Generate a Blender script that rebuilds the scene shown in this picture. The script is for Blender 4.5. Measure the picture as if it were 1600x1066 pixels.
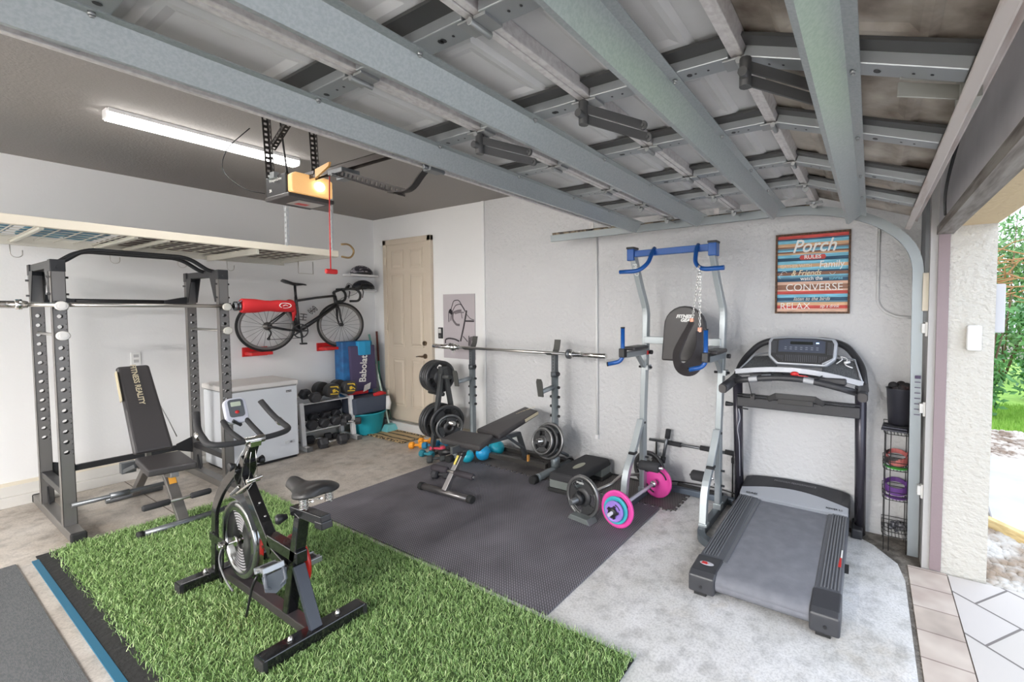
import bpy, math, random
from mathutils import Vector, Matrix
random.seed(7)
SC = bpy.context.scene
COL = SC.collection
for o in list(bpy.data.objects): bpy.data.objects.remove(o)

# ---------------------------------------------------------------- camera, world, lights, exposure
cam_d = bpy.data.cameras.new('camera'); cam = bpy.data.objects.new('camera', cam_d); COL.objects.link(cam)
cam_d.sensor_width = 36; cam_d.lens = 15.394
cam_d.shift_x = (800-965)/1600; cam_d.shift_y = (514-533)/1600
cam_d.clip_start = 0.03
cam.location = (6.146, -3.702, 1.62)
cam.rotation_euler = (math.radians(90-2.3436), 0, math.radians(29.979))
SC.camera = cam
SC.view_settings.view_transform = 'Standard'; SC.view_settings.look = 'None'
SC.view_settings.gamma = 1; SC.view_settings.use_curve_mapping = False
SC.view_settings.exposure = 1.17
SC.cycles.use_denoising = True
SC.cycles.max_bounces = 10; SC.cycles.diffuse_bounces = 6; SC.cycles.caustics_reflective = False; SC.cycles.caustics_refractive = False
SC.cycles.sample_clamp_indirect = 6

W = bpy.data.worlds.new('sky'); SC.world = W; W.use_nodes = True
nt = W.node_tree; bg = nt.nodes['Background']
sky = nt.nodes.new('ShaderNodeTexSky'); sky.sky_type = 'HOSEK_WILKIE'; sky.turbidity = 8; sky.ground_albedo = .5
sky.sun_direction = Vector((.5, -.35, .8)).normalized()
mixw = nt.nodes.new('ShaderNodeMixRGB'); mixw.inputs[0].default_value = .8
mixw.inputs[2].default_value = (.80, .90, 1.06, 1)          # thick bright overcast over the blue
nt.links.new(sky.outputs[0], mixw.inputs[1]); nt.links.new(mixw.outputs[0], bg.inputs[0])
bg.inputs[1].default_value = 1.45

# fill lamps added over the unseen second bay to brighten the interior (housings below)
FILL_LAMPS = [(1.8,-7.0,62),(3.2,-8.8,130),(4.6,-7.0,105),(4.6,-8.8,110)]
for x_, y_, w_ in FILL_LAMPS:
    ld = bpy.data.lights.new('added_fill_light', 'AREA'); ld.shape = 'RECTANGLE'; ld.size = .13; ld.size_y = 1.05; ld.energy = w_; ld.color = (1,.985,.96)
    lo = bpy.data.objects.new('added_fill_light', ld); COL.objects.link(lo); lo.location = (x_, y_, 2.905-.068)
# ---------------------------------------------------------------- helpers
def V(*a): return Vector(a if len(a) > 1 else a[0])
def setin(b, names, val):
    for n in names:
        if n in b.inputs: b.inputs[n].default_value = val; return
def rgb(c): return (c[0], c[1], c[2], 1)
def mat(name, col, rough=.5, metal=0., bump=None, var=None, emit=None, coat=0., spec=None, trans=0., stretch=None):
    """bump=(scale, strength, dist) noise; var=(colour2, scale, lo, hi) noise colour mix; stretch=(x,y,z) mapping of the noises"""
    m = bpy.data.materials.new(name); m.use_nodes = True
    n = m.node_tree.nodes; l = m.node_tree.links; b = n['Principled BSDF']
    b.inputs['Base Color'].default_value = rgb(col); b.inputs['Roughness'].default_value = rough
    b.inputs['Metallic'].default_value = metal
    if coat: setin(b, ['Coat Weight'], coat)
    if spec is not None: setin(b, ['Specular IOR Level'], spec)
    if trans: setin(b, ['Transmission Weight'], trans)
    m.diffuse_color = rgb(col)
    co = None
    if bump or var:
        tc = n.new('ShaderNodeTexCoord'); mp = n.new('ShaderNodeMapping')
        l.new(tc.outputs['Object'], mp.inputs[0]); co = mp.outputs[0]
        if stretch: mp.inputs['Scale'].default_value = stretch
    if var:
        c2, sc, lo, hi = var
        t = n.new('ShaderNodeTexNoise'); t.inputs['Scale'].default_value = sc; t.inputs['Detail'].default_value = 6
        r = n.new('ShaderNodeValToRGB'); r.color_ramp.elements[0].position = lo; r.color_ramp.elements[1].position = hi
        r.color_ramp.elements[0].color = rgb(col); r.color_ramp.elements[1].color = rgb(c2)
        l.new(co, t.inputs[0]); l.new(t.outputs[0], r.inputs[0]); l.new(r.outputs[0], b.inputs['Base Color'])
    if bump:
        t = n.new('ShaderNodeTexNoise'); t.inputs['Scale'].default_value = bump[0]; t.inputs['Detail'].default_value = 4
        bp = n.new('ShaderNodeBump'); bp.inputs['Strength'].default_value = bump[1]; bp.inputs['Distance'].default_value = bump[2]
        l.new(co, t.inputs[0]); l.new(t.outputs[0], bp.inputs['Height']); l.new(bp.outputs[0], b.inputs['Normal'])
    if emit:
        setin(b, ['Emission Color'], rgb(emit[0])); setin(b, ['Emission Strength'], emit[1])
    return m

class MB:
    """collects shapes in world (or local) metres; part()/thing() turn it into ONE mesh object"""
    def __init__(s): s.v = []; s.f = []; s.s = []
    def add(s, vs, fs, smooth=False):
        k = len(s.v); s.v += [Vector(p) for p in vs]
        s.f += [[i+k for i in f] for f in fs]; s.s += [smooth]*len(fs); return s
    def box(s, x0, x1, y0, y1, z0, z1):
        vs = [(x,y,z) for x in (x0,x1) for y in (y0,y1) for z in (z0,z1)]
        return s.add(vs, [(0,1,3,2),(4,6,7,5),(0,4,5,1),(2,3,7,6),(0,2,6,4),(1,5,7,3)])
    def bar(s, p0, p1, w, h, up=(0,0,1), w2=None, h2=None):
        """square tube between two points: w across, h along 'up'"""
        p0 = Vector(p0); p1 = Vector(p1); d = (p1-p0).normalized(); up = Vector(up)
        sd = d.cross(up)
        if sd.length < 1e-4: sd = d.cross(Vector((1,0,0)))
        sd.normalize(); u = sd.cross(d).normalized(); w2 = w if w2 is None else w2; h2 = h if h2 is None else h2
        vs = []
        for p, ww, hh in ((p0,w,h),(p1,w2,h2)):
            for a, b in ((-1,-1),(1,-1),(1,1),(-1,1)): vs.append(p + sd*(a*ww/2) + u*(b*hh/2))
        return s.add(vs, [(3,2,1,0),(4,5,6,7),(0,1,5,4),(1,2,6,5),(2,3,7,6),(3,0,4,7)])
    def path(s, pts, prof, up=(0,0,1), closed=False, smooth=False, caps=True):
        """sweep the closed 2-D profile [(a,b)] (a across, b along up) along pts with a stable frame"""
        pts = [Vector(p) for p in pts]; n = len(pts); up = Vector(up).normalized(); rings = []
        for i in range(n):
            if closed: d = (pts[(i+1)%n]-pts[i]).normalized() + (pts[i]-pts[i-1]).normalized()
            elif i == 0: d = pts[1]-pts[0]
            elif i == n-1: d = pts[-1]-pts[-2]
            else: d = (pts[i+1]-pts[i]).normalized() + (pts[i]-pts[i-1]).normalized()
            if d.length < 1e-6: d = pts[min(i+1,n-1)]-pts[i-1]
            d.normalize(); sd = d.cross(up)
            if sd.length < 1e-3: sd = d.cross(Vector((1,0,0)) if abs(d.x) < .9 else Vector((0,1,0)))
            sd.normalize(); u = sd.cross(d).normalized(); k = 1.
            if 0 < i < n-1 or closed:
                a = (pts[i]-pts[i-1]).normalized().dot(d); k = 1/max(.5, a)
            # mitre: widen in the bend plane
            nb = None
            if 0 < i < n-1: 
                e = (pts[i+1]-pts[i]).normalized() - (pts[i]-pts[i-1]).normalized()
                if e.length > 1e-4: nb = e.normalized()
            ring = []
            for a, b in prof:
                q = sd*a + u*b
                if nb is not None: q = q + nb*(q.dot(nb)*(k-1))
                ring.append(pts[i]+q)
            rings.append(ring)
        m = len(prof); vs = [p for r in rings for p in r]; fs = []
        rg = range(n) if closed else range(n-1)
        for i in rg:
            j = (i+1) % n
            for k2 in range(m):
                k3 = (k2+1) % m; fs.append((i*m+k2, i*m+k3, j*m+k3, j*m+k2))
        k0 = len(s.v); s.add(vs, fs, smooth)
        if not closed and caps:
            s.f += [[k0+i for i in range(m)][::-1], [k0+(n-1)*m+i for i in range(m)]]; s.s += [False, False]
        return s
    def rect(s, pts, w, h, up=(0,0,1), closed=False):
        return s.path(pts, [(-w/2,-h/2),(w/2,-h/2),(w/2,h/2),(-w/2,h/2)], up, closed)
    def tube(s, pts, r, seg=10, closed=False, caps=True):
        pts = [Vector(p) for p in pts]; n = len(pts); rr = r if isinstance(r, (list,tuple)) else [r]*n
        T = []
        for i in range(n):
            a = pts[i-1] if (i or closed) else pts[0]; b = pts[(i+1)%n] if (i < n-1 or closed) else pts[-1]
            T.append((b-a).normalized())
        N = T[0].orthogonal().normalized(); vs = []; Ns = [N]
        for i in range(1, n):
            ax = T[i-1].cross(T[i])
            if ax.length > 1e-7: N = Matrix.Rotation(T[i-1].angle(T[i]), 3, ax.normalized()) @ N
            N = (N - T[i]*N.dot(T[i])).normalized(); Ns.append(N)
        for i in range(n):
            B = T[i].cross(Ns[i])
            for k in range(seg):
                a = 2*math.pi*k/seg; vs.append(pts[i] + (Ns[i]*math.cos(a)+B*math.sin(a))*rr[i])
        fs = []
        off = 0
        if closed:  # match twist
            B0 = T[0].cross(Ns[0]); Bn = Ns[-1]
            a = math.atan2(Bn.dot(B0), Bn.dot(Ns[0])); off = round(a/(2*math.pi)*seg)
        for i in range(n if closed else n-1):
            for k in range(seg):
                j = (i+1) % n; o2 = off if (closed and i == n-1) else 0
                fs.append((i*seg+k, i*seg+(k+1)%seg, j*seg+(k+1+o2)%seg, j*seg+(k+o2)%seg))
        k0 = len(s.v); s.add(vs, fs, True)
        if caps and not closed:
            s.f += [[k0+i for i in range(seg)][::-1], [k0+(n-1)*seg+i for i in range(seg)]]; s.s += [False, False]
        return s
    def cyl(s, p0, p1, r, seg=16, r2=None):
        return s.tube([p0, p1], [r, r if r2 is None else r2], seg)
    def lathe(s, prof, o, ax, seg=32, smooth=True, closed=False):
        """prof [(radius, along)] about axis ax from o"""
        o = Vector(o); ax = Vector(ax).normalized(); a = ax.orthogonal().normalized(); b = ax.cross(a); m = len(prof); vs = []
        for k in range(seg):
            t = 2*math.pi*k/seg; d = a*math.cos(t)+b*math.sin(t)
            for r, h in prof: vs.append(o + d*r + ax*h)
        fs = []
        for k in range(seg):
            j = (k+1) % seg
            for i in range(m if closed else m-1):
                i2 = (i+1) % m; fs.append((k*m+i, j*m+i, j*m+i2, k*m+i2))
        return s.add(vs, fs, smooth)
    def prism(s, poly, o, u, v, t, both=False):
        """polygon [(a,b)] in the plane o+a*u+b*v, thickness t along u x v"""
        o = Vector(o); u = Vector(u).normalized(); v = Vector(v).normalized(); n = u.cross(v); m = len(poly)
        z0 = -t/2 if both else 0
        vs = [o+u*a+v*b+n*z0 for a, b in poly] + [o+u*a+v*b+n*(z0+t) for a, b in poly]
        fs = [tuple(range(m))[::-1], tuple(range(m, 2*m))] + [(i, (i+1)%m, m+(i+1)%m, m+i) for i in range(m)]
        return s.add(vs, fs)
    def loft(s, rings, caps=True, smooth=True, closed=False):
        m = len(rings[0]); n = len(rings); vs = [p for r in rings for p in r]; fs = []
        for i in range(n if closed else n-1):
            j = (i+1) % n
            for k in range(m): fs.append((i*m+k, i*m+(k+1)%m, j*m+(k+1)%m, j*m+k))
        k0 = len(s.v); s.add(vs, fs, smooth)
        if caps and not closed:
            s.f += [[k0+i for i in range(m)][::-1], [k0+(n-1)*m+i for i in range(m)]]; s.s += [False, False]
        return s
    def ball(s, c, r, seg=16, rings=10, sc=(1,1,1)):
        c = Vector(c); vs = []; fs = []
        for i in range(rings+1):
            th = math.pi*i/rings
            for k in range(seg):
                a = 2*math.pi*k/seg
                vs.append(c + Vector((math.sin(th)*math.cos(a)*sc[0], math.sin(th)*math.sin(a)*sc[1], math.cos(th)*sc[2]))*r)
        for i in range(rings):
            for k in range(seg): fs.append((i*seg+k, (i+1)*seg+k, (i+1)*seg+(k+1)%seg, i*seg+(k+1)%seg))
        return s.add(vs, fs, True)
    def merge(s, o, M=None):
        return s._m(o, M)
    def _m(s, o, M):
        k = len(s.v); s.v += [(M @ p if M else p.copy()) for p in o.v]
        s.f += [[i+k for i in f] for f in o.f]; s.s += list(o.s); return s

SPLIT = {'side_beam','foot_pad','end_cap','grip_slot','arm_grip','support_frame','foot_bracket','rear_upright','saddle_spring','hinge','levelling_bolt','pulse_plate','edge_rail','stile','dark_slot','post','upright_foot','tree_leg','gusset','side_bar','printed_grips','printed_brake','end_cap','tray_edge','saddle_rail','bungee','grip_wrap','riser_foot','red_mark','key_cord','speaker_grille','latch_knob'}
def components(mb):
    par = list(range(len(mb.v)))
    def find(i):
        while par[i] != i: par[i] = par[par[i]]; i = par[i]
        return i
    for f in mb.f:
        r = find(f[0])
        for i in f[1:]: par[find(i)] = r
    out = {}
    for f, s in zip(mb.f, mb.s): out.setdefault(find(f[0]), []).append((f, s))
    res = []
    for fs in out.values():
        q = MB(); idx = {}
        for f, s in fs:
            for i in f:
                if i not in idx: idx[i] = len(q.v); q.v.append(mb.v[i])
            q.f.append([idx[i] for i in f]); q.s.append(s)
        res.append(q)
    return res
PLABEL = {'chain_guard':'red chain guard','top_bar':'blue top bar','pull_up_grip':'blue angled grip','dip_handle':'blue upright handle','red_knob':'small red knob','lens':'glowing amber lens','front_pocket':'dark purple front pocket','console':'pale console with a small screen','silver_hood_band':'silver band across the motor hood','blue_edge_strip':'blue edge strip','foam_grip':'black foam grip','plate_peg':'chrome peg','oval_badge':'olive oval badge','lid':'flat pale lid','saddle':'black saddle','flywheel':'polished flywheel rim','red_safety_key':'red safety key','beige_side_strip':'beige strip along the pad edge','orange_label':'orange warning label','rubber_foot':'black rubber foot','grip_slot':'dark grip slot','yellow_marking':'yellow number marking','bottom_rail':'weathered pale bottom rail','braided_border':'black and tan braided border','riser':'grey riser block','cradle':'dark curved cradle','red_saddle_bag':'red saddle bag','badge':'small dark badge','clasp':'copper coloured clasp','chain':'steel chain'}
def mkobj(name, mb, m, parent=None, bevel=0, bseg=2, subsurf=0, world=True):
    # thing > part > sub-part and no deeper
    while parent is not None and parent.parent is not None and parent.parent.parent is not None: parent = parent.parent
    if name in SPLIT and parent is not None:
        cs = components(mb)
        if len(cs) > 1: return [mkobj_(name, c, m, parent, bevel, bseg, subsurf, world) for c in cs][0]
    return mkobj_(name, mb, m, parent, bevel, bseg, subsurf, world)
def mkobj_(name, mb, m, parent=None, bevel=0, bseg=2, subsurf=0, world=True):
    me = bpy.data.meshes.new(name); vs = mb.v
    if parent is not None and world:
        inv = PM[parent.name].inverted(); vs = [inv @ p for p in vs]
    me.from_pydata([tuple(p) for p in vs], [], mb.f); me.polygons.foreach_set('use_smooth', mb.s); me.update()
    import bmesh
    b = bmesh.new(); b.from_mesh(me); bmesh.ops.recalc_face_normals(b, faces=b.faces)
    b.to_mesh(me); b.free()
    o = bpy.data.objects.new(name, me); COL.objects.link(o); me.materials.append(m)
    if parent is not None and name in PLABEL: o['label'] = PLABEL[name]
    if parent is not None: o.parent = parent; PM[o.name] = PM[parent.name] if world else Matrix()
    else: PM[o.name] = Matrix()
    if bevel:
        md = o.modifiers.new('bevel', 'BEVEL'); md.width = bevel; md.segments = bseg; md.limit_method = 'ANGLE'; md.angle_limit = math.radians(40)
    if subsurf:
        md = o.modifiers.new('sub', 'SUBSURF'); md.levels = subsurf; md.render_levels = subsurf
    return o
PM = {}
def tag(o, label, cat, group=None, kind=None):
    if label: o['label'] = label
    if cat: o['category'] = cat
    if group: o['group'] = group
    if kind: o['kind'] = kind
    return o
def thing(name, label, cat, loc=(0,0,0), rz=0, group=None):
    o = bpy.data.objects.new(name, None); COL.objects.link(o); o.location = loc; o.rotation_euler = (0,0,rz)
    o.empty_display_size = .05
    PM[o.name] = Matrix.Translation(loc) @ Matrix.Rotation(rz, 4, 'Z')
    return tag(o, label, cat, group)
def single(name, mb, m, label, cat, group=None, **k):
    """a thing that is one mesh: origin at its base centre"""
    xs = [p.x for p in mb.v]; ys = [p.y for p in mb.v]; zs = [p.z for p in mb.v]
    c = Vector(((min(xs)+max(xs))/2, (min(ys)+max(ys))/2, min(zs)))
    mb.v = [p-c for p in mb.v]
    o = mkobj(name, mb, m, None, **k); o.location = c; return tag(o, label, cat, group)
def struct(name, mb, m, **k):
    o = mkobj(name, mb, m, None, **k); o['kind'] = 'structure'; return o
def dup(root, loc=None, rot=None, label=None, group=None):
    def cp(o, par):
        c = o.copy(); COL.objects.link(c); c.parent = par
        for ch in kids.get(o.name, []): cp(ch, c)
        return c
    kids = {}
    for o in COL.objects:
        if o.parent: kids.setdefault(o.parent.name, []).append(o)
    r = cp(root, None)
    if loc is not None: r.location = loc
    if rot is not None: r.rotation_euler = rot
    if label: r['label'] = label
    if group: r['group'] = group
    return r
def txt(name, s, size, o, u, v, m, parent, depth=.001, shear=0, sx=1., align='CENTER', bold=0., world=True, top=None):
    """real raised lettering: baseline centre at o, reading along u, up along v"""
    cu = bpy.data.curves.new(name, 'FONT'); cu.body = s; cu.size = size; cu.extrude = depth; cu.shear = shear
    cu.align_x = align; cu.offset = bold; cu.resolution_u = 3
    ob = bpy.data.objects.new(name+'_tmp', cu); COL.objects.link(ob)
    dg = bpy.context.evaluated_depsgraph_get(); dg.update()
    me = bpy.data.meshes.new_from_object(ob.evaluated_get(dg)); bpy.data.objects.remove(ob)
    u = Vector(u).normalized(); v = Vector(v).normalized(); n = u.cross(v)
    mb = MB(); o = Vector(o)
    mb.add([o + u*(p.co.x*sx) + v*p.co.y + n*p.co.z for p in me.vertices], [tuple(f.vertices) for f in me.polygons])
    if name is None or parent == 'mb': return mb
    return mkobj(name, mb, m, parent, world=world)
def arc(c, r, a0, a1, n, u, v):
    c = Vector(c); u = Vector(u); v = Vector(v)
    return [c + u*(r*math.cos(math.radians(a0+(a1-a0)*i/n))) + v*(r*math.sin(math.radians(a0+(a1-a0)*i/n))) for i in range(n+1)]
def bend(pts, r, n=6):
    """round the corners of a polyline"""
    pts = [Vector(p) for p in pts]; out = [pts[0]]
    for i in range(1, len(pts)-1):
        a, b, c = pts[i-1], pts[i], pts[i+1]; d1 = (a-b); d2 = (c-b)
        k = min(r, d1.length*.49, d2.length*.49); p = b+d1.normalized()*k; q = b+d2.normalized()*k
        for j in range(n+1):
            t = j/n; out.append(p*(1-t)**2 + b*(2*t*(1-t)) + q*t*t)
    out.append(pts[-1]); return out
def rrect(w, h, r, n=5):
    out = []
    for cx, cy, a0 in ((w/2-r,h/2-r,0),(-w/2+r,h/2-r,90),(-w/2+r,-h/2+r,180),(w/2-r,-h/2+r,270)):
        for i in range(n+1):
            a = math.radians(a0+90*i/n); out.append((cx+r*math.cos(a), cy+r*math.sin(a)))
    return out

# ---------------------------------------------------------------- materials
M = {}
M['wall'] = mat('painted_drywall', (.80,.80,.795), .85, bump=(60,.15,.004))
M['stucco'] = mat('knockdown_plaster', (.62,.62,.625), .85, bump=(26,.95,.015))
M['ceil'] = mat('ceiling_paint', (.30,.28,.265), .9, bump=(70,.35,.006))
M['cream'] = mat('cream_paint', (.72,.66,.54), .6)
M['door'] = mat('door_paint', (.60,.52,.42), .5)
M['white'] = mat('white_enamel', (.80,.80,.80), .4)
M['whitep'] = mat('white_plastic', (.78,.78,.76), .45)
M['galv'] = mat('galvanised_steel', (.41,.44,.445), .36, .5, var=((.35,.385,.39), 120, .38, .62))
M['hinge'] = mat('zinc_hinge', (.34,.35,.35), .4, .6)
M['galvlight'] = mat('galvanised_flat', (.66,.64,.63), .5, .35, var=((.55,.52,.52), 60, .4, .65))
M['skin'] = mat('door_skin', (.55,.55,.55), .5, .15, var=((.45,.45,.45), 3, .4, .7))
M['skinold'] = mat('weathered_door_skin', (.46,.42,.37), .7, .1, var=((.10,.075,.055), 4, .38, .66))
M['channel'] = mat('door_channel', (.20,.21,.22), .45, .5)
M['chdark'] = mat('dark_channel', (.06,.06,.06), .5, .4)
M['black'] = mat('black_plastic', (.018,.018,.02), .4)
M['blacksat'] = mat('black_powder_coat', (.02,.02,.022), .35)
M['gloss'] = mat('glossy_black_paint', (.012,.012,.013), .16, coat=.5)
M['vinyl'] = mat('black_vinyl', (.050,.046,.047), .42, bump=(250,.15,.002))
M['rubber'] = mat('black_rubber', (.02,.02,.02), .75)
M['foam'] = mat('black_foam', (.03,.03,.033), .8, bump=(120,.3,.003))
M['rackgrey'] = mat('grey_metallic_tube', (.20,.19,.18), .38, .55)
M['gunmetal'] = mat('gunmetal_tube', (.16,.17,.18), .35, .6)
M['silver'] = mat('silver_powder_coat', (.42,.46,.48), .35, .55)
M['chrome'] = mat('chrome', (.75,.74,.72), .15, 1.)
M['steel'] = mat('brushed_steel', (.60,.58,.55), .3, 1.)
M['iron'] = mat('black_iron_plate', (.055,.055,.057), .42, .3)
M['ironrim'] = mat('worn_iron_rim', (.22,.22,.22), .35, .8)
M['blue'] = mat('blue_powder_coat', (.008,.085,.33), .3)
M['red'] = mat('red_cloth', (.62,.02,.025), .7)
M['redp'] = mat('red_plastic', (.60,.02,.02), .35)
M['pink'] = mat('pink_plate', (.74,.07,.35), .45)
M['teal'] = mat('teal_plate', (.05,.42,.48), .45)
M['purple'] = mat('purple_plate', (.32,.20,.62), .45)
M['yellow'] = mat('yellow_marking', (.80,.55,.04), .5)
M['orange'] = mat('orange_rubber', (.85,.33,.02), .5)
M['aqua'] = mat('aqua_plastic', (.02,.42,.55), .3)
M['aqua2'] = mat('bright_aqua_plastic', (.02,.38,.72), .3)
M['bluebell'] = mat('blue_neoprene', (.02,.20,.38), .6)
M['concrete'] = mat('c', (.5,.5,.5))
M['lamp'] = mat('lit_diffuser', (.9,.9,.9), .5, emit=((1,.98,.95), 9))
M['jamb'] = mat('mauve_jamb_paint', (.26,.20,.21), .5, bump=(60,.3,.004))
M['mauve'] = mat('header_paint', (.78,.76,.79), .6, var=((.68,.66,.69), 4, .4, .7))
M['oldwood'] = mat('weathered_grey_trim', (.28,.26,.24), .8, var=((.12,.10,.09), 30, .4, .65), stretch=(1,.1,1))
M['colstucco'] = mat('cream_exterior_stucco', (.56,.54,.49), .9, bump=(30,1.,.018), stretch=(1,1,1.3))
M['soffit'] = mat('ochre_soffit_stucco', (.62,.49,.31), .9, bump=(30,.8,.015))
M['text'] = mat('white_print', (.85,.85,.82), .6)
# ================================================================ THE SETTING
def tex_floor():
    m = bpy.data.materials.new('stained_concrete'); m.use_nodes = True; n = m.node_tree.nodes; l = m.node_tree.links; b = n['Principled BSDF']
    tc = n.new('ShaderNodeTexCoord')
    def noise(sc, det=8, mapping=None):
        t = n.new('ShaderNodeTexNoise'); t.inputs['Scale'].default_value = sc; t.inputs['Detail'].default_value = det; t.inputs['Roughness'].default_value = .65
        l.new(tc.outputs['Object'], t.inputs[0]); return t.outputs[0]
    def ramp(src, stops):
        r = n.new('ShaderNodeValToRGB'); e = r.color_ramp.elements
        e[0].position, e[0].color = stops[0][0], rgb(stops[0][1]); e[1].position, e[1].color = stops[-1][0], rgb(stops[-1][1])
        for p, c in stops[1:-1]: x = e.new(p); x.color = rgb(c)
        l.new(src, r.inputs[0]); return r.outputs[0]
    # daylight falloff painted in: brown further in, pale by the opening, ragged border between
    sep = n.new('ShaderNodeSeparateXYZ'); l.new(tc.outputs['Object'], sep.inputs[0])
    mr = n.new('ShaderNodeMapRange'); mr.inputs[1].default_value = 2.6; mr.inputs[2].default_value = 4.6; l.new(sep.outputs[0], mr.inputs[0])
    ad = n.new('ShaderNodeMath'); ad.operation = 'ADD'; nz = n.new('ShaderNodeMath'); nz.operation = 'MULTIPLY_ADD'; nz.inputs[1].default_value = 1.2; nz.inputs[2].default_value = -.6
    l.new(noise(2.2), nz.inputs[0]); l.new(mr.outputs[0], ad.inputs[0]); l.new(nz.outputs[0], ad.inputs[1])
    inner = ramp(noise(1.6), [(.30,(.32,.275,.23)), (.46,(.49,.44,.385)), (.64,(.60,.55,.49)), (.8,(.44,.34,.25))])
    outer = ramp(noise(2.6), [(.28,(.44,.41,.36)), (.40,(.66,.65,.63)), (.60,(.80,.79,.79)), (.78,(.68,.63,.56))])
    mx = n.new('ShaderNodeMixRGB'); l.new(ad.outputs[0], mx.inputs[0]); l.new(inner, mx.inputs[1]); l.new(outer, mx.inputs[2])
    sp = ramp(noise(9), [(.36,(.55,.55,.55)), (.52,(1,1,1))])
    m2 = n.new('ShaderNodeMixRGB'); m2.blend_type = 'MULTIPLY'; m2.inputs[0].default_value = .6; l.new(mx.outputs[0], m2.inputs[1]); l.new(sp, m2.inputs[2])
    fs_ = ramp(noise(85,3), [(.38,(.72,.72,.72)), (.55,(1,1,1))]); st_ = ramp(noise(.9), [(.56,(1,1,1)), (.70,(.80,.70,.58))])
    m3 = n.new('ShaderNodeMixRGB'); m3.blend_type = 'MULTIPLY'; m3.inputs[0].default_value = .7; l.new(m2.outputs[0], m3.inputs[1]); l.new(fs_, m3.inputs[2])
    m4 = n.new('ShaderNodeMixRGB'); m4.blend_type = 'MULTIPLY'; m4.inputs[0].default_value = .6; l.new(m3.outputs[0], m4.inputs[1]); l.new(st_, m4.inputs[2])
    l.new(m4.outputs[0], b.inputs['Base Color'])
    rr = ramp(noise(3), [(.35,(.45,.45,.45)), (.7,(.7,.7,.7))]); l.new(rr, b.inputs['Roughness'])
    bp = n.new('ShaderNodeBump'); bp.inputs['Strength'].default_value = .15; bp.inputs['Distance'].default_value = .003; l.new(noise(40), bp.inputs['Height']); l.new(bp.outputs[0], b.inputs['Normal'])
    return m
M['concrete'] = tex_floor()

YL = -10.      # far left wall
H = 2.905
X1 = 6.5       # inner face of the front wall
# floor slab with the thin lip along the side wall near the opening
b = MB(); b.prism([(0,YL),(6.37,YL),(6.36,-.62),(6.33,-.43),(6.20,-.25),(6.05,-.13),(5.95,0),(0,0)], (0,0,-.12), (1,0,0), (0,1,0), .12)
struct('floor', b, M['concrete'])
b = MB(); b.box(5.9, 6.56, -.5, .0, -.12, -.025); b.box(6.33, 6.40, -7.3, -.40, -.12, -.012)
struct('trim_1', b, mat('gritty_bed', (.16,.14,.12), .95, bump=(60,1,.02), var=((.32,.29,.25), 12, .4, .6)))
b = MB(); b.box(-.15, 0, YL, .15, -.12, H+.1); struct('wall_left', b, M['wall'])
b = MB(); b.box(0, 2.19, 0, .15, -.12, H+.1); struct('wall_back', b, M['wall'])
b = MB(); b.box(2.19, 6.55, 0, .15, -.12, H+.1); struct('wall_right', b, M['stucco'])
b = MB(); b.box(0, 6.9, YL-.15, YL, -.12, H+.1); struct('wall_near', b, M['wall'])
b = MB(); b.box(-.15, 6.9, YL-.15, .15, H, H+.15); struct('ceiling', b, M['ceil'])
# front wall: opening 1 y -.38..-4.04, unseen second opening added for daylight y -4.5..-7.1
b = MB(); b.box(X1, 6.55, -4.06, -.38, 2.115, H); b.box(X1, 6.55, -4.5, -4.04, -.1, H); b.box(X1, 6.55, -7.1, -4.5, 2.13, H); b.box(X1, 6.55, YL, -7.1, -.1, H)
struct('wall_front', b, M['mauve'])
b = MB(); b.box(6.555, 6.78, -4.5, -4.04, -.1, H); b.box(6.555, 6.78, YL, -7.1, -.1, H); b.box(6.555, 6.78, -7.1, -.38, 2.13, H)
struct('wall_outside', b, M['soffit'])
b = MB(); b.box(6.557, 6.78, -.38, .15, -.1, 2.13); b.box(6.557, 6.78, -.38, .15, 2.13, H)
struct('wall_corner', b, M['colstucco'])
b = MB(); b.box(6.46, 6.557, -.38, 0, -.1, H); struct('trim_7', b, mat('grey_return', (.45,.44,.43), .8, bump=(40,.3,.005)))
b = MB(); b.box(6.499, 6.556, -.398, -.378, 0, 2.115); struct('trim_2', b, M['jamb'])
b = MB(); b.box(6.488, 6.57, -4.04, -.39, 2.085, 2.135); struct('trim_3', b, M['oldwood'])
b = MB(); b.box(.045,1.42,-2.497,-2.491,-.01,.0006); struct('trim_8', b, mat('joint_line', (.14,.11,.09), .9))
# low stem wall and cream board along the left wall
b = MB(); b.box(0, .045, YL, 0, 0, .085); b.box(0, .018, YL, 0, .085, .17); struct('baseboard_left', b, mat('stem_wall_paint', (.66,.64,.60), .8, bump=(40,.3,.005)), bevel=.004)
b = MB(); b.box(0, .012, YL, -1.2, .17, .20); struct('trim_4', b, M['cream'])
b = MB(); b.box(1.3, 2.19, -.014, 0, .0, .17); b.box(0, .30, -.014, 0, .0, .17); struct('baseboard_back', b, M['cream'], bevel=.003)
b = MB(); b.box(2.165, 2.215, -.016, 0, 0, H); struct('trim_5', b, M['white'], bevel=.006)
b = MB(); b.tube([(3.775,-.014,2.36),(3.785,-.014,.345)], .013, 8); b.box(3.765,3.80,-.028,0,.33,.37)
single('conduit', b, M['white'], 'thin white conduit running down the plastered wall', 'conduit')
# concrete step under the door
b = MB(); b.box(.26, 1.32, -.10, 0, 0, .115); struct('trim_6', b, mat('step_paint', (.60,.59,.58), .7, bump=(30,.3,.005)), bevel=.006)

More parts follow.
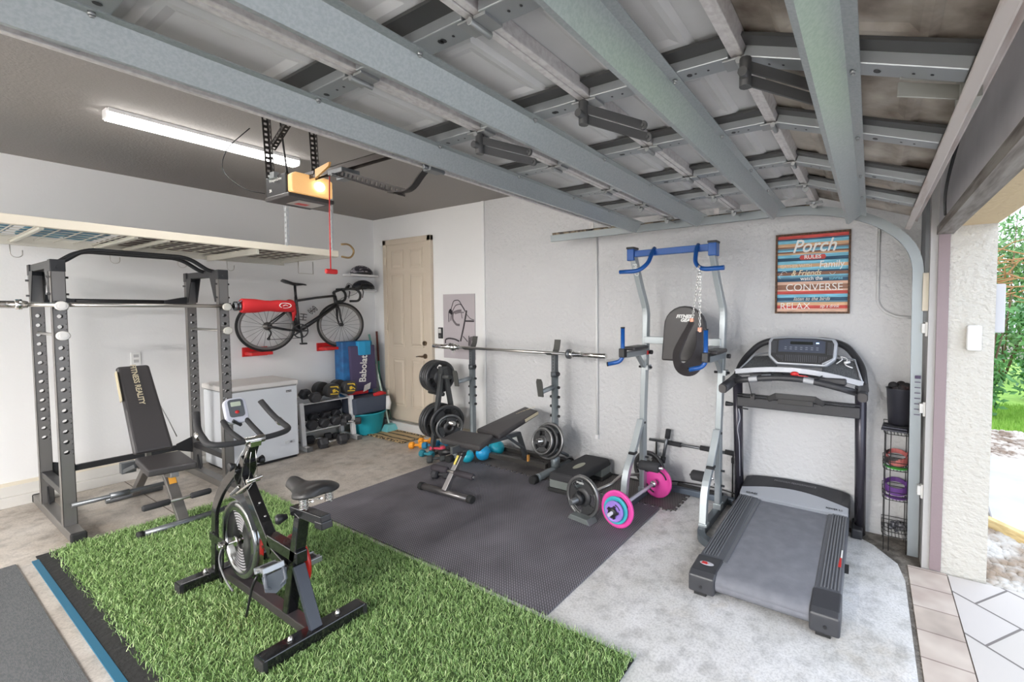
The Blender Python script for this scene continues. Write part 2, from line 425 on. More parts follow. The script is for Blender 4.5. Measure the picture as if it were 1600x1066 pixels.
# interior six-panel door
dz0, dz1, dx0, dx1 = .13, 2.515, .352, 1.215
b = MB(); b.box(dx0, dx1, -.03, -.002, dz0, dz1)
door = struct('door_1', b, M['door'])
pb = MB()
w = dx1-dx0
rows = [(dz0+.20, dz0+.83), (dz0+1.02, dz0+1.97), (dz0+2.07, dz0+2.30)]
for k in (0, 1):
    cx0 = dx0+.115+k*(w/2-.03); cx1 = cx0+w/2-.20
    for z0, z1 in rows:
        e = .035
        for t, u, zz in ((0, .0, 0),):
            pb.box(cx0, cx1, -.0335, -.029, z0, z1)
            vs = [(cx0+.012,-.0335,z0+.012),(cx1-.012,-.0335,z0+.012),(cx1-.012,-.0335,z1-.012),(cx0+.012,-.0335,z1-.012),
                  (cx0+e,-.043,z0+e),(cx1-e,-.043,z0+e),(cx1-e,-.043,z1-e),(cx0+e,-.043,z1-e)]
            pb.add(vs, [(0,1,5,4),(1,2,6,5),(2,3,7,6),(3,0,4,7),(4,5,6,7)])
        for a, c, z_a, z_b in ((cx0-.014,cx0,z0-.014,z1+.014),(cx1,cx1+.014,z0-.014,z1+.014),(cx0,cx1,z0-.014,z0),(cx0,cx1,z1,z1+.014)):
            pb.box(a, c, -.038, -.029, z_a, z_b)
mkobj('raised_panel', pb, M['door'], door, bevel=.003)
b = MB(); b.box(dx0-.075, dx0, -.045, 0, dz0, dz1+.075); b.box(dx1, dx1+.075, -.045, 0, dz0, dz1+.075); b.box(dx0-.075, dx1+.075, -.045, 0, dz1, dz1+.075)
mkobj('door_frame', b, M['door'], door, bevel=.008)
b = MB(); b.box(dx0-.02, dx1+.02, -.06, 0, dz0-.02, dz0); mkobj('threshold', b, M['steel'], door)
hb = MB()
for z in (.42, 1.35, 2.25): hb.cyl((dx0-.004,-.05,z),(dx0-.004,-.05,z+.10), .010, 8)
mkobj('hinge', hb, M['cream'], door)
br = mat('bronze_hardware', (.22,.16,.11), .3, .8)
b = MB(); b.cyl((dx1-.07,-.03,1.03),(dx1-.07,-.045,1.03), .033); b.cyl((dx1-.07,-.045,1.03),(dx1-.07,-.085,1.03), .012)
b.tube([(dx1-.07,-.085,1.03),(dx1-.12,-.088,1.032),(dx1-.19,-.082,1.022)], [.011,.010,.007], 8); mkobj('door_handle', b, br, door)
b = MB(); b.cyl((dx1-.07,-.03,1.20),(dx1-.07,-.055,1.20), .030); b.cyl((dx1-.07,-.055,1.20),(dx1-.07,-.066,1.20), .014); mkobj('deadbolt', b, br, door)

# ---------------------------------------------------------------- overhead garage door (open, on its track)
gd = thing('garage_door', 'open steel sectional overhead door lying along its tracks under the ceiling', 'garage door', (5.2,-2.2,2.3))
Y0, Y1 = -4.02, -.40
segs = [((4.150,2.405),(4.735,2.405)), ((4.735,2.405),(5.265,2.405)), ((5.265,2.405),(5.805,2.40)), ((5.805,2.40),(6.375,2.205))]
def sec(b, i, s, n0, n1, ya, yb):
    """box in section i: s=(s0,s1) along the slope, n0..n1 offset down from the skin"""
    (xa,za),(xb,zb) = segs[i]; a = Vector((xa,0,za)); d = Vector((xb-xa,0,zb-za)).normalized(); nn = Vector((d.z,0,-d.x))
    if nn.z > 0: nn = -nn
    vs = []
    for ss in s:
        for y in (ya,yb):
            for q in (n0,n1):
                p = a+d*ss+nn*q; vs.append((p.x,y,p.z))
    b.add(vs, [(0,1,3,2),(4,6,7,5),(0,4,5,1),(2,3,7,6),(0,2,6,4),(1,5,7,3)])
def secpt(i, s, n):
    (xa,za),(xb,zb) = segs[i]; a = Vector((xa,0,za)); d = Vector((xb-xa,0,zb-za)).normalized(); nn = Vector((d.z,0,-d.x))
    if nn.z > 0: nn = -nn
    return a+d*s+nn*n
stile_y = [-.93,-1.37,-1.88,-2.385,-2.88,-3.39,-3.85]
for i in range(4):
    L = (Vector(segs[i][1])-Vector(segs[i][0])).length
    b = MB(); sec(b, i, (0.004,L-.004), -.006, 0, Y0, Y1)
    ys = [Y1]+stile_y+[Y0]
    for k in range(len(ys)-1):
        ya, yb = ys[k+1]+.07, ys[k]-.07
        if yb-ya < .15: continue
        # embossed panel: sloped groove round a flat field
        (s0, s1) = (.115, L-.115); o = []
        for ins, q in ((0,0),(.018,.010),(.036,.010),(.060,.003)):
            for ss, yy in ((s0+ins,ya+ins),(s1-ins,ya+ins),(s1-ins,yb-ins),(s0+ins,yb-ins)):
                p = secpt(i, ss, q+.0005); o.append((p.x,yy,p.z))
        fs = []
        for r in range(3):
            for q in range(4): fs.append((r*4+q, r*4+(q+1)%4, r*4+4+(q+1)%4, r*4+4+q))
        fs.append((12,13,14,15)); b.add(o, fs)
    pn = mkobj('door_section', b, M['skin'] if i < 3 else M['skinold'], gd)
    # long edges of the section: folded rails
    b = MB(); sec(b, i, (.002,.027), 0, .058 if i == 0 else .044, Y0, Y1); sec(b, i, (L-.027,L-.002), 0, .044, Y0, Y1)
    mkobj('edge_rail', b, M['galvlight'], pn, bevel=.003)
    # stiles with a lighter punched face and a dark slot behind
    b = MB(); d = MB(); hl = MB()
    for y in stile_y:
        sec(b, i, (.03,L-.03), .010, .050, y-.035, y+.030); sec(d, i, (.025,L-.025), .011, .020, y-.088, y-.034)
        for t in [.10,.14,.22,.30,.38,L-.14,L-.10]:
            p = secpt(i, t, .0505); n_ = (secpt(i,t,1)-secpt(i,t,0)); r = .009 if abs(t-.22) < .01 or abs(t-.38) < .01 else .004
            hl.cyl((p.x,y,p.z), (p.x+n_.x*.0008,y,p.z+n_.z*.0008), r, 8)
    sb = mkobj('stile', b, M['channel'] if False else mat('stile_steel', (.34,.36,.37), .4, .6), pn, bevel=.003); mkobj('dark_slot', d, M['chdark'], pn); mkobj('bolt_hole', hl, M['black'], pn)
# struts: U channels with a rolled lip, hanging below each section
ust = {0:.310, 1:.272, 2:.314, 3:.305}
for i in range(4):
    b = MB(); s = ust[i]
    pr2 = [(s+.036,.050),(s+.036,.053),(s+.003,.053),(s-.045,.126),(s-.062,.126),(s-.062,.116),(s-.059,.116),(s-.059,.123),(s-.048,.123),(s-.001,.050)]
    ra = [secpt(i, a_, n_) for a_, n_ in pr2]
    b.loft([[Vector((p.x,yy,p.z)) for p in ra] for yy in (Y0+.02, Y1+.01)], smooth=False)
    st = mkobj('strut', b, M['galv'], gd)
    c = MB()
    for y in stile_y:
        p = secpt(i, s+.018, .053); c.cyl((p.x,y,p.z),(p.x,y,p.z-.008), .008, 6); c.cyl((p.x,y,p.z-.008),(p.x,y,p.z-.013), .005, 6)
    mkobj('clip', c, M['hinge'], st)
# hinges and rollers along seams
for i in (1, 2, 3):
    x, z = segs[i][0]
    for k, y in enumerate(stile_y+[-.47]):
        b = MB(); b.box(x-.05, x-.008, y-.03, y+.03, z-.056, z-.050); b.box(x+.008, x+.05, y-.03, y+.03, z-.058, z-.050)
        b.cyl((x,y-.035,z-.062),(x,y+.035,z-.062), .010, 10)
        if k in (0, 7): b.cyl((x,y,z-.07),(x,y+.16 if k == 7 else y+.03,z-.055), .006, 8); b.cyl((x,y-.01,z-.075),(x,y-.002,z-.075), .018, 12)
        mkobj('hinge', b, M['hinge'], gd, bevel=.001)
# long folding strut arms (twin dark bars) bolted at the stile crossings
def arms(x, y, z, dx, dz, n=2):
    b = MB(); d = Vector((dx*.72,.125,dz-.015))
    for k in range(2):
        p0 = Vector((x,y+.012*k,z-.006-.034*k)); p1 = p0+d*(1.+.06*k)
        b.bar(p0, p1, .006, .031, (0,0,1)); b.cyl(p1-Vector((0,.005,0)), p1+Vector((0,.005,0)), .016, 12); b.cyl(p1-Vector((0,.009,0)), p1+Vector((0,.009,0)), .006, 8)
    b.cyl((x-.01,y-.035,z-.03),(x-.01,y+.05,z-.03), .014, 10); b.cyl((x-.01,y,z+.02),(x-.01,y,z-.06), .017, 10)
    o = mkobj('folding_arm', b, mat('dark_bracket', (.085,.085,.085), .5, .4), gd, bevel=.001)
arms(5.835,-2.42,2.315,.235,-.03); arms(5.28,-2.42,2.325,.22,-.03); arms(4.75,-2.40,2.325,.20,-.02)
p = secpt(3,.53,.07)
b = MB(); b.bar((6.36,-2.27,2.215),(6.20,-2.36,2.225),.006,.036); b.bar((6.36,-2.265,2.175),(6.195,-2.355,2.185),.006,.036); b.box(6.33,6.375,-2.30,-2.22,2.15,2.25)
mkobj('folding_arm', b, mat('light_bracket', (.33,.33,.30), .5, .4), gd, bevel=.001)
# bottom seal rail
b = MB(); L = (Vector(segs[3][1])-Vector(segs[3][0])).length
sec(b, 3, (L-.028,L+.004), -.005, .085, Y0, Y1); sec(b, 3, (L+.002,L+.022), .0, .028, Y0, Y1)
mkobj('bottom_rail', b, mat('weathered_bottom_rail', (.50,.46,.44), .6, .2, var=((.36,.28,.24), 25, .5, .75), stretch=(1,.15,1)), gd, bevel=.004)
# track on the right: horizontal run, curve, vertical leg
trk = thing('door_track', 'galvanised steel door track curving down beside the opening', 'door track', (6.4,-.28,0))
pr_ = [(-.030,-.012),(-.030,.018),(-.027,.018),(-.027,-.009),(.027,-.009),(.027,.018),(.030,.018),(.030,-.012)]
pts = [(3.43,-.29,2.325),(5.77,-.29,2.335)] + [(5.77+.0,-.29,2.335)] 
curve = bend([(3.43,-.29,2.325),(5.78,-.29,2.345),(6.17,-.29,2.235),(6.405,-.29,2.02),(6.418,-.29,.01)], .28, 9)
b = MB(); b.path(curve, pr_, (0,1,0)); mkobj('rail', b, mat('dull_track_steel', (.30,.33,.34), .4, .6), trk)
b = MB(); b.box(3.42,5.75,-.262,-.258,2.345,2.385); b.box(3.42,5.75,-.262,-.225,2.382,2.386); mkobj('angle_iron', b, mat('rusty_angle', (.10,.085,.07), .6, .4, var=((.30,.24,.17), 20, .45, .6)), trk)
b = MB(); b.box(3.86,3.90,-.262,-.256,2.36,H); mkobj('hanger_strap', b, M['galvlight'], trk)
b = MB(); b.box(5.05,5.09,-.262,-.256,2.36,H); mkobj('hanger_strap', b, M['galvlight'], trk)
for z in (.42,.95,1.46): 
    b = MB(); b.box(6.448,6.500,-.345,-.315,z,z+.09); b.box(6.430,6.448,-.345,-.30,z+.02,z+.08); mkobj('track_bracket', b, M['whitep'], trk, bevel=.002)
    b = MB(); [b.cyl((6.47,-.3455,z+.02+.025*k),(6.47,-.347,z+.02+.025*k), .006, 6) for k in range(3)]; mkobj('bolt', b, M['black'], trk)
b = MB()
for k in range(7): b.box(6.402,6.434,-.3225,-.321,1.16-k*.035,1.165-k*.035)
b.box(6.402,6.434,-.3225,-.321,1.185,1.205); mkobj('print_pattern', b, mat('purple_black_print', (.05,.03,.08), .5), trk)
b = MB(); b.box(6.44,6.498,-.30,-.02,1.55,2.35); mkobj('flag_bracket', b, mat('grey_flag_bracket', (.18,.19,.20), .5, .5), trk)
b = MB(); b.box(6.43,6.485,-.335,-.31,1.62,1.86); mkobj('corner_bracket', b, M['cream'], trk, bevel=.002)
b = MB(); b.tube(bend([(6.47,-.36,0.45),(6.475,-.36,1.0),(6.485,-.36,1.75)],.1), .006, 6)
single('black_cable', b, M['black'], 'thin black cable running down beside the vertical door track', 'cable')
b = MB(); b.tube(bend([(6.485,-.75,2.14),(6.44,-1.1,2.20),(6.47,-1.6,2.50),(6.485,-2.2,2.72)],.3), .007, 6)
single('black_cable', b, M['black'], 'black cable draped along the header above the opening', 'cable')
b = MB(); b.tube(bend([(6.19,-.008,2.25),(6.19,-.008,1.66),(6.28,-.008,1.58),(6.45,-.008,1.57)],.08), .011, 8)
single('wall_conduit', b, M['stucco'], 'painted conduit curving along the plastered wall behind the door track', 'conduit')

# ---------------------------------------------------------------- outside
def tex_paver():
    m = bpy.data.materials.new('driveway_paver'); m.use_nodes = True; n = m.node_tree.nodes; l = m.node_tree.links; b = n['Principled BSDF']
    tc = n.new('ShaderNodeTexCoord'); mp = n.new('ShaderNodeMapping'); mp.inputs['Rotation'].default_value = (0,0,math.radians(38)); l.new(tc.outputs['Object'], mp.inputs[0])
    br = n.new('ShaderNodeTexBrick'); br.inputs['Scale'].default_value = 1; br.inputs['Brick Width'].default_value = .42; br.inputs['Row Height'].default_value = .30
    br.inputs['Mortar Size'].default_value = .006; br.inputs['Color1'].default_value = (.60,.56,.54,1); br.inputs['Color2'].default_value = (.58,.54,.50,1); br.inputs['Mortar'].default_value = (.20,.18,.17,1)
    l.new(mp.outputs[0], br.inputs[0]); l.new(br.outputs[0], b.inputs['Base Color']); b.inputs['Roughness'].default_value = .9
    bp = n.new('ShaderNodeBump'); bp.inputs['Distance'].default_value = .004; bp.invert = True; l.new(br.outputs[1], bp.inputs['Height']); l.new(bp.outputs[0], b.inputs['Normal'])
    return m
def tex_course():
    m = bpy.data.materials.new('border_paver'); m.use_nodes = True; n = m.node_tree.nodes; l = m.node_tree.links; b = n['Principled BSDF']
    tc = n.new('ShaderNodeTexCoord'); br = n.new('ShaderNodeTexBrick'); br.offset = 0
    br.inputs['Scale'].default_value = 1; br.inputs['Brick Width'].default_value = 5; br.inputs['Row Height'].default_value = .21
    br.inputs['Mortar Size'].default_value = .004; br.inputs['Color1'].default_value = (.50,.42,.36,1); br.inputs['Color2'].default_value = (.60,.52,.46,1); br.inputs['Mortar'].default_value = (.28,.22,.19,1)
    l.new(tc.outputs['Object'], br.inputs[0])
    t = n.new('ShaderNodeTexNoise'); t.inputs['Scale'].default_value = 5; l.new(tc.outputs['Object'], t.inputs[0])
    mx = n.new('ShaderNodeMixRGB'); mx.blend_type = 'OVERLAY'; mx.inputs[0].default_value = .6; l.new(br.outputs[0], mx.inputs[1]); l.new(t.outputs[0], mx.inputs[2])
    l.new(mx.outputs[0], b.inputs['Base Color']); b.inputs['Roughness'].default_value = .9; return m
b = MB(); b.box(6.385, 6.585, -7.3, -.40, -.12, -.004); struct('ground_edge', b, tex_course())
b = MB(); b.box(6.592, 20, -14, -.40, -.12, -.008); struct('ground', b, tex_paver())
soil = mat('soil', (.16,.12,.08), .95, var=((.30,.26,.2), 8, .4, .6))
b = MB(); b.box(6.78, 30, -.40, 1.2, -.14, -.07); b.box(6.78,30,1.2,40,-.14,-.05); struct('ground_bed', b, soil)
b = MB(); b.prism([(7.0,.62),(9.5,-.9),(12,-1.2),(12,2.6),(7.2,2.6)], (0,0,-.05), (1,0,0), (0,1,0), .05); struct('ground_slab', b, mat('pale_concrete', (.50,.48,.47), .9, var=((.42,.39,.37), 3, .4,.7)))
b = MB(); b.bar((6.86,.66,-.0),(8.6,-2.0+.6,-.0), .055, .10); 
single('garden_edging', b, mat('yellow_timber', (.70,.52,.24), .7, var=((.55,.38,.16), 20, .4, .6), stretch=(1,.2,4)), 'yellow timber edging board between the pebbles and the path', 'edging', bevel=.004)
# pebbles
def pebbles(name, x0, x1, y0, y1, n, label, cols, test=lambda x,y: True):
    b = MB(); fc = []
    base = MB(); base.ball((0,0,0), 1, 7, 4)
    k = 0
    while k < n:
        x = random.uniform(x0,x1); y = random.uniform(y0,y1)
        if not test(x,y): k += .2; continue
        r = random.uniform(.018,.036)
        Mx = Matrix.Translation((x,y,-.045+random.uniform(0,.02))) @ Matrix.Rotation(random.uniform(0,6.3),4,'Z') @ Matrix.Rotation(random.uniform(-.4,.4),4,'X') @ Matrix.Diagonal((r*1.3,r,r*.7,1))
        b._m(base, Mx); k += 1
    o = mkobj(name, b, cols, None); tag(o, label, 'pebbles', kind='stuff'); return o
peb = mat('river_pebble', (.55,.52,.48), .8, var=((.30,.23,.17), 3.2, .48, .62))
pebbles('river_pebbles', 6.79, 7.6, -.38, .75, 1500, 'pale river pebbles beside the garage corner', peb, lambda x,y: y < .62-(x-6.88)*1.15)
pebbles('river_pebbles', 7.1, 8.6, 2.6, 4.1, 2600, 'brown and white pebbles along the lawn beyond the path', mat('mulch_pebble', (.62,.55,.48), .85, var=((.25,.18,.13), 5, .42, .58)))
gm = mat('lawn', (.22,.42,.05), .9, var=((.35,.55,.10), 10, .35, .65))
b = MB(); b.box(6.9, 16, 4.1, 16, -.06, -.03); struct('ground_lawn', b, gm)
bl = MB()
for k in range(7000):
    x = random.uniform(7.4,8.9); y = random.uniform(4.1,6.2); a = random.uniform(0,6.3); h = random.uniform(.05,.10); w = .006
    dx, dy = math.cos(a)*w, math.sin(a)*w; lx, ly = random.uniform(-.03,.03), random.uniform(-.03,.03)
    bl.add([(x-dx,y-dy,-.03),(x+dx,y+dy,-.03),(x+lx,y+ly,h-.03)], [(0,1,2)])
tag(mkobj('lawn_grass', bl, gm, None), 'bright green lawn grass beyond the pebbles', 'grass', kind='stuff')
# shrubs: stems + real leaf blades
def leafball(cx, cy, cz, rx, ry, rz, n, s, b):
    for k in range(n):
        while True:
            p = Vector([random.uniform(-1,1) for _ in range(3)])
            if p.length < 1: break
        p = p*(.55+.45*p.length) 
        c = Vector((cx+p.x*rx, cy+p.y*ry, cz+p.z*rz))
        a = Vector([random.uniform(-1,1) for _ in range(3)]).normalized(); q = a.orthogonal().normalized(); sz = s*random.uniform(.6,1.2)
        m_ = c+a*sz*.5+a.cross(q)*sz*.08
        b.add([c, m_+q*sz*.24, c+a*sz, m_-q*sz*.24], [(0,1,2,3)])
def shrub(name, label, x, y, h, r, leafm, n, ls, stemm, low=.0):
    t = thing(name, label, 'shrub', (x,y,-.05))
    b = MB()
    for k in range(7):
        a = k*.9+random.random(); b.tube([(x,y,-.05),(x+math.cos(a)*r*.4,y+math.sin(a)*r*.4,h*.5),(x+math.cos(a)*r*.7,y+math.sin(a)*r*.7,h*.9)], [.022,.014,.006], 6)
    mkobj('stem', b, stemm, t)
    b = MB()
    for k in range(9):
        a = random.uniform(0,6.3); rr = random.uniform(0,.55)*r; z = low+random.uniform(.15,.85)*(h-low)
        leafball(x+math.cos(a)*rr, y+math.sin(a)*rr, z, r*.55, r*.55, (h-low)*.25, n//9, ls, b)
    f = mkobj('foliage', b, leafm, t); f['kind'] = 'stuff'
dark = mat('dark_green_leaf', (.05,.17,.04), .5, var=((.12,.30,.07), 3, .35, .65)); lime = mat('lime_leaf', (.33,.52,.05), .55, var=((.18,.36,.04), 4, .35, .65))
twig = mat('orange_twig', (.42,.22,.09), .8); brownst = mat('brown_stem', (.14,.09,.05), .9)
shrub('glossy_shrub', 'tall dark green leafy shrub beside the outside wall', 7.62, 4.85, 2.05, .50, dark, 1700, .14, brownst)
shrub('lime_shrub', 'low lime green shrub in front of the hedge', 8.75, 5.2, .95, .50, lime, 1700, .10, brownst)
shrub('glossy_shrub', 'broad dark shrub standing further along the hedge', 9.0, 6.9, 2.3, .8, dark, 2200, .14, brownst)
shrub('tall_hedge_bush', 'high green bush behind the bare orange branches', 8.8, 9.4, 3.9, 1.4, mat('mid_leaf', (.10,.24,.06), .6, var=((.25,.40,.15), 2, .4, .6)), 4200, .15, brownst)
t = thing('bare_branches', 'tangle of bare orange brown branches above the dark shrub', 'branches', (7.85,6.1,-.05))
b = MB(); b.tube([(7.85,6.1,-.05),(7.85,6.1,1.2),(7.85,6.1,2.0)], [.04,.035,.02], 7)
for k in range(46):
    z = random.uniform(1.7,2.5); a = random.uniform(0,6.3); x = 7.95+random.uniform(-.3,.5); e = random.uniform(-.5,.8)
    p0 = Vector((x,6.1,z+.1)); p1 = p0+Vector((math.cos(a),math.sin(a)*.4,e))*.4; p2 = p1+Vector((math.cos(a+.6),math.sin(a)*.4,e*.4))*.35
    b.tube([p0,p1,p2], [.014,.009,.004], 5)
mkobj('branch', b, twig, t)
# box on the outer face and sensor box on the column
b = MB(); b.box(6.78, 6.835, -.33, -.08, 1.49, 1.78); uo = single('utility_box', b, mat('box_grey_white', (.50,.50,.52), .5), 'white utility box on the outer face of the garage corner', 'utility box', bevel=.008)
b = MB(); b.box(6.86, 6.868, -.31, .09, 1.24, 1.82); mkobj('box_lid', b, M['white'], uo, bevel=.004, world=False) if False else None
b = MB(); b.box(6.645, 6.715, -.425, -.38, 1.385, 1.535)
single('sensor_box', b, M['whitep'], 'small cream plastic keypad cover on the stuccoed column', 'keypad', bevel=.01, bseg=3)
# ================================================================ CEILING THINGS AND THE LEFT WALL
# ceiling light (lit wrap fixture)
def fixture(x, y0, y1, label, strength):
    t = thing('ceiling_light', label, 'ceiling light', (x,(y0+y1)/2,H))
    b = MB(); b.box(x-.068, x+.068, y0, y1, H-.028, H); b.box(x-.045,x+.045,y0-.006,y0,H-.06,H); b.box(x-.045,x+.045,y1,y1+.006,H-.06,H)
    mkobj('housing', b, M['white'], t, bevel=.004)
    b = MB(); b.prism([(-.068,-.028),(-.063,-.048),(-.045,-.062),(.045,-.062),(.063,-.048),(.068,-.028)], (x,y0+.004,H), (1,0,0), (0,0,1), -(y1-y0-.008))
    dm = mat('lit_diffuser', (.9,.9,.9), .5, emit=((1,.98,.95), strength)); mkobj('diffuser', b, dm, t)
    return t
fixture(1.90, -2.87, -1.80, 'long lit white ceiling light in front of the motor unit', 9)

# garage door opener
t = thing('door_opener', 'black overhead motor unit with glowing amber lens hanging by punched straps', 'garage door opener', (2.7,-2.145,2.365))
b = MB(); b.box(2.55,2.83,-2.28,-2.01,2.375,2.525); mkobj('housing', b, mat('opener_black', (.035,.035,.037), .45), t, bevel=.008)
b = MB(); b.box(2.545,2.875,-2.285,-2.005,2.365,2.392); mkobj('base_plate', b, mat('opener_base', (.06,.055,.055), .4), t, bevel=.006)
b = MB(); b.prism([(-.115,-.060),(.115,-.060),(.125,-.050),(.125,.055),(.10,.074),(-.10,.074),(-.125,.055),(-.125,-.050)], (2.83,-2.145,2.455), (0,1,0), (0,0,1), .055)
mkobj('lens', b, mat('amber_lens', (.85,.55,.26), .35, emit=((1,.52,.18), .22)), t, bevel=.012, bseg=3)
b = MB(); b.ball((2.893,-2.105,2.462), .030, 16, 10, (.5,1,1)); mkobj('bulb', b, mat('lit_bulb', (1,.9,.7), .4, emit=((1,.85,.6), 6)), t)
b = MB(); b.box(2.62,2.80,-2.19,-2.03,2.3635,2.3652); mkobj('warning_label', b, mat('pale_label', (.5,.48,.46), .5), t)
b = MB(); b.box(2.66,2.72,-2.16,-2.09,2.3622,2.3636); mkobj('red_label_mark', b, M['redp'], t)
txt('lettering', 'WhisperDrive', .030, (2.69,-2.2808,2.485), (1,0,0), (0,0,1), M['text'], t, .0006)
txt('lettering', '2A', .028, (2.62,-2.2808,2.42), (1,0,0), (0,0,1), M['text'], t, .0006, bold=.0006)
dk = mat('dark_punched_steel', (.055,.05,.048), .5, .5)
def strap(name, p0, p1, w, side, parent, m=dk, step=.032):
    """punched angle: two flanges with real holes shown as through slots of dark/pale discs"""
    p0 = Vector(p0); p1 = Vector(p1); d = (p1-p0); L = d.length; d.normalize(); s = Vector(side).normalized()
    n = d.cross(s).normalized(); b = MB(); k = max(1, int(L/step)); e = L/k
    # perforated flange built as rungs + rails so the holes are real
    for fl_, off in ((s, Vector((0,0,0))), (n, Vector((0,0,0)))):
        other = d.cross(fl_)
        b.bar(p0+fl_*.004+off, p1+fl_*.004+off, .003, w*.28, fl_) ; b.bar(p0+fl_*(w-.004)+off, p1+fl_*(w-.004)+off, .003, w*.28, fl_)
        for i in range(k+1):
            c = p0+d*(e*i); a0 = c-d*e*.27 if i else c; a1 = c+d*e*.27 if i < k else c
            b.bar(a0+fl_*w*.48, a1+fl_*w*.48, .003, w*.55, fl_)
    return mkobj(name, b, m, parent)
strap('hanger_strap', (2.66,-2.30,H), (2.66,-2.285,2.50), .034, (1,0,0), t)
strap('hanger_strap', (2.66,-2.02,H), (2.66,-2.005,2.50), .034, (1,0,0), t)
strap('hanger_strap', (2.66,-2.29,2.70), (3.0,-2.29,2.88), .030, (0,1,0), t)
b = MB(); b.tube([(2.66,-2.30,2.50),(2.70,-2.27,2.525)], .008, 6); b.box(2.64,2.72,-2.30,-2.27,2.50,2.54); b.box(2.64,2.72,-2.02,-1.99,2.50,2.54); mkobj('foot_bracket', b, M['galv'], t)
b = MB(); b.box(2.86,4.9,-2.165,-2.125,2.535,2.539); b.box(2.86,4.9,-2.165,-2.161,2.50,2.539); b.box(2.86,4.9,-2.129,-2.125,2.50,2.539); b.box(2.6,2.95,-2.17,-2.12,2.525,2.545)
mkobj('rail', b, mat('rail_dark', (.07,.06,.055), .4, .5), t)
b = MB(); b.tube(bend([(2.75,-2.27,H),(2.755,-2.25,2.66),(2.72,-2.22,2.53)],.08), .006, 6); mkobj('power_cord', b, M['black'], t)
b = MB(); b.tube(bend([(2.50,-2.34,2.85),(2.40,-2.44,2.70),(2.36,-2.46,2.55),(2.45,-2.36,2.44),(2.55,-2.285,2.42)],.1), .003, 5); mkobj('sensor_wire', b, M['black'], t)
b = MB(); b.box(3.18,3.34,-2.20,-2.09,2.47,2.50); b.box(3.22,3.30,-2.17,-2.12,2.44,2.47); b.cyl((3.26,-2.22,2.46),(3.26,-2.07,2.46), .010, 8); mkobj('trolley', b, M['channel'], t, bevel=.003)
b = MB(); b.prism([(0,0),(.16,.05),(.17,.075),(.0,.055)], (3.05,-2.21,2.47), (1,0,0), (0,0,1), -.012); mkobj('amber_flap', b, mat('amber_plastic', (.70,.38,.12), .4), t)
# door arm: straight punched arm and curved arm up to the top section
arm = strap('door_arm', (3.28,-2.19,2.455), (3.95,-2.20,2.24), .040, (0,0,1), t, dk, .05)
b = MB(); b.rect(bend([(3.86,-2.225,2.265),(4.04,-2.225,2.25),(4.14,-2.225,2.33),(4.23,-2.225,2.37)],.09), .006, .036, (0,1,0)) ; mkobj('curved_arm', b, dk, t)
b = MB(); b.box(4.20,4.26,-2.27,-2.19,2.315,2.36); b.cyl((4.23,-2.29,2.33),(4.23,-2.17,2.33), .012, 8); mkobj('arm_bracket', b, M['channel'], t, bevel=.003)
b = MB(); b.tube([(3.27,-2.235,2.44),(3.268,-2.24,2.2),(3.272,-2.243,1.875)], .0035, 5)
rc = single('release_cord', b, M['redp'], 'red emergency release cord with a red handle below the motor unit', 'cord')
b = MB(); b.bar((3.272,-2.275,1.862),(3.272,-2.205,1.862), .024, .030); hd = mkobj('handle', MB()._m(b, Matrix.Translation(-rc.location)), M['redp'], rc, bevel=.008, world=False)
# paired black anchor angles seen beside the opener trolley
b = MB(); b.tube([(2.80,-2.00,2.50),(2.80,-1.95,2.50)], .01, 6)

# overhead storage rack (4x8) hung from the ceiling along the smooth white wall
t = thing('storage_rack', 'cream steel wire storage rack hung from the ceiling along the smooth white wall', 'storage rack', (.6,-2.35,2.17))
rk = mat('rack_cream', (.62,.60,.53), .5); ya, yb = -3.62, -1.12
b = MB(); b.box(1.19,1.225,ya,yb,2.195,2.26); mkobj('front_rail', b, mat('rack_front_cream', (.80,.74,.62), .5), t, bevel=.004)
b = MB(); b.box(.004,.03,ya,yb,2.165,2.24); mkobj('wall_rail', b, rk, t, bevel=.003)
b = MB(); b.box(.0,1.2,yb-.035,yb,2.19,2.245); mkobj('end_rail', b, rk, t, bevel=.003)
for y in (-1.82,-2.42,-2.60,-3.05):
    b = MB(); wd = .07 if y in (-2.42,-3.05) else .05; b.box(.03,1.19,y-.010,y+.010,2.150 if y == -1.82 else 2.182,2.205); b.box(.03,1.19,y-.022,y+.022,2.198,2.203); mkobj('cross_beam', b, rk, t)
b = MB(); n = 0
y = ya+.05
while y < yb-.04: b.bar((.03,y,2.215),(1.19,y,2.215), .006,.006); y += .105
for k in range(7): x = .12+k*.165; b.bar((x,ya,2.222),(x,yb,2.222), .006,.006)
mkobj('wire_deck', b, rk, t)
for y in (-3.55,-1.60,-1.19):
    strap('hanger_angle', (1.20,y,H), (1.20,y,2.25), .036, (0,1,0) if y > -3 else (0,-1,0), t, mat('white_punched_angle', (.72,.74,.76), .4, .3), .05)
for k, (y0_, y1_) in enumerate(((-3.60,-3.12),(-3.06,-2.84),(-2.82,-2.66))):
    b = MB(); b.box(.25,1.12,y0_,y1_,2.228,2.252); single('blue_tarp', b, mat('blue_bin', (.02,.13,.24), .5, var=((.04,.24,.36), 6, .4, .6)),
        ['widest folded blue tarp on the overhead rack, furthest from the bicycle','folded blue tarp between the widest and the narrowest on the overhead rack','narrowest folded blue tarp beside the brown cardboard on the overhead rack'][k], 'tarp', 'blue tarps on the overhead rack', bevel=.008)
b = MB(); b.box(.06,1.15,-2.60,-1.2,2.228,2.240); single('gap_darkening_sheet', b, mat('gap_dark_brown', (.09,.06,.045), .8), 'flat brown cardboard sheet added to darken the wire deck gaps beside the blue tarps', 'filler')  # dark sheet added so the gaps of the wire deck look dark
hk = M['steel']
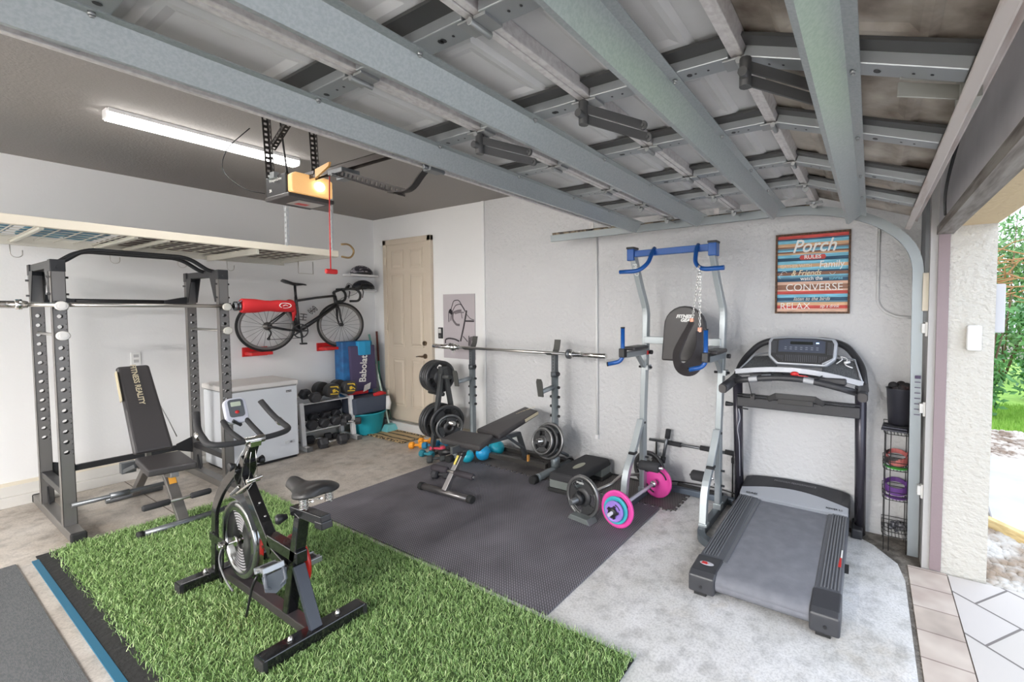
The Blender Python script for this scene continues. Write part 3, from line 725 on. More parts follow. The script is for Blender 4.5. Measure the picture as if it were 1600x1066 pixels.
for k, y in enumerate((-3.08,-2.55,-2.10,-1.72)):
    b = MB(); b.tube([(.20,y,2.15)]+arc((.20,y+.03,2.08), .03, 180, 360, 8, (0,1,0), (0,0,1))+[(.20,y+.06,2.11)], .003, 5)
    mkobj('hook', b, hk, t)
b = MB(); b.tube([(.5,-1.18,2.19),(.5,-1.18,2.05),(.5,-1.03,2.05),(.5,-1.03,2.19)], .005, 6); mkobj('wire_loop', b, hk, t)
b = MB(); b.tube(bend([(1.24,-1.10,2.33),(1.24,-1.02,2.345),(1.24,-.96,2.28),(1.24,-1.00,2.19),(1.24,-1.10,2.20)],.07,6), .010, 8); single('bungee_hook', b, mat('bronze_hook', (.30,.20,.09), .4, .4), 'curved bronze hook hanging at the end of the overhead rack', 'hook')

# wall outlet, thermostat-style door control, poster
t = thing('wall_outlet', 'white double wall outlet on the smooth white wall above the tall bench backrest', 'outlet', (0,-2.375,1.10))
b = MB(); b.box(0,.008,-2.409,-2.341,1.10,1.22); mkobj('cover_plate', b, M['whitep'], t, bevel=.003)
for z in (1.135,1.185):
    b = MB(); b.box(.008,.011,-2.392,-2.358,z-.014,z+.014); f = mkobj('socket', b, mat('socket_grey', (.45,.45,.45), .5), t, bevel=.002)
t = thing('door_control', 'small black wall control with a pale screen beside the door', 'wall control', (1.42,0,1.27))
b = MB(); b.box(1.385,1.455,-.022,-.0,1.27,1.41); mkobj('body', b, M['black'], t, bevel=.004)
b = MB(); b.box(1.397,1.443,-.025,-.021,1.34,1.395); mkobj('screen', b, mat('pale_screen', (.62,.62,.6), .3), t)
b = MB(); b.box(1.405,1.435,-.026,-.021,1.29,1.315); mkobj('button', b, mat('dark_grey_button', (.12,.12,.12), .4), t)
# poster with a photograph of a racing bicycle's handlebars
t = thing('bicycle_poster', 'grey unframed poster of racing bicycle handlebars between door and barbell rack', 'poster', (1.75,0,1.03))
b = MB(); b.box(1.475,2.04,-.010,-.001,1.03,1.828); mkobj('sheet', b, mat('mauve_grey_print', (.47,.43,.45), .6), t)
ink = mat('poster_ink', (.035,.03,.035), .6); ink2 = mat('poster_grey_ink', (.16,.14,.15), .6)
def P2(px, py): return (1.475+(px-694)/49.*.565, -.0115, 1.828-(py-461)/99.*.80)
b = MB()
def ln(pts, w): b.path(bend([P2(*p) for p in pts], .03, 5), [(-w/2,-.0006),(w/2,-.0006),(w/2,.0006),(-w/2,.0006)], (0,1,0))
ln([(706,487),(711,471),(719,470),(729,487)], .010); ln([(708,489),(714,478),(722,476),(729,488)], .009)
ln([(731,486),(729,497),(726,512),(721,533)], .024); ln([(729,502),(742,502)], .020); ln([(731,492),(737,499),(742,500)], .007)
ln([(703,489),(703,504)], .010); ln([(707,491),(706,502)], .008)
ln([(725,525),(732,533)], .010); ln([(734,538),(734,524)], .012)
mkobj('printed_frame', b, ink, t)
b = MB(); ln([(723,486),(716,487),(709,490),(709,500),(715,508),(720,508)], .028); ln([(713,491),(720,489),(727,489)], .014); ln([(724,498),(723,490)], .01); ln([(735,540),(736,528),(741,528),(741,541)],.05)
mkobj('printed_grips', b, ink2, t)
b = MB(); ln([(697,537),(697,531),(703,529),(712,530),(719,533)], .020); ln([(704,490),(706,485),(708,492)], .04)
mkobj('printed_brake', b, ink, t)

# chest freezer
t = thing('chest_freezer', 'white chest freezer between the tall rack and the dumbbell rack', 'freezer', (.37,-1.62,0))
fw = mat('freezer_white', (.70,.73,.77), .35); fy0, fy1 = -1.92, -1.295
b = MB(); b.box(.09,.655,fy0,fy1,.025,.80); mkobj('body', b, fw, t, bevel=.012)
b = MB(); b.box(.07,.668,fy0-.008,fy1+.008,.812,.862); lid = mkobj('lid', b, mat('freezer_lid', (.70,.68,.66), .4), t, bevel=.012, bseg=3)
b = MB(); b.box(.09,.655,fy0+.01,fy1-.01,.798,.814); mkobj('gasket', b, mat('grey_gasket', (.3,.3,.3), .7), t)
b = MB(); b.box(.655,.659,-1.405,-1.355,.735,.757); mkobj('badge', b, mat('dark_badge', (.08,.08,.09), .4), t); txt('lettering', 'Magic Chef', .011, (.6595,-1.38,.742), (0,1,0), (0,0,1), M['text'], t, .0004)
b = MB(); b.box(.655,.660,-1.43,-1.34,.17,.205); c = mkobj('control_plate', b, mat('light_plate', (.62,.64,.66), .4), t, bevel=.002)
b = MB(); b.cyl((.66,-1.375,.188),(.668,-1.375,.188), .011, 14); mkobj('dial', b, mat('grey_dial', (.25,.25,.27), .4), c)
b = MB(); b.box(.1,.64,fy0+.02,fy1-.02,0,.03); mkobj('base', b, M['black'], t)

# ---------------------------------------------------------------- road bike on the wall
t = thing('road_bike', 'black road bicycle hanging on the smooth white wall', 'bicycle', (.14,-.95,1.16))
bx = .145; cf = mat('carbon_black', (.02,.02,.022), .3); al = mat('grey_rim', (.20,.19,.185), .4, .4)
R_ = (bx,-1.362,1.445); F_ = (bx,-.545,1.440); WR = .285
def wheel(c, name):
    c = Vector(c); w = MB(); w.lathe([(WR,-.012),(WR+.010,0),(WR,.012),(WR-.014,.010),(WR-.014,-.010)], c, (1,0,0), 56, closed=True); wo = mkobj(name, w, M['rubber'], t)
    w = MB(); w.lathe([(WR-.013,-.010),(WR-.013,.010),(WR-.040,.008),(WR-.044,0),(WR-.040,-.008)], c, (1,0,0), 56, closed=True); mkobj('rim', w, al, wo)
    w = MB()
    for k in range(22):
        a = 2*math.pi*k/22; a2 = a+(.35 if k % 2 else -.35)
        w.bar(c+Vector(((-1)**k*.018, math.cos(a2)*.018, math.sin(a2)*.018)), c+Vector((0, math.cos(a)*(WR-.042), math.sin(a)*(WR-.042))), .0026,.0026,(1,0,0))
    mkobj('spoke', w, mat('spoke_grey', (.12,.12,.12), .4, .6), wo)
    w = MB(); w.lathe([(.006,-.05),(.012,-.045),(.012,-.02),(.022,-.018),(.022,-.012),(.014,-.008),(.014,.008),(.022,.012),(.022,.018),(.012,.02),(.012,.045),(.006,.05)], c, (1,0,0), 16); mkobj('hub', w, M['black'], wo)
    return wo
rw = wheel(R_, 'rear_wheel'); wheel(F_, 'front_wheel')
BB = (bx,-1.035,1.378); ST = (bx,-1.058,1.742); HT = (bx,-.618,1.815); HB = (bx,-.590,1.665)
b = MB(); b.tube([ST,(bx,-.83,1.785),HT], [.015,.014,.018], 10); b.tube([(bx,-.60,1.70),(bx,-.82,1.53),BB], [.026,.024,.026], 12); b.tube([BB,(bx,-1.045,1.55),ST,(bx,-1.061,1.79)], [.019,.017,.016,.015], 10)
b.tube([HT,HB], [.021,.024], 12)
for s in (-1,1):
    b.tube([(bx+s*.012,ST[1],1.70),(bx+s*.048,R_[1]+.004,R_[2]+.004)], .0075, 8); b.tube([(bx+s*.02,BB[1]-.02,BB[2]),(bx+s*.05,-1.18,1.40),(bx+s*.05,R_[1],R_[2])], [.011,.011,.010], 8)
b.tube([(bx-.03,BB[1],BB[2]),(bx+.03,BB[1],BB[2])], .024, 14); mkobj('frame', b, cf, t)
b = MB()
for s in (-1,1): b.tube([(bx,HB[1]+.002,HB[2]+.01),(bx+s*.028,HB[1]+.01,HB[2]-.03),(bx+s*.042,-.57,1.52),(bx+s*.045,F_[1],F_[2]-.005)], [.020,.014,.012,.008], 8)
mkobj('fork', b, cf, t)
b = MB(); b.cyl(ST,(bx,-1.066,1.925), .0135, 10); mkobj('seatpost', b, cf, t)
b = MB()
rings = []
for y, w, z, h in ((-1.190,.030,1.985,.020),(-1.185,.070,1.975,.035),(-1.15,.072,1.962,.040),(-1.10,.052,1.948,.034),(-1.05,.030,1.945,.026),(-.99,.020,1.945,.02),(-.95,.016,1.940,.018),(-.94,.006,1.935,.008)):
    rings.append([Vector((bx+math.cos(a)*w, y, z+math.sin(a)*h*.5)) for a in [2*math.pi*k/12 for k in range(12)]])
b.loft(rings); b.tube([(bx-.02,-1.12,1.94),(bx-.02,-1.06,1.925),(bx-.02,-.99,1.935)], .004, 6); b.tube([(bx+.02,-1.12,1.94),(bx+.02,-1.06,1.925),(bx+.02,-.99,1.935)], .004, 6)
mkobj('saddle', b, M['black'], t)
b = MB(); b.tube([HT,(bx,-.628,1.865)], .018, 12); b.tube([(bx,-.628,1.862),(bx,-.52,1.905)], .016, 10); mkobj('stem', b, cf, t)
b = MB(); hb_ = (bx,-.515,1.905)
b.tube([(bx-.19,-.515,1.905),(bx+.19,-.515,1.905)], .014, 10)
for s in (-1,1):
    x = bx+s*.19 if s > 0 else bx-.12
    b.tube(bend([(x,-.515,1.905),(x+.01*s,-.44,1.90),(x+.02*s,-.40,1.84),(x+.02*s,-.42,1.75),(x+.02*s,-.54,1.745)],.07,6), .015, 10)
mkobj('handlebar', b, mat('bar_tape', (.03,.03,.03), .7), t)
for s in (-1,1):
    x = bx+s*.20 if s > 0 else bx-.12
    b = MB(); b.tube([(x,-.46,1.895),(x,-.40,1.92),(x,-.365,1.97)], [.016,.019,.013], 10); h_ = mkobj('brake_hood', b, M['rubber'], t)
    b = MB(); b.tube([(x,-.385,1.93),(x,-.36,1.87),(x+.0,-.375,1.79)], [.008,.007,.005], 6); mkobj('brake_lever', b, M['black'], h_)
b = MB(); b.tube(bend([(bx+.2,-.40,1.90),(bx+.1,-.42,1.83),(bx,-.52,1.80),(bx,-.59,1.72)],.08), .003, 5); b.tube(bend([(bx+.2,-.45,1.92),(bx+.1,-.50,1.99),(bx-.05,-.44,1.96),(bx-.12,-.43,1.90)],.08), .003, 5); mkobj('brake_cable', b, M['black'], t)
b = MB(); b.lathe([(.084,-.003),(.088,0),(.084,.003),(.074,.003),(.074,-.003)], (bx+.035,BB[1],BB[2]), (1,0,0), 30, closed=True)
for k in range(5):
    a = 1.256*k; b.bar((bx+.035,BB[1],BB[2]),(bx+.035,BB[1]+math.cos(a)*.078,BB[2]+math.sin(a)*.078), .018,.006,(1,0,0))
ch = mkobj('chainring', b, mat('dark_chainring', (.07,.07,.075), .35, .6), t)
for s, a in ((1,-88),(-1,92)):
    a = math.radians(a); e = Vector((bx+s*.055, BB[1]+math.cos(a)*.15, BB[2]+math.sin(a)*.15))
    b = MB(); b.bar((bx+s*.05,BB[1],BB[2]), e, .022,.012,(1,0,0),.016,.010); cr = mkobj('crank_arm', b, cf, t, bevel=.003)
    b = MB(); b.box(e.x+.004 if s > 0 else e.x-.06, e.x+.06 if s > 0 else e.x-.004, e.y-.032,e.y+.030,e.z-.012,e.z+.008); mkobj('pedal', b, M['black'], cr, bevel=.004)
b = MB(); b.tube([(bx+.035,BB[1],BB[2]+.084),(bx+.030,R_[1],R_[2]+.032)], .0035, 5); b.tube([(bx+.035,BB[1],BB[2]-.084),(bx+.03,-1.36,1.29)], .0035, 5); mkobj('chain', b, M['black'], t)
b = MB()
for k in range(6): b.lathe([(.010,-.002),(.022+.005*k,-.002),(.022+.005*k,.001),(.010,.001)], (bx+.045-.005*k,R_[1],R_[2]), (1,0,0), 20)
mkobj('cassette', b, mat('cassette_grey', (.16,.15,.14), .4, .6), t)
b = MB(); b.tube(bend([(bx+.03,-1.365,1.42),(bx+.04,-1.335,1.37),(bx+.035,-1.36,1.31)],.02), .010, 6); b.lathe([(.016,-.004),(.016,.004),(.004,.004),(.004,-.004)], (bx+.03,-1.36,1.30), (1,0,0), 12); mkobj('derailleur', b, M['black'], t)
for (y, z, dy, dz) in ((-1.005,1.535,.14,1),(-.90,1.62,.7,.6)):
    b = MB(); c = Vector((bx+.0,y+.02,z+.01)); d = Vector((0,dy,dz)).normalized()
    for q in (0,.035,.07): b.tube([c+d*(q-.035)+Vector((math.cos(a)*.034, -d.z*math.sin(a)*.034, d.y*math.sin(a)*.034)) for a in [2*math.pi*k/14 for k in range(14)]], .0045, 5, closed=True)
    b.bar(c-d*.04, c+d*.04, .012,.004,(1,0,0)); mkobj('bottle_cage', b, mat('cage_silver', (.16,.15,.15), .3, .6), t)
b = MB(); b.ball((bx+.0,-1.125,1.725), .045, 12, 8, (.7,1,.7)); b.tube([(bx,-1.09,1.70),(bx,-1.085,1.60),(bx,-1.10,1.50)], [.022,.028,.012], 10)
mkobj('red_saddle_bag', b, M['red'], t)
for k, (ya_, yb_, z) in enumerate(((-1.53,-1.33,1.155),(-.76,-.57,1.158))):
    b = MB(); b.box(0,.20,ya_,yb_,z-.035,z-.0); b.box(.0,.015,ya_-.02,yb_+.02,z-.055,z+.05)
    single('wheel_cradle', b, M['redp'], ['red wall cradle under the rear wheel of the hanging bicycle','red wall cradle under the front wheel of the hanging bicycle'][k], 'wall bracket', 'red wheel cradles', bevel=.004)

# helmets on two small shelves in the corner
for k, (z, y0_, y1_) in enumerate(((2.115,-.44,-.06),(1.915,-.40,-.04))):
    b = MB(); b.box(0,.20 if k == 0 else .12,y0_,y1_,z-.028,z); single('small_shelf', b, M['white'], ['small white wall shelf holding the upper helmet','lower small white wall shelf behind the handlebars'][k], 'shelf', bevel=.004)
def helmet(name, label, c, cols, sc=(1,1,1), rz=0):
    t = thing(name, label, 'helmet', c, rz); r = .105; c = Vector((0,0,0))
    b = MB(); vs = []; nb = 7
    for i in range(nb):   # ribs running front to back, vents left open between them
        a = -75+i*25; ring = []
        rings = []
        for j in range(13):
            th = math.radians(8+164*j/12); wv = .014*(1 if j not in (0,12) else .6)
            for_ = Vector((math.sin(math.radians(a))*math.sin(th)*.085, -math.cos(th)*.14, math.cos(math.radians(a))*math.sin(th)*.105+.0))
            nrm = for_.normalized(); tg = Vector((math.cos(math.radians(a)),0,-math.sin(math.radians(a))))
            rings.append([for_-tg*wv-nrm*.012, for_+tg*wv-nrm*.012, for_+tg*wv*.6+nrm*.008, for_-tg*wv*.6+nrm*.008])
        b.loft(rings, smooth=False)
    mkobj('shell', b, cols[0], t, bevel=.004, world=False)
    b = MB(); rings = []
    for j in range(24):
        a = 2*math.pi*j/24; p = Vector((math.cos(a)*.088, math.sin(a)*.142, .012+.012*math.sin(a)))
        rings.append([p*.96+Vector((0,0,-.012)), p*1.03+Vector((0,0,-.010)), p*1.02+Vector((0,0,.016)), p*.95+Vector((0,0,.014))])
    b.loft(rings, smooth=False, closed=True); mkobj('rim', b, cols[1], t, world=False)
    b = MB(); b.ball((0,0,.0), .09, 16, 8, (.85,1.35,.95)); b.v = [Vector((p.x,p.y,max(p.z,.0))) for p in b.v]; mkobj('padding', b, M['rubber'], t, world=False)
    b = MB(); b.tube([(-.08,0,0),(-.03,.02,-.006),(.03,.02,-.006),(.08,0,0)], .004, 5); mkobj('chin_strap', b, M['black'], t, world=False)
    return t
hsh = mat('purple_black_shell', (.05,.045,.06), .25, var=((.35,.33,.36), 22, .52, .60)); hbk = mat('black_blue_shell', (.02,.022,.03), .25)
helmet('bicycle_helmet', 'black and silver cycling helmet on the upper little corner shelf', (.125,-.25,2.125), (hsh, M['black']))
helmet('bicycle_helmet', 'black cycling helmet on the lower corner shelf beside the handlebars', (.14,-.24,1.925), (hbk, M['black']))

# ---------------------------------------------------------------- dumbbell rack and dumbbells
t = thing('dumbbell_rack', 'white steel two tier dumbbell rack beside the freezer', 'dumbbell rack', (.3,-.90,0))
for y, nm in ((-1.165,0),(-.60,1)):
    b = MB(); b.box(.20,.60,y-.024,y+.024,.0,.05); f_ = mkobj('foot', b, M['white'], t, bevel=.004)
    b = MB(); b.box(.598,.612,y-.026,y+.026,.0,.052); mkobj('foot_cap', b, mat('grey_cap', (.10,.10,.10), .6), f_)
    b = MB(); b.bar((.47,y,.05),(.42,y,.545), .045,.05,(1,0,0)); mkobj('upright', b, M['white'], t, bevel=.004)
for z, x in ((.52,.40),(.20,.44)):
    b = MB(); b.bar((x,-1.165,z),(x,-.60,z), .05,.012); b.bar((x-.24,-1.165,z+.05),(x-.24,-.60,z+.05), .05,.012)
    for y in (-1.165,-.60): b.bar((x,y,z),(x-.26,y,z+.05), .03,.012)
    mkobj('shelf_rail', b, M['white'], t, bevel=.003)
b = MB(); b.bar((.20,-1.165,.05),(.16,-1.165,.6), .04,.04,(1,0,0)); b.bar((.20,-.60,.05),(.16,-.60,.6), .04,.04,(1,0,0)); mkobj('rear_upright', b, M['white'], t)
b = MB(); b.tube([(.20,-1.14,.40),(.20,-.63,.42)], .075, 20); single('foam_roller', b, mat('dark_foam_roll', (.055,.055,.065), .8, bump=(150,.4,.004)), 'dark grey foam roller lying between the tiers of the dumbbell rack', 'foam roller')
b = MB()
def dumbbell(p, d, r, L, label, hexa=True, mark=None, grp=None, endc=None):
    """centre p, handle direction d"""
    p = Vector(p); d = Vector(d).normalized(); t = thing('dumbbell', label, 'dumbbell', p-Vector((0,0,r*.87)), 0, grp)
    hm = M['hexrub']; hl = L*.30
    for s in (-1,1):
        b = MB(); c = p+d*s*(L/2-hl/2)
        if hexa: 
            up = Vector((0,0,1)); u = d.cross(up).normalized(); v = u.cross(d)
            def ring(rr, h): return [c+d*s*h+u*(math.cos(math.pi/3*k)*rr)+v*(math.sin(math.pi/3*k)*rr) for k in range(6)]
            b.loft([ring(r*.80,-hl/2),ring(r,-hl/2+r*.18),ring(r,hl/2-r*.18),ring(r*.80,hl/2)], smooth=False)
        else: b.lathe([(.001,-hl/2),(r*.9,-hl/2),(r,-hl/2+.008),(r,hl/2-.010),(r*.93,hl/2),(r*.80,hl/2+.001),(.001,hl/2+.001)], c, d*s, 28, smooth=False)
        h_ = mkobj('head', b, hm if hexa else M['iron'], t, bevel=.004 if hexa else 0)
        if mark:
            b = MB(); e = c+d*s*(hl/2+.002); u = d.cross(Vector((0,0,1))).normalized(); v = Vector((0,0,1))
            for q in (-.5,.5):
                b.bar(e+u*(-.55*r)+v*(q*r), e+u*(.55*r)+v*(q*r+.12*r), .0015, r*.14, v); b.bar(e+u*(-.6*r)+v*(q*r*.55), e+u*(-.2*r)+v*(q*r*.55+.03), .0015, r*.12, v)
            b.prism([(-.22*r,-.2*r),(.2*r,-.26*r),(.26*r,.16*r),(-.1*r,.26*r)], e-d*s*.001, u, v, .002, both=True); mkobj('yellow_marking', b, M['yellow'], h_)
        elif endc:
            b = MB(); e = c+d*s*(hl/2+.0); b.lathe([(.001,.001),(r*.45,.001),(r*.5,-.004)], e, d*s, 16); mkobj('coloured_end', b, endc, h_)
    b = MB(); hr = max(.011, r*.24); b.tube([p-d*(L/2-hl),p-d*(L*.1),p,p+d*(L*.1),p+d*(L/2-hl)], [hr*.85,hr,hr*1.12,hr,hr*.85], 12); mkobj('handle', b, M['chrome'], t)
    return t
M['hexrub'] = mat('hex_rubber', (.045,.045,.05), .6, bump=(80,.2,.003))
dumbbell((.36,-1.035,.605), (1,.10,-.12), .066, .28, 'grey hexagonal dumbbell on the rack top, next to the freezer')
dumbbell((.35,-.850,.650), (1,.10,-.02), .088, .31, 'large round black dumbbell with yellow markings on the rack top beside the grey hexagonal one', False, True, 'round dumbbells with yellow markings')
dumbbell((.35,-.650,.655), (1,.10,.0), .086, .31, 'large round black dumbbell with yellow markings on the rack top, closest to the racquet bag', False, True, 'round dumbbells with yellow markings')
low = [(-1.085,.062,'hexagonal dumbbell on the lower tier of the rack, next to the freezer'),(-.955,.064,'lower tier hexagonal dumbbell, second from the freezer'),(-.822,.062,'lower tier hexagonal dumbbell, third from the freezer'),(-.695,.056,'lower tier hexagonal dumbbell furthest from the freezer, beside the bins')]
for y, r, lb in low: dumbbell((.37,y,.295), (1,.16,-.24), r, .27, lb, True, None, 'hexagonal dumbbells on the lower tier', None)
dumbbell((.52,-.655,.235), (.5,.9,-.05), .050, .22, 'hexagonal dumbbell with reddish ends hanging off the lower tier beside the aqua tub', True, None, None, mat('dull_red_end', (.20,.05,.06), .6))
dumbbell((.60,-.915,.064), (.12,1,.0), .068, .29, 'black hexagonal dumbbell lying on the concrete in front of the rack')
dumbbell((.30,-.92,.055), (.3,1,.0), .052, .26, 'hexagonal dumbbell lying on the concrete under the lower tier')
dumbbell((.42,-.73,.046), (1,.3,.0), .045, .22, 'small hexagonal dumbbell on the floor under the rack near the aqua tub')

# ---------------------------------------------------------------- tub, bin, racquet bag and brooms in the corner
b = MB(); c = (.37,-.36,0); b.lathe([(.001,0),(.155,0),(.165,.01),(.205,.27),(.222,.275),(.222,.285),(.200,.285),(.160,.02),(.001,.02)], c, (0,0,1), 40)
single('plastic_tub', b, mat('translucent_aqua', (.03,.42,.52), .3), 'round aqua plastic tub on the floor in the corner', 'tub')
b = MB(); b.box(.20,.52,-.60,-.18,.287,.50); single('fabric_bin', b, mat('slate_fabric', (.06,.075,.11), .8), 'dark slate fabric bin resting on the aqua tub', 'bin', bevel=.02)
b = MB(); b.tube([(.50,-.34,.515),(.50,-.25,.525),(.49,-.18,.51)], [.022,.03,.018], 10); single('red_cloth', b, M['red'], 'small red cloth lying on the slate bin', 'cloth')
b = MB(); b.tube([(.56,-.19,.30),(.545,-.17,.38),(.54,-.18,.48)], [.028,.035,.02], 8); single('white_rag', b, M['white'], 'crumpled white rag hanging at the right of the slate bin', 'rag')
t = thing('racquet_bag', 'blue and dark purple racquet bag with white lettering in the corner', 'bag', (.28,-.38,.50))
b = MB()
def slab(b, y0, y1, z0, z1, x0, x1, dy=0, puff=.03):
    rings = []
    for k in range(7):
        f = k/6; z = z0+(z1-z0)*f; s_ = math.sin(math.pi*min(max(f,.06),.94))**.35
        ya_, yb_ = y0+dy*f, y1+dy*f; rings.append([Vector((x0,ya_,z)),Vector((x0,yb_,z)),Vector((x1+puff*s_*.3,yb_-.01,z)),Vector((x1+puff*s_,(ya_+yb_)/2,z)),Vector((x1+puff*s_*.3,ya_+.01,z))])
    b.loft(rings, smooth=False)
slab(b, -.62,-.20,.50,1.22,.10,.26,.0); mkobj('body', b, mat('bag_blue', (.02,.16,.40), .6, var=((.02,.10,.26), 9, .4, .6)), t, bevel=.02, bseg=3)
b = MB(); slab(b, -.52,-.17,.56,1.16,.26,.30,-.02,.02); mkobj('front_pocket', b, mat('bag_purple', (.075,.06,.13), .7), t, bevel=.012)
b = MB(); slab(b, -.44,-.25,1.03,1.22,.27,.31,0,.02); mkobj('bright_blue_panel', b, mat('bag_bright_blue', (.02,.32,.60), .5), t, bevel=.01)
b = MB(); b.box(.23,.31,-.56,-.30,.515,.56); mkobj('red_trim', b, M['red'], t, bevel=.01)
txt('lettering', 'Babolat', .125, (.329,-.335,.85), (0,0.08,1), (0,-1,0.08), M['text'], t, .001, sx=.95, bold=.002)
b = MB(); b.prism([(0,0),(.05,.015),(.065,.10),(.02,.085)], (.330,-.385,.545), (0,1,0), (0,0,1), .002); b.prism([(0,0),(.05,.015),(.065,.10),(.02,.085)], (.330,-.345,.560), (0,1,0), (0,0,1), .002); mkobj('logo_stripe', b, M['text'], t)
def broom(label, p0, p1, cols, headpts, hm, r=.012):
    t = thing('broom', label, 'broom', (p1[0],p1[1],0)); p0 = Vector(p0); p1 = Vector(p1)
    b = MB(); b.cyl(p0, p0.lerp(p1,.34), r*1.15, 10); mkobj('grip', b, cols[0], t)
    b = MB(); b.cyl(p0.lerp(p1,.34), p1, r, 10); mkobj('handle', b, cols[1], t)
    if headpts: b = MB(); b.loft(headpts, smooth=False); mkobj('bristles', b, hm, t)
def hd(c, w0, w1, h, d):  
    c = Vector(c); return [[c+Vector(q) for q in ((-d,-w0,h),(d,-w0,h),(d,w0,h),(-d,w0,h))], [c+Vector(q) for q in ((-d*1.5,-w1,0),(d*1.5,-w1,0),(d*1.5,w1,0),(-d*1.5,w1,0))]]
broom('green handled broom with a dark red grip leaning in the corner', (.10,-.045,1.33), (.31,-.12,.12), (mat('maroon_grip', (.16,.04,.03), .6), mat('green_pole', (.06,.28,.18), .4)), hd((.315,-.12,.003),.05,.088,.13,.022), mat('grey_bristle', (.14,.12,.13), .9))
broom('pale teal mop with a long white handle leaning beside the bag', (.06,-.13,1.29), (.53,-.165,.10), (mat('teal_pole', (.22,.52,.45), .4), mat('white_teal_pole', (.55,.66,.60), .4)), hd((.56,-.17,.003),.05,.085,.09,.045), mat('aqua_mop', (.18,.55,.60), .7))
broom('slim dark green rod leaning between the brooms and the door frame', (.12,-.030,.75), (.46,-.06,.03), (M['gunmetal'], mat('dark_green_rod', (.10,.20,.14), .5)), None, None, .007)

# door mat
t = thing('door_mat', 'tan woven door mat with a black braided border in front of the door', 'door mat', (.85,-.24,0))
def tex_mat():
    m = bpy.data.materials.new('woven_mat'); m.use_nodes = True; n = m.node_tree.nodes; l = m.node_tree.links; b = n['Principled BSDF']
    tc = n.new('ShaderNodeTexCoord'); w = n.new('ShaderNodeTexWave'); w.bands_direction = 'Y'; w.inputs['Scale'].default_value = 3.2; w.inputs['Distortion'].default_value = 2.5; w.inputs['Detail'].default_value = 3
    r = n.new('ShaderNodeValToRGB'); r.color_ramp.elements[0].color = (.06,.05,.03,1); r.color_ramp.elements[1].color = (.48,.35,.19,1); r.color_ramp.elements[0].position = .10; r.color_ramp.elements[1].position = .24
    l.new(tc.outputs['Object'], w.inputs[0]); l.new(w.outputs[0], r.inputs[0]); l.new(r.outputs[0], b.inputs['Base Color']); b.inputs['Roughness'].default_value = .95; return m
b = MB(); b.box(.46,1.22,-.43,-.13,0,.010); mkobj('weave', b, tex_mat(), t)
b = MB(); k = 0
def braid(p0, p1):
    global k
    p0 = Vector(p0); p1 = Vector(p1); n_ = int((p1-p0).length/.028)
    for i in range(n_): b.ball(p0.lerp(p1,(i+.5)/n_)+Vector((0,0,.010)), .014, 6, 4, (1.1,1.1,.6)); 
for a_, c_ in (((.45,-.44,0),(1.23,-.44,0)),((.45,-.12,0),(1.23,-.12,0)),((.45,-.44,0),(.45,-.12,0)),((1.23,-.44,0),(1.23,-.12,0)),((.46,-.415,0),(1.22,-.415,0))): braid(a_, c_)
mkobj('braided_border', b, mat('braid', (.05,.04,.03), .9, var=((.50,.36,.18), 40, .48, .52)), t)
# ================================================================ FLOOR COVERINGS
import numpy as np
def tex_foam(name, c1, c2, ang=45, sc=34):
    m = bpy.data.materials.new(name); m.use_nodes = True; n = m.node_tree.nodes; l = m.node_tree.links; b = n['Principled BSDF']
    tc = n.new('ShaderNodeTexCoord'); mp = n.new('ShaderNodeMapping'); mp.inputs['Rotation'].default_value = (0,0,math.radians(ang)); l.new(tc.outputs['Object'], mp.inputs[0])
    br = n.new('ShaderNodeTexBrick'); br.inputs['Scale'].default_value = sc; br.inputs['Mortar Size'].default_value = .09; br.inputs['Brick Width'].default_value = .9; br.inputs['Row Height'].default_value = .45
    br.inputs['Color1'].default_value = rgb(c1); br.inputs['Color2'].default_value = rgb(c1); br.inputs['Mortar'].default_value = rgb(c2)
    l.new(mp.outputs[0], br.inputs[0])
    t = n.new('ShaderNodeTexNoise'); t.inputs['Scale'].default_value = 3; l.new(tc.outputs['Object'], t.inputs[0])
    mx = n.new('ShaderNodeMixRGB'); mx.blend_type = 'OVERLAY'; mx.inputs[0].default_value = .5; l.new(br.outputs[0], mx.inputs[1]); l.new(t.outputs[0], mx.inputs[2]); l.new(mx.outputs[0], b.inputs['Base Color'])
    b.inputs['Roughness'].default_value = .62; bp = n.new('ShaderNodeBump'); bp.inputs['Strength'].default_value = .9; bp.inputs['Distance'].default_value = .003; bp.invert = True
    l.new(br.outputs[1], bp.inputs['Height']); l.new(bp.outputs[0], b.inputs['Normal']); return m
def jig(p0, p1, amp=.014, per=.07, flip=1):
    p0 = Vector(p0); p1 = Vector(p1); d = p1-p0; L = d.length; d.normalize(); n = Vector((d.y,-d.x)); k = max(1,int(L/per)); e = L/k; out = []
    for i in range(k):
        a = p0+d*(e*i); out += [a+n*-amp*flip, a+d*e*.42+n*-amp*flip, a+d*e*.34+n*amp*flip, a+d*e*.98+n*amp*flip] if False else [a-n*amp*flip, a+d*e*.30-n*amp*flip, a+d*e*.22+n*amp*flip, a+d*e*.78+n*amp*flip, a+d*e*.70-n*amp*flip]
    return [(q.x,q.y) for q in out]
def foammat(poly_edges, z, m, label):
    poly = []
    for a, b_, j, fl in poly_edges: poly += jig(a, b_, flip=fl) if j else [a]
    b = MB(); b.prism(poly, (0,0,0), (1,0,0), (0,1,0), z); o = mkobj('foam_mat', b, m, None); tag(o, label, 'floor mat', 'interlocking foam mats'); return o
FA = tex_foam('charcoal_foam', (.21,.20,.225), (.075,.07,.08)); FB = tex_foam('worn_foam', (.17,.155,.15), (.06,.053,.052), 20, 30)
foammat([((2.2,-1.93),(4.69,-1.93),0,1),((4.69,-1.93),(4.69,-.48),0,1),((4.69,-.48),(2.2,-.48),1,1),((2.2,-.48),(2.2,-1.93),0,1)], .012, FA, 'large charcoal foam mat between the turf and the barbell benches')
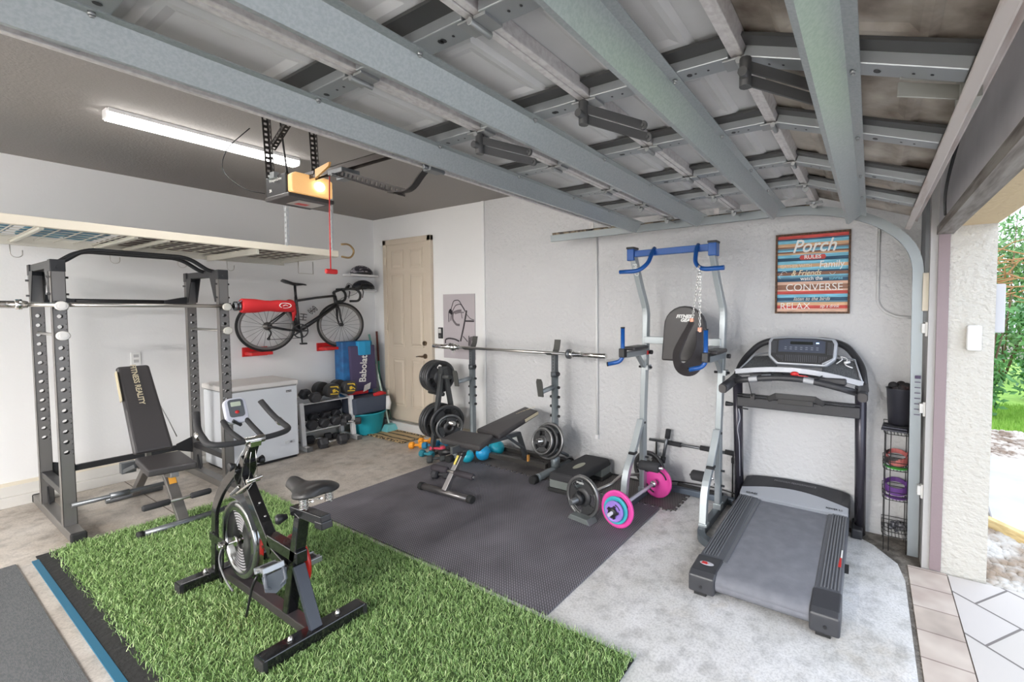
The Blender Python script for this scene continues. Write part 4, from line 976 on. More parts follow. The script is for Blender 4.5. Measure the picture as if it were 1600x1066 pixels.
foammat([((2.3,-.47),(4.80,-.47),1,-1),((4.80,-.47),(4.80,-.03),1,1),((4.80,-.03),(2.3,-.03),0,1),((2.3,-.03),(2.3,-.47),0,1)], .0105, FB, 'darker foam mat strip along the plastered wall under the bench stand')
# artificial turf
t = thing('artificial_turf', 'green artificial turf mat with black rubber underlay under the exercise bike', 'turf', (3.3,-2.55,0))
b = MB(); b.box(1.42,5.23,-3.175,-1.96,.0,.006); mkobj('underlay', b, mat('black_underlay', (.022,.022,.022), .9, bump=(30,.6,.01)), t)
b = MB(); b.box(1.50,5.23,-3.200,-3.172,.0,.008); mkobj('blue_edge_strip', b, mat('blue_tape', (.02,.13,.22), .6), t)
b = MB(); b.box(1.43,5.22,-3.09,-1.965,.006,.012); mkobj('backing', b, mat('turf_backing', (.10,.16,.05), .95, var=((.05,.09,.03), 40, .4, .6)), t)
def blades(n, x0, x1, y0, y1, z, h0, h1, w, rag=.0):
    rs = np.random.RandomState(3); x = rs.uniform(x0,x1,n); y = rs.uniform(y0,y1,n)
    if rag: y = np.where((y < y0+.05), y+rs.uniform(-rag,rag,n), y)
    a = rs.uniform(0,2*np.pi,n); la = rs.uniform(0,2*np.pi,n); h = rs.uniform(h0,h1,n); le = rs.uniform(.25,1.1,n)*h
    dx, dy = np.cos(a)*w/2, np.sin(a)*w/2; lx, ly = np.cos(la)*le, np.sin(la)*le; zz = np.full(n, z)
    P = np.stack([np.stack([x-dx,y-dy,zz],1), np.stack([x+dx,y+dy,zz],1), np.stack([x+dx*.8+lx*.35,y+dy*.8+ly*.35,z+h*.6],1), np.stack([x-dx*.8+lx*.35,y-dy*.8+ly*.35,z+h*.6],1), np.stack([x+lx,y+ly,z+h*.9],1)],1).reshape(-1,3)
    i = np.arange(n)[:,None]*5; q = i+np.array([[0,1,2,3]]); tr = i+np.array([[3,2,4]])
    me = bpy.data.meshes.new('grass_pile'); me.vertices.add(n*5); me.vertices.foreach_set('co', P.ravel())
    loops = np.concatenate([q,tr],1).ravel(); me.loops.add(n*7); me.loops.foreach_set('vertex_index', loops)
    st = (np.arange(n)[:,None]*7+np.array([[0,4]])).ravel(); me.polygons.add(n*2); me.polygons.foreach_set('loop_start', st); me.update(calc_edges=True); me.validate()
    return me
me = blades(72000, 1.42, 5.235, -3.10, -1.955, .010, .018, .034, .0032, .03)
go = bpy.data.objects.new('grass_pile', me); COL.objects.link(go); go.parent = t; go.matrix_parent_inverse = PM[t.name].inverted(); go['kind'] = 'stuff'
gmat = bpy.data.materials.new('turf_blade'); gmat.use_nodes = True; n_ = gmat.node_tree.nodes; l_ = gmat.node_tree.links; bb_ = n_['Principled BSDF']
geo = n_.new('ShaderNodeNewGeometry'); rp = n_.new('ShaderNodeValToRGB'); e = rp.color_ramp.elements; e[0].color = (.13,.24,.06,1); e[1].color = (.60,.72,.36,1); x_ = e.new(.45); x_.color = (.26,.42,.14,1); x_ = e.new(.85); x_.color = (.42,.60,.24,1)
l_.new(geo.outputs['Random Per Island'], rp.inputs[0]); l_.new(rp.outputs[0], bb_.inputs['Base Color']); bb_.inputs['Roughness'].default_value = .45
me.materials.append(gmat)
b = MB(); b.box(1.46,6.0,-6.2,-3.257,0,.007)
single('grey_rug', b, mat('grey_woven_rug', (.17,.175,.18), .95, bump=(140,.9,.01), var=((.125,.135,.14), 45, .4, .6), stretch=(1,3.5,1)), 'flat grey woven rug on the floor beyond the blue edge of the turf', 'rug')

# ================================================================ POWER RACK
def perf_post(b, x, y, z0, z1, w, zs, r):
    """hollow square post, +x and -x faces really pierced at heights zs"""
    h = w/2
    b.box(x-h,x+h,y-h,y-h+.003,z0,z1); b.box(x-h,x+h,y+h-.003,y+h,z0,z1)
    for sx in (-1,1):
        xx = x+sx*h; zc = z0
        for z in zs:
            b.add([(xx,y-h,zc),(xx,y+h,zc),(xx,y+h,z-r*1.3),(xx,y-h,z-r*1.3)], [(0,1,2,3)])
            sq = []; oc = []
            for k in range(12):
                a = 2*math.pi*k/12; c, s = math.cos(a), math.sin(a); m_ = max(abs(c),abs(s)); sq.append((xx,y+h*c/m_,z+r*1.3*s/m_)); oc.append((xx,y+r*c,z+r*s))
            inn = [(xx-sx*.004,p[1],p[2]) for p in oc]
            b.add(sq+oc+inn, [(k,(k+1)%12,12+(k+1)%12,12+k) for k in range(12)]+[(12+k,12+(k+1)%12,24+(k+1)%12,24+k) for k in range(12)])
            zc = z+r*1.3
        b.add([(xx,y-h,zc),(xx,y+h,zc),(xx,y+h,z1),(xx,y-h,z1)], [(0,1,2,3)])
    b.box(x-h,x+h,y-h,y+h,z1-.003,z1)
t = thing('power_rack', 'tall grey four post power rack with angled pull up bars', 'power rack', (.75,-2.53,0))
g = M['rackgrey']; YA, YB = -2.985, -2.07; XR, XF = .37, 1.125; zs = [.60+.0755*k for k in range(18) if k not in (15,)]
dkb = mat('black_bracket', (.03,.03,.032), .4, .3)
for y in (YA, YB):
    for x in (XR, XF):
        b = MB(); perf_post(b, x, y, .06, 1.93, .066, [z for z in zs if z < 1.62], .0150); mkobj('upright', b, g, t)
        b = MB(); b.box(x-.036,x+.036,y-.036,y+.036,1.90,1.985); b.prism([(-.036,1.90),(.036,1.90),(.05 if x == XR else .036,1.90)], (x,y,0), (1,0,0), (0,0,1), .0) if False else None
        mkobj('top_cap', b, dkb, t, bevel=.004)
        b = MB(); s = 1 if x == XR else -1
        for yy in (y-.035, y+.031): b.prism([(s*.030,1.70),(s*.036,1.93),(s*.16,1.93),(s*.06,1.70)], (x,yy,0), (1,0,0), (0,0,1), -.004 if True else 0)
        b.prism([(s*.03,.06),(s*.10,.06),(s*.04,.20),(s*.03,.20)], (x,y+.003,0), (1,0,0), (0,0,1), .006)
        mkobj('gusset', b, dkb, t)
        b = MB(); [b.cyl((x+.034,y+q,z),(x+.046,y+q,z), .009, 6) for q in (0,) for z in (1.93,)]; [b.cyl((x,y-.05,z),(x,y+.05,z), .008, 6) for z in (1.86,1.74)]; mkobj('bolt', b, dkb, t)
    b = MB(); b.box(.06,1.36,y-.034,y+.034,.002,.066); f_ = mkobj('base_rail', b, g, t, bevel=.004)
    b = MB(); b.box(1.355,1.40,y-.038,y+.038,.0,.070); b.box(.03,.065,y-.038,y+.038,.0,.070); mkobj('end_cap', b, M['rubber'], f_, bevel=.01)
    b = MB(); b.bar((XR,y,.30),(XF,y,.30), .05,.05); b.bar((XR,y,1.955),(XF,y,1.955), .055,.055); mkobj('side_beam', b, dkb, t, bevel=.003)
b = MB(); b.tube([(XR,YA+.03,1.705),(XR,YB-.03,1.705)], .018, 10)
for y, s in ((YA,1),(YB,-1)): b.prism([(0,-.05),(s*.05,-.04),(s*.16,-.012),(s*.16,.012),(s*.05,.04),(0,.05)], (XR-.025,y+s*.03,1.705), (0,1,0), (0,0,1), .05)
mkobj('rear_cross_beam', b, dkb, t)
b = MB(); b.bar((XR,YA+.03,.30),(XR,YB-.03,.30), .03,.05)
for y, s in ((YA,1),(YB,-1)): b.prism([(0,-.08),(s*.12,-.03),(s*.12,.03),(0,.08)], (XR+.02,y+s*.03,.31), (0,1,0), (0,0,1), .006)
mkobj('lower_cross_beam', b, dkb, t, bevel=.003)
b = MB(); b.tube([(1.20,YA,.22),(1.20,-2.44,.22)], .017, 10); b.cyl((1.20,-2.80,.22),(1.20,-2.70,.22), .024, 12); mkobj('storage_bar', b, M['gunmetal'], t)
for x in (.80, .985):
    b = MB(); b.tube(bend([(x,YA,1.975),(x,YA+.05,1.985),(x,-2.83,2.085),(x,-2.25,2.085),(x,YB-.05,1.985),(x,YB,1.975)],.07), .0165, 12); mkobj('pull_up_bar', b, dkb, t)
wt = mat('white_knob', (.75,.74,.72), .35)
for y in (YA, YB):
    for z in (1.655, 1.445):
        b = MB(); b.cyl((1.16,y,z),(1.215,y,z), .016, 12); b.tube([(1.215,y,z),(1.222,y,z),(1.232,y,z)], [.028,.034,.028], 20); b.cyl((1.232,y,z),(1.238,y,z), .018, 14); mkobj('j_hook_pin' if z > 1.6 else 'safety_pin', b, wt if y == YA else mat('pale_knob', (.62,.60,.54), .4, .3), t)
    b = MB(); b.box(1.16,1.215,y-.028,y+.028,1.628,1.636); b.box(1.213,1.219,y-.028,y+.028,1.63,1.69); mkobj('j_hook', b, dkb, t)
    b = MB(); b.tube([(.39,y,1.445),(1.15,y,1.445)], .012, 8); mkobj('safety_bar', b, M['steel'], t)
# olympic barbell across the rack, red pad over its right sleeve
def barbell(p0, p1, label, smat, grp=None, sl=.42, r=.0145, rs=.025, collar=.036, shaftm=None):
    p0 = Vector(p0); p1 = Vector(p1); d = (p1-p0).normalized(); t = thing('barbell', label, 'barbell', (p0+p1)/2-Vector((0,0,r)), 0, grp)
    b = MB(); b.cyl(p0+d*sl, p1-d*sl, r, 14); mkobj('shaft', b, shaftm or smat, t)
    for a, s in ((p0,1),(p1,-1)):
        b = MB(); b.tube([a, a+d*s*.004, a+d*s*(sl-.05)], [rs*.85,rs,rs], 16); b.tube([a+d*s*(sl-.055), a+d*s*(sl-.05), a+d*s*(sl-.025), a+d*s*(sl-.02), a+d*s*sl], [rs,collar,collar,rs*1.1,rs*.9], 18); mkobj('sleeve', b, smat, t)
    return t
barbell((1.195,-3.545,1.663),(1.195,-1.545,1.663), 'long steel barbell resting across the tall power rack', M['chrome'], shaftm=M['steel'])
b = MB(); rings = []
for y, r in ((-1.965,.060),(-1.955,.066),(-1.86,.064),(-1.78,.052),(-1.74,.050),(-1.68,.058),(-1.60,.056),(-1.55,.058),(-1.545,.050)):
    rings.append([Vector((1.195+math.cos(a)*r*.85, y, 1.667+math.sin(a)*r)) for a in [2*math.pi*k/20 for k in range(20)]])
b.loft(rings); rp_ = single('barbell_pad', b, M['red'], 'red padded sleeve over the barbell end in front of the hanging bicycle', 'barbell pad')
b = MB(); c = Vector((1.250,-1.635,1.672))-rp_.location; b.tube([c+Vector((-.002 if abs(math.sin(a)) < .7 else -.012, math.cos(a)*.048, math.sin(a)*.024)) for a in [2*math.pi*k/20 for k in range(20)]], .004, 5, closed=True); b.tube([c+Vector((0,-.02,-.004)),c+Vector((0,0,.006)),c+Vector((0,.02,-.002))], .004, 5)
mkobj('oval_logo', b, M['text'], rp_, world=False)
for (y0_, y1_, lb) in ((-2.02,-1.97,'black spring clip collar beside the red pad on the rack barbell'),):
    b = MB(); b.lathe([(.027,-.025),(.042,-.02),(.042,.0),(.032,.002),(.032,.01),(.042,.012),(.042,.02),(.027,.025)], (1.195,-1.992,1.663), (0,1,0), 20); b.bar((1.23,-2.0,1.69),(1.24,-1.97,1.715),.014,.008); single('collar_clip', b, M['gunmetal'], lb, 'barbell clip')

# adjustable bench reclined inside the rack
def pad(name, cs, th, m, parent, bev=.014):
    """upholstered pad: 4 top corners (counter-clockwise) and a thickness"""
    cs = [Vector(c) for c in cs]; n = (cs[1]-cs[0]).cross(cs[3]-cs[0]).normalized(); b = MB()
    if n.z < 0 and abs(n.z) > .3: n = -n
    b.add(cs+[c-n*th for c in cs], [(0,1,2,3),(7,6,5,4),(0,4,5,1),(1,5,6,2),(2,6,7,3),(3,7,4,0)]); return mkobj(name, b, m, parent, bevel=bev, bseg=3), n
t = thing('adjustable_bench', 'black adjustable weight bench with tall reclined backrest in the power rack', 'weight bench', (1.4,-2.52,0))
b = MB(); b.tube([(1.70,-2.755,.030),(1.70,-2.285,.030)], .026, 14); f_ = mkobj('front_foot', b, M['gunmetal'], t)
b = MB(); b.cyl((1.70,-2.775,.03),(1.70,-2.745,.03), .030, 14); b.cyl((1.70,-2.295,.03),(1.70,-2.27,.03), .030, 14); mkobj('end_cap', b, M['rubber'], f_)
b = MB(); b.bar((1.685,-2.53,.04),(1.44,-2.55,.40), .062,.040,(1,0,1)); lg = mkobj('leg', b, g, t, bevel=.004)
b = MB(); b.bar((1.525,-2.548,.317),(1.505,-2.549,.347), .045,.0415,(1,0,1)) ; b = MB(); b.prism([(-.02,.0),(.02,.0),(.02,.055),(-.02,.055)], (1.552,-2.543,.300), (0,1,0), (-.56,0,.83), .003); mkobj('orange_label', b, mat('orange_label', (.75,.35,.05), .5), lg)
b = MB(); b.tube([(1.70,-2.73,.215),(1.70,-2.385,.215)], .012, 10); ro = mkobj('roller_bar', b, M['steel'], t)
for a_, c_ in ((-2.745,-2.60),(-2.49,-2.37)):
    b = MB(); b.tube([(1.70,a_,.215),(1.70,a_+.01,.215),(1.70,c_-.01,.215),(1.70,c_,.215)], [.016,.023,.023,.016], 14); mkobj('foam_roller', b, M['foam'], ro)
pad('seat', [(1.60,-2.69,.455),(1.66,-2.43,.455),(1.24,-2.415,.475),(1.20,-2.665,.475)], .055, M['vinyl'], t)
bk, nn = pad('backrest', [(1.20,-2.665,.50),(1.20,-2.44,.50),(.93,-2.50,1.175),(.93,-2.685,1.175)], .055, M['vinyl'], t, .02)
ax = (Vector((.93,-2.59,1.175))-Vector((1.20,-2.55,.50))).normalized(); up_ = ax; ri = Vector((0,1,0)); nrm = ri.cross(up_)
if nrm.x < 0: nrm = -nrm
gold = mat('gold_print', (.62,.55,.38), .5)
txt('lettering', 'FITNESS REALITY', .045, Vector((1.0,-2.605,1.02))+nrm*.012, -ax, nrm.cross(-ax), gold, bk, .0008, bold=.001)
b = MB(); b.bar((.93,-2.69,1.13),(1.02,-2.685,.90),.004,.055,(1,0,.3)); mkobj('beige_side_strip', b, mat('beige_vinyl', (.62,.55,.38), .6), bk)
b = MB(); b.bar((1.62,-2.55,.39),(.95,-2.55,.30), .045,.05); b.bar((.95,-2.55,.30),(.62,-2.55,.03), .05,.05,(1,0,0)); b.bar((1.02,-2.55,.33),(1.02,-2.55,.80), .03,.04,(1,0,0)); b.bar((1.20,-2.65,.40),(1.20,-2.45,.40), .03,.03); mkobj('frame', b, g, t, bevel=.003)
b = MB(); b.tube([(.62,-2.72,.028),(.62,-2.38,.028)], .026, 12); mkobj('rear_foot', b, M['gunmetal'], t)
b = MB(); b.box(1.06,1.12,-2.72,-2.64,.345,.43); b.bar((1.10,-2.70,.36),(1.24,-2.66,.42),.04,.03); mkobj('adjustment_bracket', b, M['gunmetal'], t, bevel=.003)
b = MB(); b.tube([(.88,-2.50,1.0),(.55,-2.30,.60),(.42,-2.22,.42)], .004, 5); single('loose_cord', b, mat('pale_cord', (.45,.45,.45), .6), 'thin pale cord running from the tall backrest down to the rack post', 'cord')

# ================================================================ SPIN BIKE
t = thing('exercise_bike', 'black indoor cycling bike with a red chain guard on the turf', 'exercise bike', (3.3,-2.64,0))
G = M['gloss']; yc = -2.64; z0 = .022
def bx2(x, y0, y1, w, name):
    b = MB(); b.box(x-w/2,x+w/2,y0,y1,z0,z0+.055); o = mkobj(name, b, G, t, bevel=.006)
    b = MB(); b.box(x-w/2-.002,x+w/2+.002,y0-.006,y0+.015,z0-.006,z0+.05); b.box(x-w/2-.002,x+w/2+.002,y1-.015,y1+.006,z0-.006,z0+.05); mkobj('foot_pad', b, M['rubber'], o, bevel=.003)
    b = MB(); [b.tube([(x,yy,z0+.055),(x,yy,z0+.063),(x,yy,z0+.078)], [.014,.011,.006], 10) for yy in (y0+.12, y1-.12)]; mkobj('levelling_bolt', b, M['steel'], o)
bx2(3.825,-2.865,-2.415,.085,'rear_foot'); bx2(2.775,-2.85,-2.43,.075,'front_foot')
b = MB(); b.bar((2.80,yc,z0+.03),(3.80,yc,z0+.03), .055,.045); mkobj('base_beam', b, mat('satin_black_beam', (.035,.03,.032), .4), t, bevel=.004)
# front fork: two straps bent over the flywheel
for s in (-1,1):
    b = MB(); b.rect(bend([(2.82,yc+s*.062,z0+.05),(2.86,yc+s*.062,.47),(2.95,yc+s*.055,.60),(3.10,yc+s*.038,.74)],.05,3), .058, .018, (0,1,0)); 
    mkobj('fork', b, G, t, bevel=.003)
b = MB(); b.bar((2.80,yc-.085,z0+.045),(2.80,yc+.085,z0+.045), .06,.035); mkobj('fork_base', b, G, t, bevel=.003)
b = MB(); b.bar((3.06,yc,.66),(3.165,yc,.80), .062,.062,(1,0,0)); b.cyl((3.11,yc-.052,.735),(3.11,yc+.052,.735), .012, 8); mkobj('head_tube', b, G, t, bevel=.004)
b = MB(); b.bar((3.13,yc,.76),(3.225,yc,.905), .045,.045,(1,0,0)); mkobj('handlebar_post', b, G, t, bevel=.004)
for s in (-1,1):
    b = MB(); b.tube([(3.125,yc+s*.05,.765),(3.125,yc+s*.075,.765),(3.125,yc+s*.08,.765)], [.014,.026,.020], 12); mkobj('clamp_knob', b, M['black'], t)
b = MB(); b.bar((3.09,yc,.69),(3.44,yc,.335), .05,.066,(1,0,1)); b.bar((3.40,yc,.405),(3.72,yc,.395), .05,.062); b.bar((3.43,yc,.35),(3.62,yc,.30),.05,.06); fr = mkobj('frame', b, G, t, bevel=.005)
b = MB(); [b.cyl((p[0],yc+q,p[1]),(p[0]+.002,yc+q,p[1]+.008), .0055, 8) for p in ((3.27,.565),(3.33,.505)) for q in (0,)]; [b.cyl((x,yc,.426),(x,yc,.432), .0055, 8) for x in (3.50,3.62)]; mkobj('bolt', b, M['chrome'], fr)
b = MB(); b.bar((3.575,yc,z0+.04),(3.735,yc,.62), .05,.052,(1,0,0)); mkobj('seat_tube', b, G, t, bevel=.005)
b = MB(); b.bar((3.685,yc-.002,.345),(3.835,yc,z0+.05), .052,.026,(1,0,1)); mkobj('rear_brace', b, mat('satin_blue_black', (.035,.04,.055), .3), t, bevel=.003)
b = MB(); b.bar((3.66,yc,.625),(3.955,yc,.640), .045,.045); b.bar((3.90,yc,.615),(3.965,yc,.618), .05,.035); mkobj('seat_slider', b, G, t, bevel=.004)
b = MB(); b.tube([(3.655,yc-.03,.60),(3.645,yc-.065,.595),(3.64,yc-.075,.594)], [.012,.026,.020], 12); mkobj('seat_knob', b, M['black'], t)
b = MB(); rings = []
for x, w, z, h in ((3.625,.012,.765,.03),(3.635,.030,.768,.045),(3.665,.037,.768,.055),(3.71,.036,.760,.06),(3.755,.048,.755,.06),(3.805,.078,.762,.065),(3.86,.098,.772,.07),(3.905,.098,.780,.065),(3.935,.070,.780,.05),(3.945,.03,.778,.03)):
    rings.append([Vector((x, yc+math.cos(a)*w, z+math.sin(a)*h*.5*(1 if math.sin(a) > 0 else .9)+ (abs(math.cos(a))**2)*-.016)) for a in [2*math.pi*k/20 for k in range(20)]])
b.loft(rings); sd = mkobj('saddle', b, mat('saddle_black', (.022,.021,.021), .38), t, subsurf=1)
b = MB(); b.tube([(3.70,yc-.02,.735),(3.77,yc-.02,.69),(3.88,yc-.02,.72)], .005, 6); b.tube([(3.70,yc+.02,.735),(3.77,yc+.02,.69),(3.88,yc+.02,.72)], .005, 6); mkobj('saddle_rail', b, M['chrome'], sd)
b = MB()
for s in (-1,1):
    pts = []
    for k in range(40): pts.append((3.875+.017*math.cos(k*1.05), yc+s*.055+.017*math.sin(k*1.05), .695+k*.0013))
    b.tube(pts, .0026, 5)
mkobj('saddle_spring', b, M['chrome'], sd)
# flywheel
FC = Vector((3.03,yc,.305)); R = .222
b = MB(); b.lathe([(R-.05,-.022),(R-.006,-.022),(R,-.016),(R,.016),(R-.006,.022),(R-.05,.022)], FC, (0,1,0), 56, closed=True); fw_ = mkobj('flywheel', b, mat('polished_flywheel', (.35,.36,.36), .16, .9), t)
b = MB()
b.lathe([(.03,-.004),(R-.045,-.012),(R-.045,.012),(.03,.004)], FC, (0,1,0), 56, closed=True); mkobj('flywheel_disc', b, mat('black_disc', (.02,.02,.021), .3), fw_)
b = MB()
for sec_ in ((60,112),(242,296)):
    for k in range(8):
        r0 = .055+k*.0155
        for s in (-1,1):
            ps = arc(FC+Vector((0,s*(.006+.0068*(r0/.17)),0)), r0+.005, sec_[0], sec_[1], 8, (1,0,0), (0,0,1)); b.path(ps, [(-.0045,-.0008),(.0045,-.0008),(.0045,.0008),(-.0045,.0008)], (0,1,0))
mkobj('silver_stripes', b, mat('stripe_grey', (.34,.33,.34), .5), fw_)
b = MB(); b.cyl(FC+Vector((0,-.10,0)), FC+Vector((0,.10,0)), .009, 10); b.tube([FC+Vector((0,-.035,0)),FC+Vector((0,-.03,0)),FC+Vector((0,-.022,0))], [.028,.030,.02], 16); b.cyl(FC+Vector((0,-.11,0)),FC+Vector((0,-.092,0)), .016, 6); b.cyl(FC+Vector((-.05,-.088,-.0)),FC+Vector((.02,-.088,0)), .008, 8); mkobj('axle', b, M['chrome'], fw_)
for s in (-1,1):
    b = MB(); b.bar((2.82,yc+s*.078,.305),(3.05,yc+s*.078,.305), .006,.045); b.bar((2.96,yc+s*.078,z0+.05),(2.99,yc+s*.078,.30),.008,.04,(1,0,0)); mkobj('axle_plate', b, G, t)
b = MB(); b.lathe([(R+.022,-.032),(R+.028,-.03),(R+.028,.03),(R+.022,.032)], FC, (0,1,0), 56); b.f = b.f[:]; 
b2 = MB(); ps = arc(FC, R+.026, 28, 100, 14, (1,0,0), (0,0,1)); b2.path(ps, [(-.030,-.003),(.030,-.003),(.030,.003),(-.030,.003)], (0,1,0)) if False else b2.loft([[p+Vector((0,-.030,0)),p+Vector((0,.030,0)),p+(p-FC).normalized()*.005+Vector((0,.030,0)),p+(p-FC).normalized()*.005+Vector((0,-.030,0))] for p in ps], smooth=False); mkobj('brake_guard', b2, mat('satin_guard', (.25,.26,.27), .3, .7), t)
# red chain guard, cranks, pedals
RC = Vector((3.46,yc+.085,.255)); rd = mat('guard_red', (.70,.03,.02), .3)
b = MB(); b.lathe([(.001,-.012),(.134,-.012),(.148,0),(.134,.014),(.001,.016)], RC, (0,1,0), 48)
b.bar((3.46,RC.y,.325),(3.05,RC.y,.325), .022,.055); b.bar((3.46,RC.y,.215),(3.05,RC.y,.265), .022,.055); b.lathe([(.001,-.011),(.055,-.011),(.060,0),(.055,.011),(.001,.011)], (3.06,RC.y,.300), (0,1,0), 28)
mkobj('chain_guard', b, rd, t)
BBk = Vector((3.545,yc,.300)); b = MB(); b.cyl(BBk+Vector((0,-.09,0)), BBk+Vector((0,.11,0)), .013, 10); b.cyl(BBk+Vector((0,-.052,0)), BBk+Vector((0,.05,0)), .03, 16); mkobj('crank_axle', b, M['black'], t)
for s, a in ((-1,38),(1,218)):
    a = math.radians(a); cy_ = .060 if s < 0 else .105; e = BBk+Vector((math.cos(a)*.115, s*cy_, math.sin(a)*.115)); b = MB(); b.bar(BBk+Vector((0,s*cy_,0)), e, .022,.014,(0,1,0)); cr = mkobj('crank_arm', b, M['chrome'], t, bevel=.003)
    b = MB()
    c = e+Vector((0,s*.045,0)); tilt = Matrix.Translation(c) @ Matrix.Rotation(math.radians(-15 if s < 0 else 0),4,'Y')
    q = MB(); q.box(-.045,.045,-.04,.04,-.010,.012); q.box(-.050,-.040,-.045,.045,-.014,.016); q.box(.040,.050,-.045,.045,-.014,.016); q.cyl((0,-.055,0),(0,.055,0), .008, 8); b._m(q, tilt); pd = mkobj('pedal', b, mat('pedal_silver', (.40,.41,.42), .35, .7), cr, bevel=.003)
    b = MB(); q = MB(); q.box(-.022,.022,-.028,.028,.0115,.015); b._m(q, tilt); mkobj('pedal_grip', b, M['black'], pd)
    if s > 0: continue
    b = MB(); q = MB(); q.tube([(.045,-.038,-.01),(.05,-.04,-.07),(.02,0,-.11),(.05,.04,-.07),(.045,.038,-.01)], .008, 6); q.prism([(-.05,-.0),(.05,-.0),(.042,-.075),(0,-.10),(-.042,-.075)], (.045,0,-.02), (0,1,0), (.15,0,1), .006); b._m(q, tilt); mkobj('toe_cage', b, mat('grey_toe_cage', (.13,.14,.16), .5), pd)
    b = MB(); q = MB(); q.tube(bend([(-.02,s*.045,-.02),(-.08,s*.05,-.07),(-.14,s*.05,-.15),(-.20,s*.05,-.22)],.05), .006, 5); b._m(q, tilt if s < 0 else tilt); 
    if s < 0: mkobj('pedal_strap', b, M['black'], pd)
# handlebars, console, brake cables
gp = mat('grip_foam', (.028,.028,.03), .7)
HB_ = Vector((3.235,yc,.915))
b = MB(); b.tube(bend([(2.97,-2.800,1.065),(3.03,-2.815,.98),(3.21,-2.825,.925),(3.235,-2.73,.915),(3.235,-2.55,.915),(3.21,-2.455,.925),(3.03,-2.465,.98),(2.95,-2.50,1.075)],.06,6), .0155, 12); hbm = mkobj('handlebar', b, gp, t)
for s in (-1,1):
    b = MB(); b.tube(bend([(3.22,yc+s*.045,.915),(3.06,yc+s*.055,.955),(2.98,yc+s*.05,.995)],.05), .013, 10); mkobj('inner_grip', b, gp, t)
b = MB(); b.bar((3.225,yc,.885),(3.235,yc,.918), .05,.05,(1,0,0)); b.cyl((3.235,yc-.045,.915),(3.235,yc+.045,.915), .021, 14); mkobj('bar_clamp', b, M['chrome'], t, bevel=.003)
for s, y in ((-1,-2.822),(1,-2.458)):
    b = MB(); b.tube([(3.10,y,.951),(3.06,y,.965)], .019, 10); mkobj('pulse_sensor', b, M['chrome'], hbm)
b = MB(); cc = Vector((2.955,yc+.012,1.035)); ux = Vector((0,1,0)); uv = Vector((-.42,0,1)).normalized()
# facing the rider (+x, up)
poly = [(a_*1., c_) for a_, c_ in rrect(.105,.150,.034,6)]
b.prism(poly, cc, ux, uv, .030); co = mkobj('console', b, mat('lilac_white_plastic', (.62,.63,.70), .35), t, bevel=.006)
nz_ = ux.cross(uv)
b = MB(); b.prism(rrect(.070,.105,.016,5), cc+nz_*.030+uv*.012, ux, uv, .003); mkobj('console_face', b, mat('grey_face', (.11,.12,.13), .4), co)
b = MB(); b.prism(rrect(.046,.026,.003,2), cc+nz_*.033+uv*.036, ux, uv, .0015); mkobj('lcd_screen', b, mat('lcd_green', (.50,.56,.44), .3), co)
b = MB(); b.lathe([(.001,.004),(.005,.004),(.006,0)], cc+nz_*.033-uv*.012, nz_, 14); b.lathe([(.007,.0015),(.010,.0015),(.010,0)], cc+nz_*.033-uv*.012, nz_, 14); mkobj('red_button', b, M['redp'], co)
b = MB(); b.bar(cc-uv*.05-nz_*.0, Vector((3.02,yc,.975)), .05,.012,(1,0,0)); mkobj('console_bracket', b, M['black'], t)
b = MB()
for k in range(4):
    b.tube(bend([(3.20,yc-.02+.012*k,.89),(3.17+.025*k,yc-.06+.02*k,.80),(3.12+.02*k,yc-.06+.03*k,.70),(3.10+.035*k,yc-.03,.63),(3.09,yc+.0,.58)],.08), .0014, 5)
mkobj('brake_cable', b, M['chrome'], t)
b = MB(); b.bar((3.10,yc-.04,.60),(3.30,yc-.03,.71), .010,.012); b.bar((3.08,yc-.02,.63),(3.02,yc-.04,.575), .014,.014); b.cyl((3.27,yc-.055,.705),(3.27,yc+.005,.705), .012, 10); b.cyl((3.30,yc-.05,.715),(3.32,yc-.0,.73), .008, 8); mkobj('brake_caliper', b, M['chrome'], t, bevel=.002)
b = MB(); b.tube(bend([(3.02,yc-.085,.30),(2.95,yc-.085,.20),(3.02,yc-.085,.12),(3.12,yc-.08,.07)],.08), .005, 6); mkobj('grey_cable', b, mat('grey_cable', (.2,.2,.2), .5), t)
